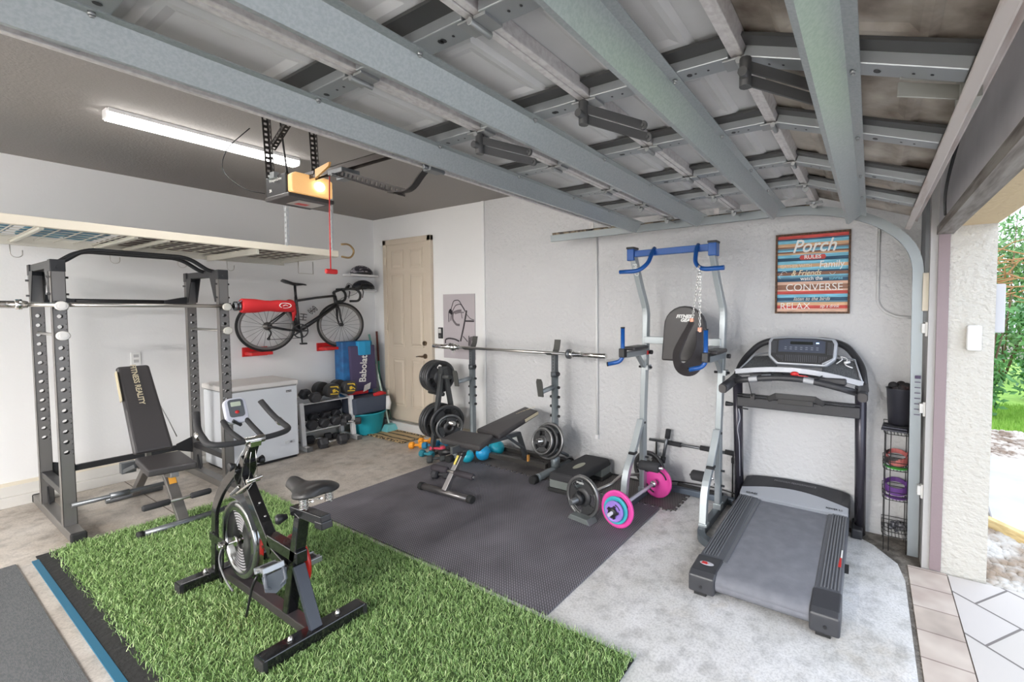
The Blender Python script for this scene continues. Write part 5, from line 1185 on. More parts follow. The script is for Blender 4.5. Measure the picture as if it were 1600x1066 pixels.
# ================================================================ BARBELL STAND, BENCH, PLATES
GU = M['gunmetal']; st_ = mat('stand_grey', (.22,.25,.265), .35, .5)
t = thing('barbell_stand', 'grey barbell stand with two round uprights and cradle hooks', 'barbell stand', (2.87,-.28,0))
for x, lb in ((2.29,0),(3.455,1)):
    yb = -.28
    b = MB(); b.tube([(x,-.60,.042),(x,-.03,.042)], .036, 18); f_ = mkobj('foot_tube', b, st_, t)
    b = MB(); b.tube([(x,-.635,.042),(x,-.63,.042),(x,-.575,.042)], [.036,.041,.041], 18); b.cyl((x,-.05,.042),(x,-.015,.042), .041, 18); mkobj('end_cap', b, M['rubber'], f_)
    b = MB(); b.tube([(x,-.55,.042),(x,-.535,.042)], .0385, 18); mkobj('foot_band', b, M['silver'], f_)
    b = MB(); b.tube([(x,yb,.05),(x,yb,.16),(x,yb,.17),(x,yb,1.00)], [.046,.046,.034,.034], 20); mkobj('upright', b, st_, t)
    b = MB(); b.box(x-.024,x+.024,yb-.024,yb+.024,.98,1.20); b.tube([(x,yb,.97),(x,yb,1.02)], .040, 18); mkobj('inner_post', b, mat('inner_post_dark', (.11,.12,.13), .4, .5), t)
    b = MB(); [b.cyl((x,yb-.0245,z),(x,yb-.0255,z), .006, 8) for z in (1.05,1.08,1.11,1.14,1.17)]; mkobj('post_hole', b, M['black'], t)
    b = MB(); b.rect(bend([(x,yb-.055,1.33),(x,yb-.045,1.25),(x,yb-.02,1.195),(x,yb+.03,1.19),(x,yb+.05,1.22)],.03), .075, .008, (1,0,0)) if False else b.loft([[p+Vector((-.036,0,0)),p+Vector((.036,0,0)),p+Vector((.036,0,0))+q,p+Vector((-.036,0,0))+q] for p, q in zip(bend([(x,yb+.045,1.335),(x,yb+.030,1.25),(x,yb-.005,1.188),(x,yb-.07,1.185),(x,yb-.115,1.215)],.03), [Vector((0,.007,.0))]*40)], smooth=False)
    mkobj('cradle', b, mat('hook_grey', (.085,.085,.08), .5, .3), t)
    for k in range(4):
        z = .58+.095*k
        b = MB(); b.cyl((x-.050,yb,z),(x+.050,yb,z), .009, 8); [b.tube([(x+s*.038,yb,z),(x+s*.042,yb,z),(x+s*.056,yb,z)], [.013,.015,.013], 10) for s in (-1,1)]; mkobj('safety_peg', b, M['black'], t)
    b = MB(); b.tube([(x+.036,yb-.01,1.0),(x+.06,yb-.01,1.0)], .018, 12); mkobj('knob', b, M['black'], t)
    b = MB(); b.tube([(x,yb-.03,.87),(x,-.50,.85)], .024, 14); ar = mkobj('spotter_arm', b, M['silver'], t)
    b = MB(); b.prism([(-.032,-.045),(.032,-.045),(.036,.10),(.024,.13),(-.024,.13),(-.036,.10)], (x,-.50,.85), (1,0,0), (0,-.16,1), .012, both=True); mkobj('arm_plate', b, mat('hook_grey', (.085,.085,.08), .5, .3), ar, bevel=.003)
    if lb:
        b = MB(); b.tube([(x,-.30,.335),(x-.004,-.56,.395)], .0245, 16); mkobj('plate_peg', b, M['chrome'], t)
    b = MB(); b.tube([(x,-.07,.12),(x,-.28,.24)], .016, 8); mkobj('rear_brace', b, st_, t)
b = MB(); b.bar((2.29,-.12,.075),(3.455,-.12,.075), .05,.05); mkobj('cross_beam', b, mat('dark_beam', (.07,.065,.06), .45, .4), t, bevel=.004)
tb = barbell((1.74,-.360,1.213),(4.10,-.360,1.213), 'long chrome barbell lying in the cradles of the grey stand', M['chrome'], sl=.42, shaftm=M['steel'])
for x, mm, lb in ((2.085,M['chrome'],'chrome star collar on the stand barbell, near the poster'),(3.69,M['gunmetal'],'dark round collar on the stand barbell, near the power tower')):
    b = MB(); b.lathe([(.026,-.018),(.046,-.014),(.046,.014),(.026,.018)], (x,-.36,1.213), (1,0,0), 22)
    if mm is M['chrome']:
        for k in range(3): a = 2.09*k+.4; b.bar((x,-.36+math.cos(a)*.04,1.213+math.sin(a)*.04),(x,-.36+math.cos(a)*.072,1.213+math.sin(a)*.072), .02,.02,(1,0,0))
    single('barbell_collar', b, mm, lb, 'barbell collar')

def plate(name, c, ax, R, th, label, cols, spin=0, grp=None, holes=3, hub=.034):
    """cast plate with real grip openings: hub, spokes and a rim"""
    c = Vector(c); ax = Vector(ax).normalized(); t = thing(name, label, 'weight plate', c-Vector((0,0,R)), 0, grp)
    b = MB(); h = th/2
    b.lathe([(R*.86,-h),(R*.97,-h),(R,-h*.6),(R,h*.6),(R*.97,h),(R*.86,h),(R*.84,h*.6),(R*.84,-h*.6)], c, ax, 48, closed=True); mkobj('rim', b, cols[1], t)
    b = MB(); b.lathe([(.0255,-h*1.1),(hub*1.35,-h*1.1),(hub*1.6,-h*.8),(R*.46,-h*.5),(R*.46,h*.5),(hub*1.6,h*.8),(hub*1.35,h*1.1),(.0255,h*1.1)], c, ax, 40, closed=True)
    a = ax.orthogonal().normalized(); v = ax.cross(a); z_ = Vector((0,0,1)); 
    if abs(ax.dot(z_)) < .9: a = ax.cross(z_).normalized(); v = a.cross(ax)
    n = holes; wdt = 360/n
    for k in range(n):
        a0 = spin+k*wdt; span = wdt*.52; m_ = 8; ra, rb = R*.42, R*.88; lo = []; 
        for q in (-h*.55, h*.55):
            inn = [c+ax*q+(a*math.cos(math.radians(a0+span*i/m_))+v*math.sin(math.radians(a0+span*i/m_)))*ra for i in range(m_+1)]
            out = [c+ax*q+(a*math.cos(math.radians(a0+span*i/m_))+v*math.sin(math.radians(a0+span*i/m_)))*rb for i in range(m_+1)]
            lo.append((inn,out))
        rings = [[lo[0][0][i],lo[0][1][i],lo[1][1][i],lo[1][0][i]] for i in range(m_+1)]; b.loft(rings, smooth=False)
        # thin inner and outer bands closing the grip opening
    b.lathe([(R*.78,-h*.55),(R*.88,-h*.55),(R*.88,h*.55),(R*.78,h*.55)], c, ax, 48, closed=True)
    mkobj('web', b, cols[0], t)
    g_ = MB()
    for k in range(n):
        a0 = spin+k*wdt+wdt*.52; a1 = spin+(k+1)*wdt
        for s in (-1,1):
            ps = arc(c+ax*s*h*.6, R*.62, a0+4, a1-4, 8, a, v); 
            g_.tube([ps[0]]+arc(c+ax*s*h*.6, R*.79, a0+3, a1-3, 8, a, v)+[ps[-1]], .004, 5)
    mkobj('grip_edge', g_, cols[1], t)
    return t
IR = (M['iron'], M['ironrim']); IB = (M['iron'], mat('iron_rim_black', (.07,.07,.072), .38, .4))
pd_ = Vector((-.015,-1,.23))
plate('weight_plate', (3.454,-.375,.352), pd_, .178, .030, 'largest iron plate, rearmost on the peg of the barbell stand', IR, 20)
plate('weight_plate', (3.452,-.425,.363), pd_, .150, .026, 'middle iron plate on the peg of the barbell stand', IB, 50)
plate('weight_plate', (3.450,-.470,.374), pd_, .128, .026, 'smallest iron plate, foremost on the peg of the barbell stand', IR, -10)

# flat bench in front of the stand
t = thing('flat_bench', 'black adjustable bench with square seat and flat backrest before the barbell stand', 'weight bench', (3.03,-.8,0))
b = MB(); b.tube([(2.68,-1.215,.030+.012),(3.27,-1.195,.030+.012)], .028, 16); f_ = mkobj('front_foot', b, mat('worn_steel_tube', (.20,.19,.19), .3, .8), t)
b = MB(); b.tube([(2.645,-1.216,.042),(2.65,-1.216,.042),(2.695,-1.214,.042)], [.028,.033,.033], 16); b.tube([(3.255,-1.195,.042),(3.30,-1.194,.042),(3.305,-1.194,.042)], [.033,.033,.028], 16); mkobj('end_cap', b, M['rubber'], f_)
b = MB(); b.bar((2.975,-1.205,.06),(3.02,-1.02,.40), .050,.045,(0,1,0)); lg = mkobj('leg', b, mat('worn_leg', (.28,.27,.27), .35, .7), t, bevel=.003)
b = MB(); b.bar((3.002,-1.128,.27),(3.012,-1.087,.35), .022,.004,(0,1,0)); mkobj('yellow_label', b, mat('yellow_label', (.70,.58,.12), .5), lg)
b = MB(); b.tube([(2.74,-1.16,.215),(3.26,-1.135,.205)], .011, 8); ro = mkobj('roller_bar', b, M['steel'], t)
for a_, c_ in (((2.75,-1.16,.215),(2.94,-1.15,.212)),((3.03,-1.145,.209),(3.25,-1.135,.205))):
    b = MB(); a_ = Vector(a_); c_ = Vector(c_); d = (c_-a_).normalized(); b.tube([a_,a_+d*.01,c_-d*.01,c_], [.02,.028,.028,.02], 14); mkobj('foam_roller', b, mat('purple_black_foam', (.045,.038,.045), .75), ro)
pad('seat', [(2.78,-1.10,.465),(3.29,-1.10,.47),(3.15,-.80,.475),(2.74,-.84,.475)], .055, M['vinyl'], t, .02)
bkk, nn = pad('backrest', [(2.85,-.745,.475),(3.21,-.80,.475),(3.22,-.25,.60),(2.96,-.16,.60)], .05, M['vinyl'], t, .02)
txt('lettering', 'FITNESS REALITY', .030, (3.08,-.30,.5985), (-.35,-1,-.2), (1,-.35,0), gold, bkk, .0006)
b = MB(); b.bar((3.216,-.45,.535),(3.222,-.26,.577), .006,.028); mkobj('beige_side_strip', b, mat('beige_vinyl2', (.62,.55,.38), .6), bkk)
b = MB(); b.bar((3.03,-1.03,.395),(3.03,-.35,.36), .045,.045); b.bar((3.03,-.35,.37),(3.03,-.22,.03), .04,.04,(1,0,0)); b.bar((3.02,-.60,.44),(3.12,-.36,.22),.022,.03,(1,0,0)); b.bar((3.03,-1.08,.38),(3.03,-1.08,.44),.20,.03,(1,0,0)); mkobj('frame', b, GU, t, bevel=.003)
b = MB(); b.bar((2.82,-.22,.030),(3.24,-.22,.030), .05,.05); b.bar((2.60,-.36,.075),(3.36,-.30,.060), .045,.045); mkobj('rear_foot', b, mat('dark_beam2', (.07,.065,.06), .45, .4), t)
b = MB(); b.box(3.14,3.158,-.345,-.322,.085,.15); mkobj('orange_label', b, mat('orange_label2', (.70,.33,.08), .5), t)
b = MB(); b.tube([(2.86,-1.03,.335),(2.80,-1.05,.325),(2.74,-1.07,.315)], [.018,.030,.028], 14); b.tube([(3.02,-1.09,.36),(3.10,-1.10,.37)], .02, 10); mkobj('adjustment_knob', b, M['black'], t)

# plate tree with plates
t = thing('plate_tree', 'dark steel A frame plate tree loaded with iron plates beside the door', 'plate tree', (1.93,-.36,0))
dg_ = mat('tree_steel', (.075,.078,.08), .42, .4); TX = 1.905; TY = -.37
b = MB(); b.bar((TX,TY-.16,.03),(TX,TY-.01,.95), .045,.045,(1,0,0)); b.bar((TX+.02,TY+.18,.03),(TX+.02,TY+.01,.95), .045,.045,(1,0,0)); mkobj('tree_leg', b, dg_, t, bevel=.003)
b = MB(); b.box(TX-.04,TX+.04,TY-.20,TY+.22,.0,.035); b.box(TX-.20,TX+.20,TY-.02,TY+.02,.0,.035); b.box(TX-.03,TX+.03,TY-.04,TY+.04,.90,.985); mkobj('base', b, dg_, t, bevel=.003)
for (x0, x1, z) in ((TX-.30,TX+.16,.865),(TX-.24,TX,.66),(TX-.30,TX+.22,.345)):
    b = MB(); b.tube([(x0,TY-.0,z+.012),(TX,TY,z),(x1,TY-.03,z+.01)], .0235, 14); mkobj('peg', b, dg_ if z != .345 else M['chrome'], t)
for k, (x, z, R) in enumerate(((1.865,.862,.185),(1.83,.864,.185),(1.795,.866,.185),(1.76,.868,.185))):
    plate('weight_plate', (x,TY,z), (1,-.10,.0), R, .028, ['frontmost plate of the top stack on the plate tree','second plate of the top stack on the plate tree','third plate of the top stack on the plate tree','rearmost plate of the top stack on the plate tree'][k], IB, 15*k, 'top stack of iron plates')
for k, (x, z, R) in enumerate(((1.845,.345,.205),(1.805,.348,.205),(1.765,.350,.205))):
    plate('weight_plate', (x,TY,z), (1,-.10,.0), R, .030, ['frontmost large plate of the lower left stack on the tree','middle large plate of the lower left stack on the tree','rearmost large plate of the lower left stack on the tree'][k], IB, 40*k, 'lower left stack of iron plates')
plate('weight_plate', (1.985,TY-.01,.352), (1,-.30,.0), .195, .030, 'larger rear plate on the lower right side of the plate tree', IB, 10)
plate('weight_plate', (2.045,TY-.03,.300), (1,-.45,.0), .150, .028, 'smaller front plate with worn grey rim on the plate tree', IR, 70)

# small neoprene dumbbells and balls on the floor
def smalldb(a, c, r, m, label, grp=None, hm=None):
    a = Vector(a); c = Vector(c); d = (c-a).normalized(); t = thing('dumbbell', label, 'dumbbell', ((a.x+c.x)/2,(a.y+c.y)/2,0), 0, grp)
    for p in (a,c):
        b = MB(); u = d.cross(Vector((0,0,1))).normalized(); v = u.cross(d)
        def rg(rr,h): return [p+d*h+u*(math.cos(math.pi/4*(k+.5))*rr)+v*(math.sin(math.pi/4*(k+.5))*rr) for k in range(8)]
        b.loft([rg(r*.7,-r*.75),rg(r,-r*.4),rg(r,r*.4),rg(r*.7,r*.75)], smooth=False); mkobj('head', b, m, t, bevel=.005)
    b = MB(); b.cyl(a,c,r*.38,10); mkobj('handle', b, hm or m, t)
smalldb((1.50,-.50,.040),(1.585,-.43,.040), .042, M['orange'], 'nearest orange dumbbell on the floor beside the door mat', 'orange dumbbells')
smalldb((1.44,-.33,.040),(1.55,-.27,.040), .040, M['orange'], 'orange dumbbell further back below the plate tree', 'orange dumbbells')
smalldb((1.64,-.43,.040),(1.72,-.35,.040), .040, M['bluebell'], 'teal blue dumbbell lying beside the nearest orange one', 'blue dumbbells')
smalldb((1.70,-.30,.040),(1.80,-.24,.040), .038, M['bluebell'], 'blue dumbbell furthest back under the plate tree', 'blue dumbbells')
smalldb((1.86,-.62,.038),(1.98,-.60,.038), .040, mat('dark_teal', (.02,.20,.26), .6), 'dark teal dumbbell at the edge of the foam mat', 'blue dumbbells')
smalldb((1.90,-.52,.075),(2.02,-.48,.075), .034, mat('crimson_neoprene', (.60,.05,.10), .6), 'small crimson dumbbell between the blue ones and the bench seat')
smalldb((2.12,-.72,.045),(2.20,-.62,.045), .042, mat('slate_neoprene', (.06,.065,.065), .6), 'slate grey dumbbell standing left of the square bench seat')
smalldb((2.55,-.98,.05),(2.66,-.93,.05), .046, M['hexrub'], 'black hexagonal dumbbell tucked under the square bench seat')
for x, y, r, mm, lb in ((2.47,-.52,.066,M['aqua'],'smallest cyan ball under the square bench seat'),(2.56,-.385,.080,M['aqua2'],'sky blue ball between the two cyan balls'),(2.58,-.215,.088,M['aqua'],'largest cyan ball nearest the wall under the bench')):
    b = MB(); b.ball((x,y,r+.011), r, 24, 16); b.lathe([(r*.22,r*.95),(r*.20,r*1.03),(.001,r*1.04)], (x,y,r+.011), (0,0,1), 14); b.lathe([(r*1.0,-.003),(r*1.015,0),(r*1.0,.003)], (x,y,r+.011), (0,0,1), 30); single('soft_ball', b, mm, lb, 'exercise ball', 'soft exercise balls')

# aerobic step
t = thing('aerobic_step', 'black and grey aerobic step platform on risers by the plastered wall', 'step platform', (3.77,-.38,0))
b = MB(); q = [(3.60,-.665),(3.945,-.665),(3.955,-.12),(3.62,-.12)]
def frust(z0, z1, e0, e1, m, nm, par, bev=.02):
    cx, cy = 3.835, -.38; b = MB(); rings = []
    for z, e in ((z0,e0),(z1,e1)): rings.append([Vector((cx+(sx*(.158+e)), cy+sy*(.300+e), z)) for sx, sy in ((-1,-1),(1,-1),(1,1),(-1,1))])
    b.loft(rings, smooth=False); return mkobj(nm, b, m, par, bevel=bev, bseg=3)
frust(.118,.186,.0,-.016, M['foam'], 'platform', t); 
b = MB(); b.lathe([(.001,.0015),(.9,.0015),(1,0)], (0,0,0), (0,0,1), 28); b.v = [Vector((3.835+p.x*.035, -.41+p.y*.090, .1865+p.z)) for p in b.v]; mkobj('oval_badge', b, mat('olive_badge', (.36,.36,.28), .5), t)
for y0_, y1_ in ((-.665,-.51),(-.25,-.095)):
    b = MB(); b.box(3.685,3.985,y0_,y1_,.045,.125); r_ = mkobj('riser', b, mat('grey_riser', (.18,.20,.19), .5), t, bevel=.012)
    b = MB(); b.box(3.675,3.995,y0_-.01,y1_+.01,.0105,.048); mkobj('riser_foot', b, M['rubber'], r_, bevel=.008)

# EZ curl bar with plates
t = thing('curl_bar', 'zigzag steel curl bar with a plate on each end by the step platform', 'curl bar', (4.3,-.6,.0))
zb = .180
b = MB(); b.tube(bend([(4.235,-1.03,zb),(4.275,-.80,zb),(4.285,-.72,zb),(4.325,-.64,zb+.012),(4.345,-.52,zb+.05),(4.385,-.42,zb+.03),(4.405,-.32,zb),(4.43,-.10,zb)],.03,4), .0125, 12); mkobj('shaft', b, M['steel'], t)
b = MB(); b.tube([(4.222,-1.075,zb),(4.240,-1.0,zb),(4.247,-.93,zb),(4.252,-.90,zb),(4.255,-.885,zb)], [.022,.025,.025,.035,.03], 16); mkobj('sleeve', b, GU, t)
b = MB(); b.tube([(4.415,-.20,zb),(4.43,-.06,zb)], .024, 14); mkobj('sleeve', b, M['steel'], t)
b = MB(); b.lathe([(.026,-.016),(.048,-.013),(.048,.013),(.026,.016)], (4.237,-1.0,zb), (.14,1,0), 20); b.bar((4.237,-1.0,zb+.03),(4.225,-.995,zb+.06),.02,.03,(0,1,0)); mkobj('collar', b, M['black'], t)
pl_ = plate('weight_plate', (4.246,-.945,zb), (.14,1,0), .168, .030, 'iron plate with grip slots on the near end of the curl bar', IR, 25)
plate('weight_plate', (4.424,-.145,zb), (.14,1,0), .165, .030, 'iron plate on the far end of the curl bar behind the tower leg', IB, 5)
txt('lettering', 'WEIDER', .022, (4.232,-.9625,zb+.105), (1,-.14,0), (0,0,1), M['text'], pl_, .0006)
b = MB(); b.prism([(-.115,0),(.115,0),(.085,.040),(-.085,.040)], (4.25,-1.02,.0125), (1,-.14,0), (0,0,1), -.10); single('plate_chock', b, mat('grey_green_cast', (.17,.19,.19), .5, .3), 'low grey wedge block holding the curl bar plate', 'wedge', bevel=.005)

# pink barbell set
t = thing('light_barbell', 'light barbell with a pale grey bar lying on the foam mat', 'barbell', (4.57,-.63,0))
A_ = Vector((4.545,-1.055,.152)); B_ = Vector((4.590,-.20,.152)); d = (B_-A_).normalized()
b = MB(); b.tube([A_, B_], .0135, 14); mkobj('shaft', b, mat('pale_bar', (.60,.58,.66), .4, .2), t)
b = MB(); b.tube([A_+d*.17,A_+d*.19,A_+d*.20], [.026,.026,.018], 14); b.tube([B_-d*.20,B_-d*.19,B_-d*.16], [.018,.028,.028], 14); mkobj('inner_collar', b, M['chrome'], t)
def vplate(s, R, th, m, label, slots=True):
    t = thing('weight_plate', label, 'weight plate', s-Vector((0,0,R)), 0); b = MB(); h = th/2
    b.lathe([(.016,-h),(R*.30,-h),(R*.34,-h*.7),(R*.62,-h*.7),(R*.66,-h*.7),(R*.86,-h*.7),(R*.9,-h),(R*.98,-h),(R,-h*.5),(R,h*.5),(R*.98,h),(R*.9,h),(R*.86,h*.7),(R*.34,h*.7),(R*.30,h),(.016,h)], s, d, 44, closed=True, smooth=True); o = mkobj('disc', b, m, t)
    u = d.cross(Vector((0,0,1))).normalized(); v = u.cross(d); b = MB()
    for sg in (-1,1):
        for a0 in (20,200):
            ps = arc(s+d*sg*(h*.7), R*.70, a0, a0+55, 8, u, v); b.tube(ps, R*.055, 6)
    mkobj('grip_slot', b, M['black'], o); return t
vplate(A_+d*.115, .140, .022, M['pink'], 'large hot pink plate on the near end of the light barbell'); vplate(A_+d*.092, .103, .018, M['teal'], 'teal plate on the near end of the light barbell'); vplate(A_+d*.070, .078, .018, M['purple'], 'small purple plate on the near end of the light barbell')
vplate(B_-d*.115, .140, .022, M['pink'], 'large hot pink plate on the far end of the light barbell')
b = MB(); b.lathe([(.014,-.010),(.034,-.008),(.034,.008),(.014,.010)], A_+d*.047, d, 20); [b.bar(A_+d*.047+Vector((math.cos(a)*.03,0,math.sin(a)*.03)), A_+d*.047+Vector((math.cos(a)*.048,0,math.sin(a)*.048)), .016,.014,(0,1,0)) for a in [1.256*k for k in range(5)]]
single('star_collar', b, M['black'], 'black star shaped collar holding the purple plate', 'barbell collar')

# ================================================================ POWER TOWER
t = thing('power_tower', 'silver pull up and dip tower with blue bars against the plastered wall', 'power tower', (4.8,-.4,0))
SV = M['silver']; BL = M['blue']; dkf = mat('tower_foot', (.10,.12,.14), .35, .3)
for k, x in enumerate((4.465, 5.130)):
    b = MB(); b.rect(bend([(x,-.345,.06),(x,-.345,.70),(x+.02,-.345,1.25),(x+.03,-.345,1.62),(x,-.42,1.85),(x-.015,-.50,2.07)],.06,4), .045, .062, (0,1,0)) ; u_ = mkobj('upright', b, SV, t, bevel=.004)
    b = MB(); b.rect(bend([(x,-.385,.69),(x-.01,-.50,.46),(x-.02,-.62,.30),(x-.01,-.675,.05)],.10,5), .045, .055, (1,0,0)); br_ = mkobj('front_brace', b, SV, t, bevel=.004)
    b = MB(); b.box(x-.03,x+.025,-.56,-.50,.435,.452); b.cyl((x-.034,-.37,.665),(x+.034,-.37,.665), .010, 8); b.cyl((x-.034,-.345,.36),(x+.05,-.345,.36), .009, 8); b.cyl((x-.034,-.345,.24),(x+.05,-.345,.24), .009, 8); mkobj('bolt', b, M['black'], br_)
    b = MB(); x_ = x-.01; b.rect(bend([(x_,-.10,.030),(x_,-.72,.030),(x_+.03,-.80,.030),(x_+.12,-.86,.030)] if k else [(x_,-.10,.030),(x_,-.74,.030)],.06,4), .055, .055, (0,0,1)); mkobj('base_tube', b, dkf, t, bevel=.006)
    b = MB(); b.box(x-.032,x+.032,-.38,-.31,.055,.10); b.box(x-.038,x+.028,-.705,-.640,.055,.075); mkobj('socket', b, SV, t, bevel=.003)
    # arm rest, dip handle
    b = MB(); b.bar((x+.03,-.34,1.275),(x+.02,-.74,1.275), .045,.045); mkobj('dip_arm', b, SV, t, bevel=.004)
    b = MB(); b.box(x-.03,x+.08,-.66,-.40,1.305,1.335); mkobj('arm_pad', b, M['vinyl'], t, bevel=.012, bseg=3)
    b = MB(); b.tube(bend([(x+.025,-.752,1.49),(x+.025,-.752,1.26),(x+.0,-.762,1.225),(x-.085,-.79,1.205)],.05,6), .0165, 12); h_ = mkobj('dip_handle', b, BL, t)
    b = MB(); b.box(x+.0,x+.05,-.775,-.725,1.26,1.33); mkobj('handle_clamp', b, M['black'], h_, bevel=.006); b = MB(); b.cyl((x+.025,-.752,1.485),(x+.025,-.752,1.495), .0175, 12); b.cyl((x-.082,-.789,1.2055),(x-.092,-.792,1.204), .0175, 12); mkobj('handle_cap', b, M['black'], h_)
    b = MB(); b.bar((x+.02,-.38,1.15),(x+.025,-.50,1.255), .03,.03,(1,0,0)); b.box(x+.0,x+.06,-.38,-.31,1.12,1.16); mkobj('arm_brace', b, SV, t)
    b = MB(); b.tube([(x-.04,-.345,1.14),(x+.08,-.345,1.14)], .010, 8); b.tube([(x+.06,-.345,1.27),(x+.085,-.345,1.27)], .018, 10); mkobj('adjuster_knob', b, M['black'], t)
b = MB(); b.box(4.495,4.525,-.38,-.35,1.25,1.285); mkobj('red_knob', b, M['redp'], t, bevel=.006)
b = MB(); b.bar((4.49,-.365,1.375),(5.15,-.365,1.375), .035,.06); mkobj('back_beam', b, SV, t, bevel=.004)
b = MB(); b.bar((4.455,-.50,2.085),(5.115,-.50,2.095), .048,.050); tb_ = mkobj('top_bar', b, BL, t, bevel=.004)
for x in (4.44, 5.125):
    b = MB(); b.box(x-.032,x+.032,-.54,-.46,2.03,2.125); mkobj('top_bracket', b, BL, t, bevel=.005); b = MB(); b.box(x-.034,x+.034,-.545,-.455,2.125,2.14); mkobj('top_bracket_cap', b, M['black'], t)
for s, pts in ((0,[(4.640,-.50,2.12),(4.645,-.56,2.075),(4.655,-.64,1.99),(4.60,-.70,1.925),(4.435,-.70,1.925)]),(1,[(5.005,-.50,2.12),(5.01,-.56,2.07),(5.03,-.64,1.97),(5.10,-.70,1.915),(5.265,-.70,1.92)])):
    b = MB(); b.tube(bend(pts,.06,6), .0165, 12); mkobj('pull_up_grip', b, BL, t); 
b = MB(); pts = [(-.195,.0),(.185,.0)]+[(.175*math.cos(math.radians(a)), .28+.165*math.sin(math.radians(a))) for a in range(0,181,15)]
b.prism(pts, (4.862,-.418,1.215), (1,0,0), (0,0,1), -.055) if False else b.prism(pts, (4.862,-.365,1.215), (1,0,0), (0,0,1), .058)
pdm = mkobj('back_pad', b, M['vinyl'], t, bevel=.014, bseg=3)
txt('lettering', 'FITNESS', .036, (4.87,-.4245,1.565), (1,0,0), (0,0,1), M['text'], pdm, .0008, shear=.3, bold=.002, sx=1.15); txt('lettering', 'GEAR', .036, (4.885,-.4245,1.535), (1,0,0), (0,0,1), M['text'], pdm, .0008, shear=.3, bold=.002, sx=1.15)
txt('lettering', 'PRO', .055, (4.450,-.493,1.955), (.015,.08,-.22), (1,0,.068), M['text'], t, .0008)
b = MB(); b.bar((4.42,-.107,.03),(5.26,-.107,.03), .05,.05); mkobj('rear_base_bar', b, mat('blue_grey_base', (.12,.15,.19), .4, .3), t, bevel=.004)
for x0_, x1_ in ((4.49,4.72),(4.95,5.14)):
    b = MB(); b.tube([(x0_,-.50,.345),(x1_,-.50,.345)], .011, 8); r_ = mkobj('foot_bar', b, M['chrome'], t)
    b = MB(); a_, c_ = (x0_+.02, x1_-.03) if x0_ < 4.6 else (x0_+.015, x1_-.02); b.tube([(a_,-.50,.345),(a_+.01,-.50,.345),(c_-.01,-.50,.345),(c_,-.50,.345)], [.030,.040,.040,.030], 18); mkobj('foam_grip', b, M['foam'], r_)
# dip belt with its chain
def link(b, c, d, s, r, R, L):
    c = Vector(c); d = Vector(d).normalized(); s = Vector(s).normalized(); pts = []
    for k in range(12):
        a = 2*math.pi*k/12; pts.append(c+d*(math.sin(a)*L*.5)+s*(math.cos(a)*R))
    b.tube(pts, r, 5, closed=True)
t = thing('dip_belt', 'black dip belt hanging by a steel chain from a blue grip of the tower', 'dip belt', (5.0,-.62,1.18))
b = MB()
for p0, p1 in (((5.085,-.695,1.93),(5.012,-.64,1.55)),((5.09,-.695,1.93),(5.078,-.66,1.48))):
    p0 = Vector(p0); p1 = Vector(p1); n = int((p1-p0).length/.021); dd = (p1-p0).normalized()
    for k in range(n+1): link(b, p0.lerp(p1,k/n), dd, Vector((1,0,0)) if k % 2 else Vector((0,1,0)), .0024, .0065, .028)
for k in range(10): a = 2*math.pi*k/10; link(b, (5.085,-.70+math.cos(a)*.024,1.918+math.sin(a)*.024), (0,-math.sin(a),math.cos(a)), (1,0,0) if k % 2 else (0,math.cos(a),math.sin(a)), .0022,.006,.022)
mkobj('chain', b, M['chrome'], t)
path = bend([(5.012,-.635,1.545),(4.945,-.655,1.41),(4.895,-.67,1.29),(4.925,-.68,1.195),(5.0,-.68,1.185),(5.065,-.67,1.25),(5.095,-.655,1.36),(5.078,-.65,1.475)],.07,6)
b = MB(); N = len(path); rings = []
for i, p in enumerate(path):
    tg = (path[min(i+1,N-1)]-path[max(i-1,0)]).normalized(); f = i/(N-1); w = .034+.040*math.sin(math.pi*f); nrm_ = Vector((0,1,0)).cross(tg).normalized(); wd = (Vector((0,1,0))*.75+nrm_*.75).normalized(); th = tg.cross(wd).normalized()
    rings.append([p-wd*w-th*.006,p+wd*w-th*.006,p+wd*w+th*.006,p-wd*w+th*.006])
b.loft(rings, smooth=False); mkobj('belt_strap', b, mat('belt_leather', (.035,.03,.032), .6), t, bevel=.003)
b = MB(); b.box(5.065,5.092,-.665,-.64,1.468,1.50); b.box(5.0,5.024,-.65,-.625,1.54,1.565); mkobj('clasp', b, mat('copper_clasp', (.45,.20,.14), .3, .7), t)
# doorway pull up bar leaning behind the tower
t = thing('doorway_bar', 'dark doorway pull up bar with foam grips leaning on the wall behind the tower', 'pull up bar', (4.8,-.06,.1))
b = MB(); b.tube([(4.385,-.055,.425),(5.215,-.055,.412)], .013, 10); mkobj('main_bar', b, GU, t)
for a_, c_ in ((4.56,4.70),(4.88,5.04),(5.10,5.20)): b = MB(); b.tube([(a_,-.055,.4215),(c_,-.055,.4165)], .021, 12); mkobj('foam_grip', b, M['foam'], t)
b = MB(); b.tube([(4.585,-.085,.52),(4.535,-.085,.26)], .016, 10); mkobj('side_arm', b, GU, t); b = MB(); b.tube([(4.590,-.085,.55),(4.578,-.085,.47)], .024, 12); b.tube([(4.54,-.085,.29),(4.533,-.085,.24)], .024, 12); mkobj('arm_grip', b, M['foam'], t)
b = MB(); b.box(5.155,5.225,-.075,-.03,.335,.385); b.box(5.16,5.18,-.06,-.045,.38,.41); mkobj('door_pad', b, M['foam'], t, bevel=.008)
b = MB(); b.tube([(4.44,-.02,.0),(4.44,-.02,.42)], .008, 6); b.tube([(5.16,-.035,.012),(5.16,-.035,.34)], .008, 6); b.bar((4.70,-.13,.09),(5.10,-.12,.075), .03,.02); mkobj('support_frame', b, M['rubber'], t)
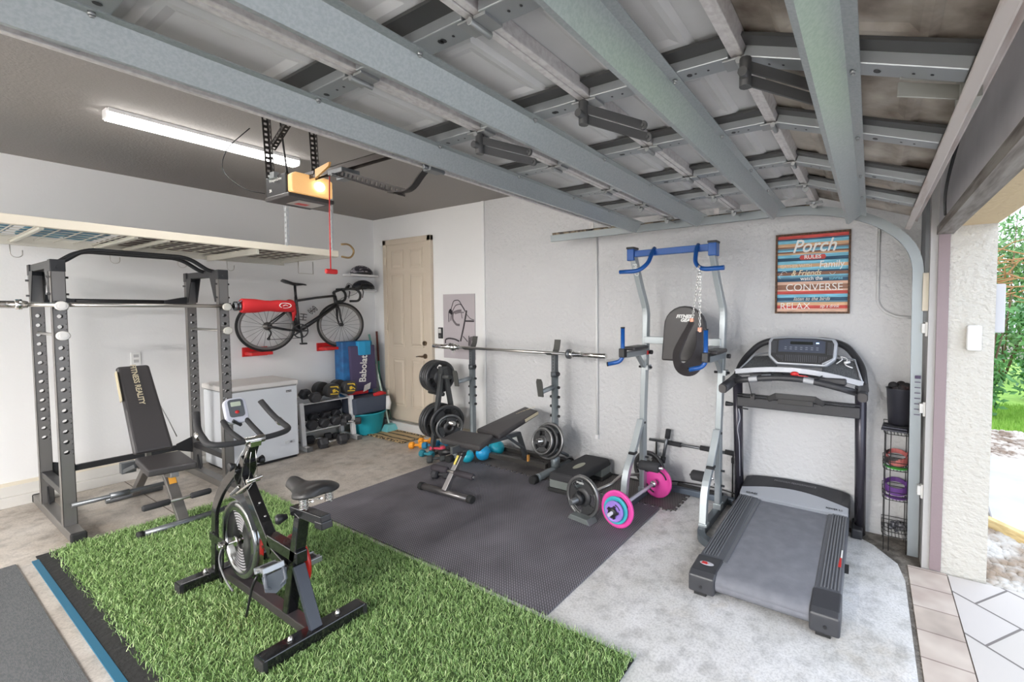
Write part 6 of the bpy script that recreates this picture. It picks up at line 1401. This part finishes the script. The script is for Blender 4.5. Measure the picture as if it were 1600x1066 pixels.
b = MB(); b.tube(bend([(3.85,-.07,.02),(4.1,-.05,.02),(4.35,-.10,.02),(4.6,-.05,.075),(5.0,-.04,.09),(5.6,-.03,.02),(5.9,-.03,.01)],.12), .006, 6); single('floor_cable', b, M['black'], 'thin black cable running along the foot of the plastered wall', 'cable')

# ================================================================ TREADMILL
t = thing('treadmill', 'dark grey treadmill standing on the concrete by the opening', 'treadmill', (5.66,-.7,0))
tg = mat('treadmill_grey', (.10,.105,.12), .42); tg2 = mat('treadmill_dark', (.03,.03,.034), .45); sil = mat('silver_plastic', (.42,.44,.48), .35, .3)
beltm = mat('running_belt', (.17,.175,.20), .8, bump=(160,.4,.003), var=((.21,.215,.24), 12, .35, .7))
x0, x1 = 5.275, 6.045
b = MB(); rings = []
for y, z in ((-1.30,.045),(-1.335,.055),(-1.356,.080),(-1.358,.098),(-1.343,.120),(-1.31,.132),(-.24,.158)): rings.append([Vector((x0+.14,y,z)),Vector((x1-.125,y,z))])
vs = [p for r in rings for p in r]; low = [p-Vector((0,0,.02)) for p in vs]
n = len(rings); b.add(vs+low, [(2*i,2*i+1,2*i+3,2*i+2) for i in range(n-1)]+[(2*n+2*i+2,2*n+2*i+3,2*n+2*i+1,2*n+2*i) for i in range(n-1)]+[(0,2*n,2*n+1,1)], True); mkobj('running_belt', b, beltm, t)
b = MB(); b.cyl((x0+.13,-1.315,.088),(x1-.12,-1.315,.088), .036, 20); b.box(x0+.03,x1-.03,-1.25,-.06,.045,.105); mkobj('deck', b, tg2, t)
for k, (xa, xb) in enumerate(((x0,x0+.148),(x1-.132,x1))):
    b = MB(); b.add([(xa,-1.20,.045),(xb,-1.20,.045),(xb,-1.20,.142),(xa,-1.20,.138),(xa,-.22,.05),(xb,-.22,.05),(xb,-.22,.176),(xa,-.22,.170)], [(3,2,1,0),(4,5,6,7),(0,1,5,4),(1,2,6,5),(2,3,7,6),(3,0,4,7)]); fr_ = mkobj('foot_rail', b, tg, t, bevel=.008)
    b = MB()
    for j in range(6):
        xx = xa+.022+j*.0165+(.012 if k else 0); b.bar((xx,-1.17,.1425+j*.0003),(xx,-.26,.1775), .0075,.006)
    mkobj('grip_rib', b, mat('rib_grey', (.16,.165,.18), .4), fr_)
    b = MB(); xc0, xc1 = (xa-.004, xb+.0) if not k else (xa-.004, xb+.006)
    vs = [(xc0,-1.375,.02),(xc1,-1.375,.02),(xc1,-1.375,.115),(xc0,-1.375,.115),(xc0,-1.19,.012),(xc1,-1.19,.012),(xc1,-1.19,.150),(xc0,-1.19,.146),(xc0,-1.345,.136),(xc1,-1.345,.136)]
    b.add(vs, [(0,1,2,3),(3,2,9,8),(8,9,6,7),(4,7,6,5),(0,4,5,1),(1,5,6,9,2),(0,3,8,7,4)]); e_ = mkobj('end_cap', b, mat('end_cap_grey', (.045,.046,.052), .4), t, bevel=.012, bseg=3)
    b = MB(); b.cyl((xc0+.075,-1.376,.06),(xc0+.075,-1.378,.06), .009, 12); mkobj('screw_hole', b, M['black'], e_)
    b = MB(); b.box(xc0+.03,xc0+.10,-1.36,-1.22,.0,.02); mkobj('rubber_foot', b, M['rubber'], e_)
    if not k:
        b = MB(); b.lathe([(.001,.0012),(.9,.0012),(1,0)], (0,0,0), (0,0,1), 24); b.v = [Vector((xa+.072+p.x*.042, -1.272+p.y*.020, .1435+p.z)) for p in b.v]; lo_ = mkobj('logo_badge', b, mat('badge_white', (.55,.55,.58), .4), e_); b = MB(); b.prism([(-.03,-.012),(.006,-.012),(.0,.012),(-.026,.010)], (xa+.072,-1.272,.145), (1,0,0), (0,1,0), .0012); b.bar((xa+.045,-1.262,.1466),(xa+.085,-1.278,.1466),.003,.001); mkobj('red_mark', b, M['redp'], lo_)
    else:
        b = MB(); b.prism([(-.008,-.05),(.008,-.05),(.006,.05),(-.004,.05)], (xb-.022,-.90,.158), (1,0,0), (0,1,.03), .0012); mkobj('red_mark', b, M['redp'], fr_); b = MB(); b.box(xb+.0,xb+.022,-.86,-.82,.08,.115); mkobj('rail_clip', b, M['rubber'], fr_)
        b = MB(); b.prism([(-.004,-.03),(.005,-.03),(.005,.06),(-.003,.06)], (xb-.018,-.82,.161), (1,0,0), (0,1,.03), .0012); mkobj('white_mark', b, M['text'], fr_)
b = MB(); b.bar((x0+.158,-1.20,.135),(x0+.158,-.24,.160), .022,.012); mkobj('belt_trim', b, mat('trim_grey', (.14,.145,.16), .4), t)
# motor hood: silver band in front, dark dome behind
def hood(b, ys, zf, xa, xb, n=14):
    rings = []
    for i in range(n+1):
        f = i/n; x = xa+(xb-xa)*f; a = math.sin(math.pi*f); rings.append([Vector((x, ys(f)[0], zf(f)[0])), Vector((x, ys(f)[1], zf(f)[1])), Vector((x, ys(f)[1]+.0, .06)), Vector((x, ys(f)[0]+.01, zf(f)[0]-.03))])
    b.loft(rings, smooth=False)
b = MB(); hood(b, lambda f: (-.275-.015*f, -.19+.09*math.sin(math.pi*f)-.02*f), lambda f: (.185,.218+.02*math.sin(math.pi*f)), x0+.005, x1-.005); sh_ = mkobj('silver_hood_band', b, mat('hood_silver', (.40,.42,.46), .35, .2), t, bevel=.004)
b = MB(); hood(b, lambda f: (-.21+.09*math.sin(math.pi*f)-.02*f, -.035+.012*math.sin(math.pi*f)), lambda f: (.215+.02*math.sin(math.pi*f),.245+.035*math.sin(math.pi*f)**.5), x0-.0, x1+.0); ho_ = mkobj('motor_hood', b, tg2, t, bevel=.01)
txt('lettering', 'ISO-FLEX', .022, (5.37,-.262,.1935), (1,0,0), (0,.9,.4), M['black'], sh_, .001); txt('lettering', 'POWER 3.0', .022, (5.95,-.262,.1955), (1,0,0), (0,.9,.4), M['black'], sh_, .001)
txt('lettering', 'PROFORM PERFORMANCE', .026, (5.66,-.085,.262), (1,0,0), (0,.9,.25), mat('faint_print', (.16,.16,.17), .5), ho_, .001)
# uprights, handrail hoop, trays, console
pu = mat('upright_purple_black', (.045,.042,.055), .25, .3)
b = MB()
for xa, xb in ((5.235,5.262),(6.112,6.100)):
    b = MB(); b.path([(xa,-.10,.0 if xa > 6 else .02),(xb,-.30,1.10)], [(math.cos(a)*.036,math.sin(a)*.048) for a in [2*math.pi*k/16 for k in range(16)]], (0,1,0), smooth=True); mkobj('upright', b, pu, t)
b = MB(); b.box(5.20,5.28,-.22,.0-.02,.0,.07); b.box(6.06,6.13,-.22,-.02,.0,.07); mkobj('upright_foot', b, tg2, t, bevel=.01)
b = MB(); rings = []
for p in bend([(5.27,-.42,1.10),(5.285,-.22,1.24),(5.40,-.13,1.37),(5.55,-.12,1.40),(5.88,-.12,1.40),(6.00,-.13,1.37),(6.105,-.22,1.24),(6.125,-.42,1.10)],.09,6): rings.append(p)
b.path(rings, rrect(.045,.055,.018,3), (0,1,.2), smooth=True); mkobj('handrail_hoop', b, tg2, t)
b = MB(); hp = bend([(5.29,-.52,1.110),(5.45,-.53,1.140),(5.60,-.53,1.160),(5.75,-.53,1.160),(5.90,-.52,1.135),(6.11,-.50,1.085)],.1,5); b.path(hp, rrect(.055,.040,.015,3), (0,0,1), smooth=True); hbz = mkobj('front_grip_bar', b, tg2, t)
b = MB(); b.tube([hp[5],hp[6],hp[7],hp[8]], .027, 12); b.path(hp[-10:-6], rrect(.062,.046,.015,3), (0,0,1)); b.path(hp[2:5], rrect(.062,.046,.015,3), (0,0,1)); mkobj('pulse_plate', b, mat('dull_pulse_plate', (.30,.31,.33), .4, .5), hbz)
for xx, yy in ((5.275,-.74),(6.115,-.62)):
    b = MB(); b.path(bend([(xx+.0,-.40,1.115),(xx,-.52,1.10),(xx-.0,yy,1.085)],.05,4), rrect(.060,.062,.02,3), (0,0,1), smooth=True); s_ = mkobj('side_handle', b, tg2, t)
    b = MB(); b.path([(xx,yy+.002,1.085),(xx,yy-.014,1.085)], rrect(.050,.052,.018,3), (0,0,1)); mkobj('handle_cap', b, mat('cap_brown_black', (.05,.045,.045), .5), s_)
# side trays and the silver front lip
mesh_ = mat('tray_mesh', (.07,.075,.078), .6, bump=(300,.8,.003), var=((.13,.135,.14), 120, .45, .55))
def slabq(nm, cs, th, m, par, bev=.006):
    cs = [Vector(c) for c in cs]; nrm_ = (cs[1]-cs[0]).cross(cs[3]-cs[0]).normalized(); 
    if nrm_.z < 0: nrm_ = -nrm_
    b = MB(); b.add(cs+[c-nrm_*th for c in cs], [(0,1,2,3),(7,6,5,4),(0,4,5,1),(1,5,6,2),(2,6,7,3),(3,7,4,0)]); return mkobj(nm, b, m, par, bevel=bev)
tl_ = slabq('side_tray', [(5.30,-.47,1.165),(5.56,-.47,1.20),(5.56,-.24,1.29),(5.37,-.24,1.27)], .03, mesh_, t); tr_ = slabq('side_tray', [(5.87,-.47,1.205),(6.10,-.46,1.150),(6.07,-.24,1.27),(5.87,-.24,1.29)], .03, mesh_, t)
b = MB(); fl_ = bend([(5.29,-.475,1.175),(5.50,-.49,1.205),(5.70,-.50,1.215),(5.90,-.485,1.195),(6.115,-.465,1.145)],.1,6); b.path(fl_, [(-.006,-.018),(.006,-.018),(.006,.018),(-.006,.018)], (0,0,1)); mkobj('front_lip', b, sil, t, bevel=.002)
b = MB(); b.tube([(5.30,-.47,1.172),(5.38,-.25,1.285),(5.48,-.23,1.30)], .006, 6); b.tube([(6.11,-.46,1.155),(6.06,-.25,1.28),(5.95,-.24,1.30)], .006, 6); mkobj('tray_edge', b, sil, t)
b = MB(); b.box(5.40,6.02,-.50,-.30,1.13,1.175); mkobj('under_tray', b, tg2, t, bevel=.01)
b = MB(); b.ball((5.705,-.515,1.188), .022, 12, 8, (1.3,.6,.8)); b.bar((5.73,-.52,1.18),(5.79,-.515,1.175), .02,.01); mkobj('red_safety_key', b, M['redp'], t)
b = MB(); b.tube(bend([(5.62,-.52,1.19),(5.66,-.525,1.17),(5.60,-.53,1.16),(5.55,-.52,1.185)],.02), .004, 5); b.tube(bend([(5.78,-.52,1.185),(5.84,-.525,1.165),(5.88,-.52,1.19)],.02), .004, 5); mkobj('key_cord', b, M['black'], t)
co_o = Vector((5.725,-.335,1.325)); cu_ = Vector((1,0,0)); cv_ = Vector((0,.36,1)).normalized(); cn_ = cu_.cross(cv_)
oct_ = [(-.165,-.105),(.165,-.105),(.225,-.045),(.230,.07),(.215,.100),(.10,.112),(-.10,.112),(-.215,.100),(-.230,.07),(-.225,-.045)]
b = MB(); b.prism(oct_, co_o-cn_*.035, cu_, cv_, .06); cs_ = mkobj('console', b, sil, t, bevel=.014, bseg=3)
b = MB(); b.prism([(x*.91,y*.86) for x, y in oct_], co_o+cn_*.022, cu_, cv_, .006); cf_ = mkobj('console_face', b, mat('console_black', (.03,.03,.032), .35), cs_, bevel=.003)
b = MB(); b.prism([(-.155,-.01),(.155,-.01),(.155,.075),(.09,.088),(-.09,.088),(-.155,.075)], co_o+cn_*.028, cu_, cv_, .003); dp_ = mkobj('button_panel', b, mat('blue_grey_panel', (.055,.065,.095), .35), cf_)
b = MB(); b.prism(rrect(.15,.022,.004,2), co_o+cn_*.031+cv_*.058, cu_, cv_, .002); mkobj('display', b, mat('dim_display', (.02,.022,.02), .2), dp_)
b = MB(); b.prism(rrect(.020,.008,.002,2), co_o+cn_*.0312+cv_*.060+cu_*.105, cu_, cv_, .002); mkobj('blue_light', b, mat('blue_indicator', (.3,.6,.9), .3, emit=((.4,.75,1), 1.2)), dp_)
b = MB(); [b.prism(rrect(.016,.006,.002,2), co_o+cn_*.031+cv_*(.026-(k//7)*.014)+cu_*(-.105+(k%7)*.035), cu_, cv_, .0012) for k in range(14)]; mkobj('console_buttons', b, mat('button_grey', (.20,.22,.26), .4), dp_)
b = MB()
for k in range(17): b.bar(co_o+cn_*.030+cu_*(-.10+k*.0125)+cv_*-.030, co_o+cn_*.030+cu_*(-.10+k*.0125)+cv_*-.078, .004,.005,cn_)
mkobj('fan_grille', b, tg, cf_)
b = MB()
for s in (-1,1):
    for k in range(5): b.bar(co_o+cn_*.030+cu_*s*(.120+k*.011)+cv_*-.035, co_o+cn_*.030+cu_*s*(.120+k*.011)+cv_*(-.078+.008*k), .003,.004,cn_)
    for k in range(4): b.bar(co_o+cn_*.030+cu_*s*(.172+k*.009)+cv_*-.02, co_o+cn_*.030+cu_*s*(.172+k*.009)+cv_*.07, .003,.004,cn_)
mkobj('speaker_grille', b, tg, cf_)
b = MB(); b.bar(co_o+cn_*.032+cu_*.14+cv_*-.088, co_o+cn_*.032+cu_*.20+cv_*-.052, .008,.012,cn_); mkobj('silver_accent', b, sil, cf_)
b = MB(); b.tube(bend([(5.95,-.33,1.255),(5.99,-.30,1.285),(5.965,-.27,1.30),(6.02,-.28,1.29),(6.0,-.35,1.25),(6.05,-.36,1.235)],.03), .004, 6); b.tube([(6.0,-.33,1.262),(6.03,-.31,1.27)], .009, 8)
single('white_earphones', b, M['white'], 'tangled white earphones lying on the right tray of the treadmill', 'earphones')
# cross bar with shelf
b = MB(); b.bar((5.27,-.32,.925),(6.10,-.32,.925), .045,.075); b.bar((5.27,-.325,.978),(6.10,-.325,.978), .055,.012); cb_ = mkobj('cross_bar', b, tg2, t, bevel=.006)
b = MB(); b.path([(5.50,-.36,.965),(5.56,-.37,1.0),(5.82,-.37,1.0),(5.88,-.36,.965)], [(-.02,-.004),(.02,-.004),(.02,.004),(-.02,.004)], (0,1,0)); b.box(5.57,5.81,-.355,-.30,.94,.985); mkobj('device_holder', b, M['black'], cb_, bevel=.003)
b = MB(); b.tube([(5.18,-.33,.895),(5.20,-.33,.895),(5.235,-.33,.895)], [.02,.018,.012], 12); b.tube([(5.28,-.36,.88),(5.36,-.36,.876)], .006, 6); mkobj('latch_knob', b, M['black'], t)
b = MB(); b.tube([(5.395,-.52,1.12),(5.395,-.40,.985)], .003, 5); b.box(5.38,5.41,-.385,-.355,.955,1.0); mkobj('tether', b, M['black'], t)
b = MB(); b.tube(bend([(5.285,-.35,.87),(5.30,-.35,.80),(5.275,-.35,.72),(5.28,-.30,.60),(5.268,-.22,.3)],.04), .003, 5); mkobj('hanging_lead', b, mat('pale_lead', (.45,.45,.5), .5), t)

# ================================================================ SIGN
t = thing('porch_sign', 'striped wooden sign with white lettering on the plastered wall above the treadmill', 'sign', (5.745,0,1.60))
sx0, sx1, sz0, sz1 = 5.482, 6.012, 1.600, 2.222
b = MB(); wf = .014; b.box(sx0,sx1,-.030,-.001,sz0,sz0+wf); b.box(sx0,sx1,-.030,-.001,sz1-wf,sz1); b.box(sx0,sx0+wf,-.030,-.001,sz0+wf,sz1-wf); b.box(sx1-wf,sx1,-.030,-.001,sz0+wf,sz1-wf); mkobj('frame', b, mat('brown_wood_frame', (.14,.07,.035), .7, var=((.05,.025,.015), 60, .4, .6)), t)
b = MB(); b.box(sx0+wf,sx1-wf,-.012,-.001,sz0+wf,sz1-wf); mkobj('board', b, mat('sign_board', (.3,.2,.15), .7), t)
cs2 = {'r':(.48,.06,.05),'n':(.02,.07,.13),'c':(.18,.47,.60),'t':(.62,.38,.22),'b':(.23,.11,.07),'p':(.62,.40,.30),'k':(.10,.22,.30)}
mats2 = {k: mat('stripe_'+{'r':'red','n':'navy','c':'sky','t':'tan','b':'brown','p':'peach','k':'slate'}[k], v, .7, var=(tuple(min(1,q*1.5+.03) for q in v), 30, .45, .75), stretch=(.3,1,3)) for k, v in cs2.items()}
stripes = 'rrnccttbkcbtccnnccttccnbbcknnppbbbprrccnnkttrrpp'; zt = sz1-wf; hh = (sz1-sz0-2*wf)/len(stripes); i = 0
while i < len(stripes):
    j = i
    while j < len(stripes) and stripes[j] == stripes[i]: j += 1
    b = MB(); b.box(sx0+wf,sx1-wf,-.0145,-.011,zt-hh*j,zt-hh*i); mkobj('painted_stripe', b, mats2[stripes[i]], t); i = j
SH = sz1-sz0
def sl(s, fx, fz, size, shear=0, sx=1., bold=0., m=None, al='CENTER'): txt('lettering', s, size, (sx0+(sx1-sx0)*fx, -.0172, sz1-SH*fz), (1,0,0), (0,0,1), m or M['text'], t, .0008, shear, sx, al, bold)
sl('Porch', .52, .235, .140, .35, .92, .0015); b = MB(); b.prism([(-.085,-.018),(.085,-.018),(.095,0),(.085,.018),(-.085,.018),(-.095,0)], (sx0+(sx1-sx0)*.51,-.0142,sz1-SH*.30), (1,0,0), (0,0,1), .002); mkobj('red_banner', b, mats2['r'], t)
sl('RULES', .51, .318, .040, 0, 1.1, .0008); sl('GATHER WITH', .285, .425, .036, 0, .95, .0008, mat('cream_print', (.75,.60,.42), .6)); sl('Family', .76, .435, .075, .1, .9, .0006)
sl('& Friends', .42, .525, .062, .35, .9, .0004, mat('cream_print2', (.78,.66,.46), .6)); sl('watch the', .50, .585, .040, 0, 1.0, .0004); sl('sunrise', .82, .585, .036, 0, .9, .0, mats2['c'])
sl('CONVERSE', .53, .715, .078, 0, 1.05, -.0005); sl('listen to the birds', .50, .835, .038, .35, .95, .0002, mat('cream_print3', (.75,.72,.66), .6)); sl('RELAX', .28, .945, .072, 0, 1.05, -.0005); sl('sip a drink', .74, .925, .035, .3, .9)
b = MB(); b.tube(arc((sx0+.065,-.0155,sz1-SH*.50), .022, 20, 200, 6, (1,0,0),(0,0,1)), .0014, 4); b.tube(arc((sx0+.045,-.0155,sz1-SH*.53), .018, 60, 250, 6, (1,0,0),(0,0,1)), .0014, 4); b.tube(arc((sx1-.12,-.0155,sz1-SH*.49), .02, 200, 350, 6, (1,0,0),(0,0,1)), .0014, 4); mkobj('painted_flourish', b, M['text'], t)

# ================================================================ CORNER SHELF AND ITS THINGS
t = thing('wire_shelf', 'black wire corner shelf tower behind the door track', 'wire shelf', (6.34,-.15,-.025))
wm = M['rubber']; xa, xb, ya_, yb_ = 6.245, 6.405, -.25, -.035
b = MB()
for x in (xa+.01,xa+.04,xb-.02): b.tube([(x,ya_+.02,-.024),(x,ya_+.02,.80)], .0028, 5)
for x in (xa+.01,xb-.02): b.tube([(x,yb_,-.024),(x,yb_,.80)], .0028, 5)
mkobj('post', b, wm, t)
def rring(z, g=0): return [(xa-g,yb_,z)]+arc((xa+.05-g,ya_+.06-g,z), .05+g, 180, 270, 5, (1,0,0),(0,1,0))+arc((xb-.05+g,ya_+.06-g,z), .05+g, 270, 360, 5, (1,0,0),(0,1,0))+[(xb+g,yb_,z)]
for z in (.785,.54,.335,.085):
    b = MB()
    for q in (0,.03,.055): b.tube(rring(z+q), .0026, 5, closed=True)
    for k in range(7): x = xa+.02+k*.02; b.tube([(x,ya_+.01,z),(x,yb_,z)], .0022, 5)
    mkobj('basket', b, wm, t)
b = MB(); b.lathe([(.001,0),(.068,0),(.082,.24),(.088,.245),(.080,.245),(.066,.01),(.001,.01)], (6.335,-.135,.845), (0,0,1), 28); single('black_bucket', b, mat('dark_plastic_bucket', (.035,.035,.045), .45), 'black plastic bucket standing on top of the wire shelf', 'bucket')
b = MB()
for k in range(9): a = k*.7; b.ball((6.335+math.cos(a)*.045,-.135+math.sin(a)*.045,1.085+.012*(k%3)), .030, 8, 6, (1,1,.8))
single('dark_cloth', b, mat('black_cloth', (.02,.018,.02), .8, var=((.10,.05,.05), 14, .5, .7)), 'crumpled black cloth filling the bucket on the shelf', 'cloth')
b = MB()
for k, (dz, s) in enumerate(((.805,1),(.822,.94))):
    b.prism([(-.10*s,-.07),(.05,-.10*s),(.09,.02),(.06,.07),(-.09*s,.06)], (6.325,-.16,dz), (1,0,.0), (0,1,0), .012)
single('folded_bag', b, mat('slate_bag', (.05,.05,.065), .6), 'folded slate bag under the black bucket on the shelf', 'bag', bevel=.005)
b = MB(); b.prism([(-.05,-.02),(.05,-.06),(.06,.08),(-.03,.12)], (6.425,-.12,.95), (.3,-.95,0), (0,0,1), .05); single('hanging_bag', b, M['foam'], 'black mesh bag hanging between the shelf and the door jamb', 'bag', bevel=.02) 
def visor(c, m1, m2, label, strapm):
    c = Vector(c); t = thing('sun_visor', label, 'visor', c); b = MB()
    n = 14; outer = []; inner = []
    for k in range(n+1): a = math.radians(180+180*k/n); outer.append((math.cos(a)*.078, math.sin(a)*.105)); inner.append((math.cos(a)*.068, math.sin(a)*.050))
    b.prism(outer+inner[::-1], c+Vector((0,0,.006)), (1,0,0), (0,1,0), .004); mkobj('brim', b, m1, t)
    b = MB(); rings = []
    for k in range(25): a = 2*math.pi*k/24; p = c+Vector((math.cos(a)*.070, .02+math.sin(a)*.068, .010+.030*(1+math.sin(a)))); o_ = Vector((math.cos(a),math.sin(a),0))*.003; h_ = .055 if math.sin(a) < .3 else .030; rings.append([p-o_,p+o_,p+o_+Vector((0,0,h_)),p-o_+Vector((0,0,h_))])
    b.loft(rings, smooth=False); mkobj('headband', b, m2, t)
    b = MB(); b.tube([c+Vector((math.cos(a)*.073,.02+math.sin(a)*.071,.012+.030*(1+math.sin(a)))) for a in [2*math.pi*k/24 for k in range(24)]], .0025, 4, closed=True); mkobj('piping', b, strapm, t)
visor((6.325,-.145,.545), mat('bright_green', (.04,.50,.06), .5), mat('coral_and_black', (.04,.035,.035), .6, var=((.55,.15,.14), 9, .46, .52)), 'green brimmed visor with a coral and black band on the second shelf', M['black'])
visor((6.325,-.145,.340), mat('violet_fabric', (.16,.06,.26), .6), mat('violet_band', (.14,.05,.24), .6), 'violet visor with pale piping on the third shelf', mat('lilac_piping', (.55,.42,.62), .6))
b = MB()
for k in range(16): b.ball((6.32+random.uniform(-.035,.05),-.14+random.uniform(-.04,.04),.105+random.uniform(0,.035)), .016, 7, 5)
single('dark_bow', b, mat('grey_black_fabric', (.06,.06,.07), .7, var=((.30,.30,.32), 40, .5, .6)), 'small grey and black bundle on the lowest shelf', 'bundle')
b = MB(); b.tube(bend([(6.44,-.10,1.02),(6.452,-.12,.90),(6.448,-.14,.85),(6.43,-.12,.83)],.05), .003, 5); single('lilac_cord', b, mat('lilac_cord', (.55,.45,.62), .5), 'thin lilac cord hanging beside the black mesh bag', 'cord')
b = MB(); b.ball((6.20,-.03,.02), .04, 10, 6, (1.6,.7,.4)); 
# housings of the added fill lamps, out of view behind the camera
for x_, y_, lb in ((1.8,-7.0,'added fill ceiling light over the unseen far bay nearest the smooth white wall'),(3.2,-8.8,'added fill ceiling light in the middle of the unseen far wall end'),(4.6,-7.0,'added fill ceiling light over the unseen far bay nearest its opening'),(4.6,-8.8,'added fill ceiling light in the unseen far corner beside the opening wall')): fixture(x_, y_-.53, y_+.53, lb, 2)
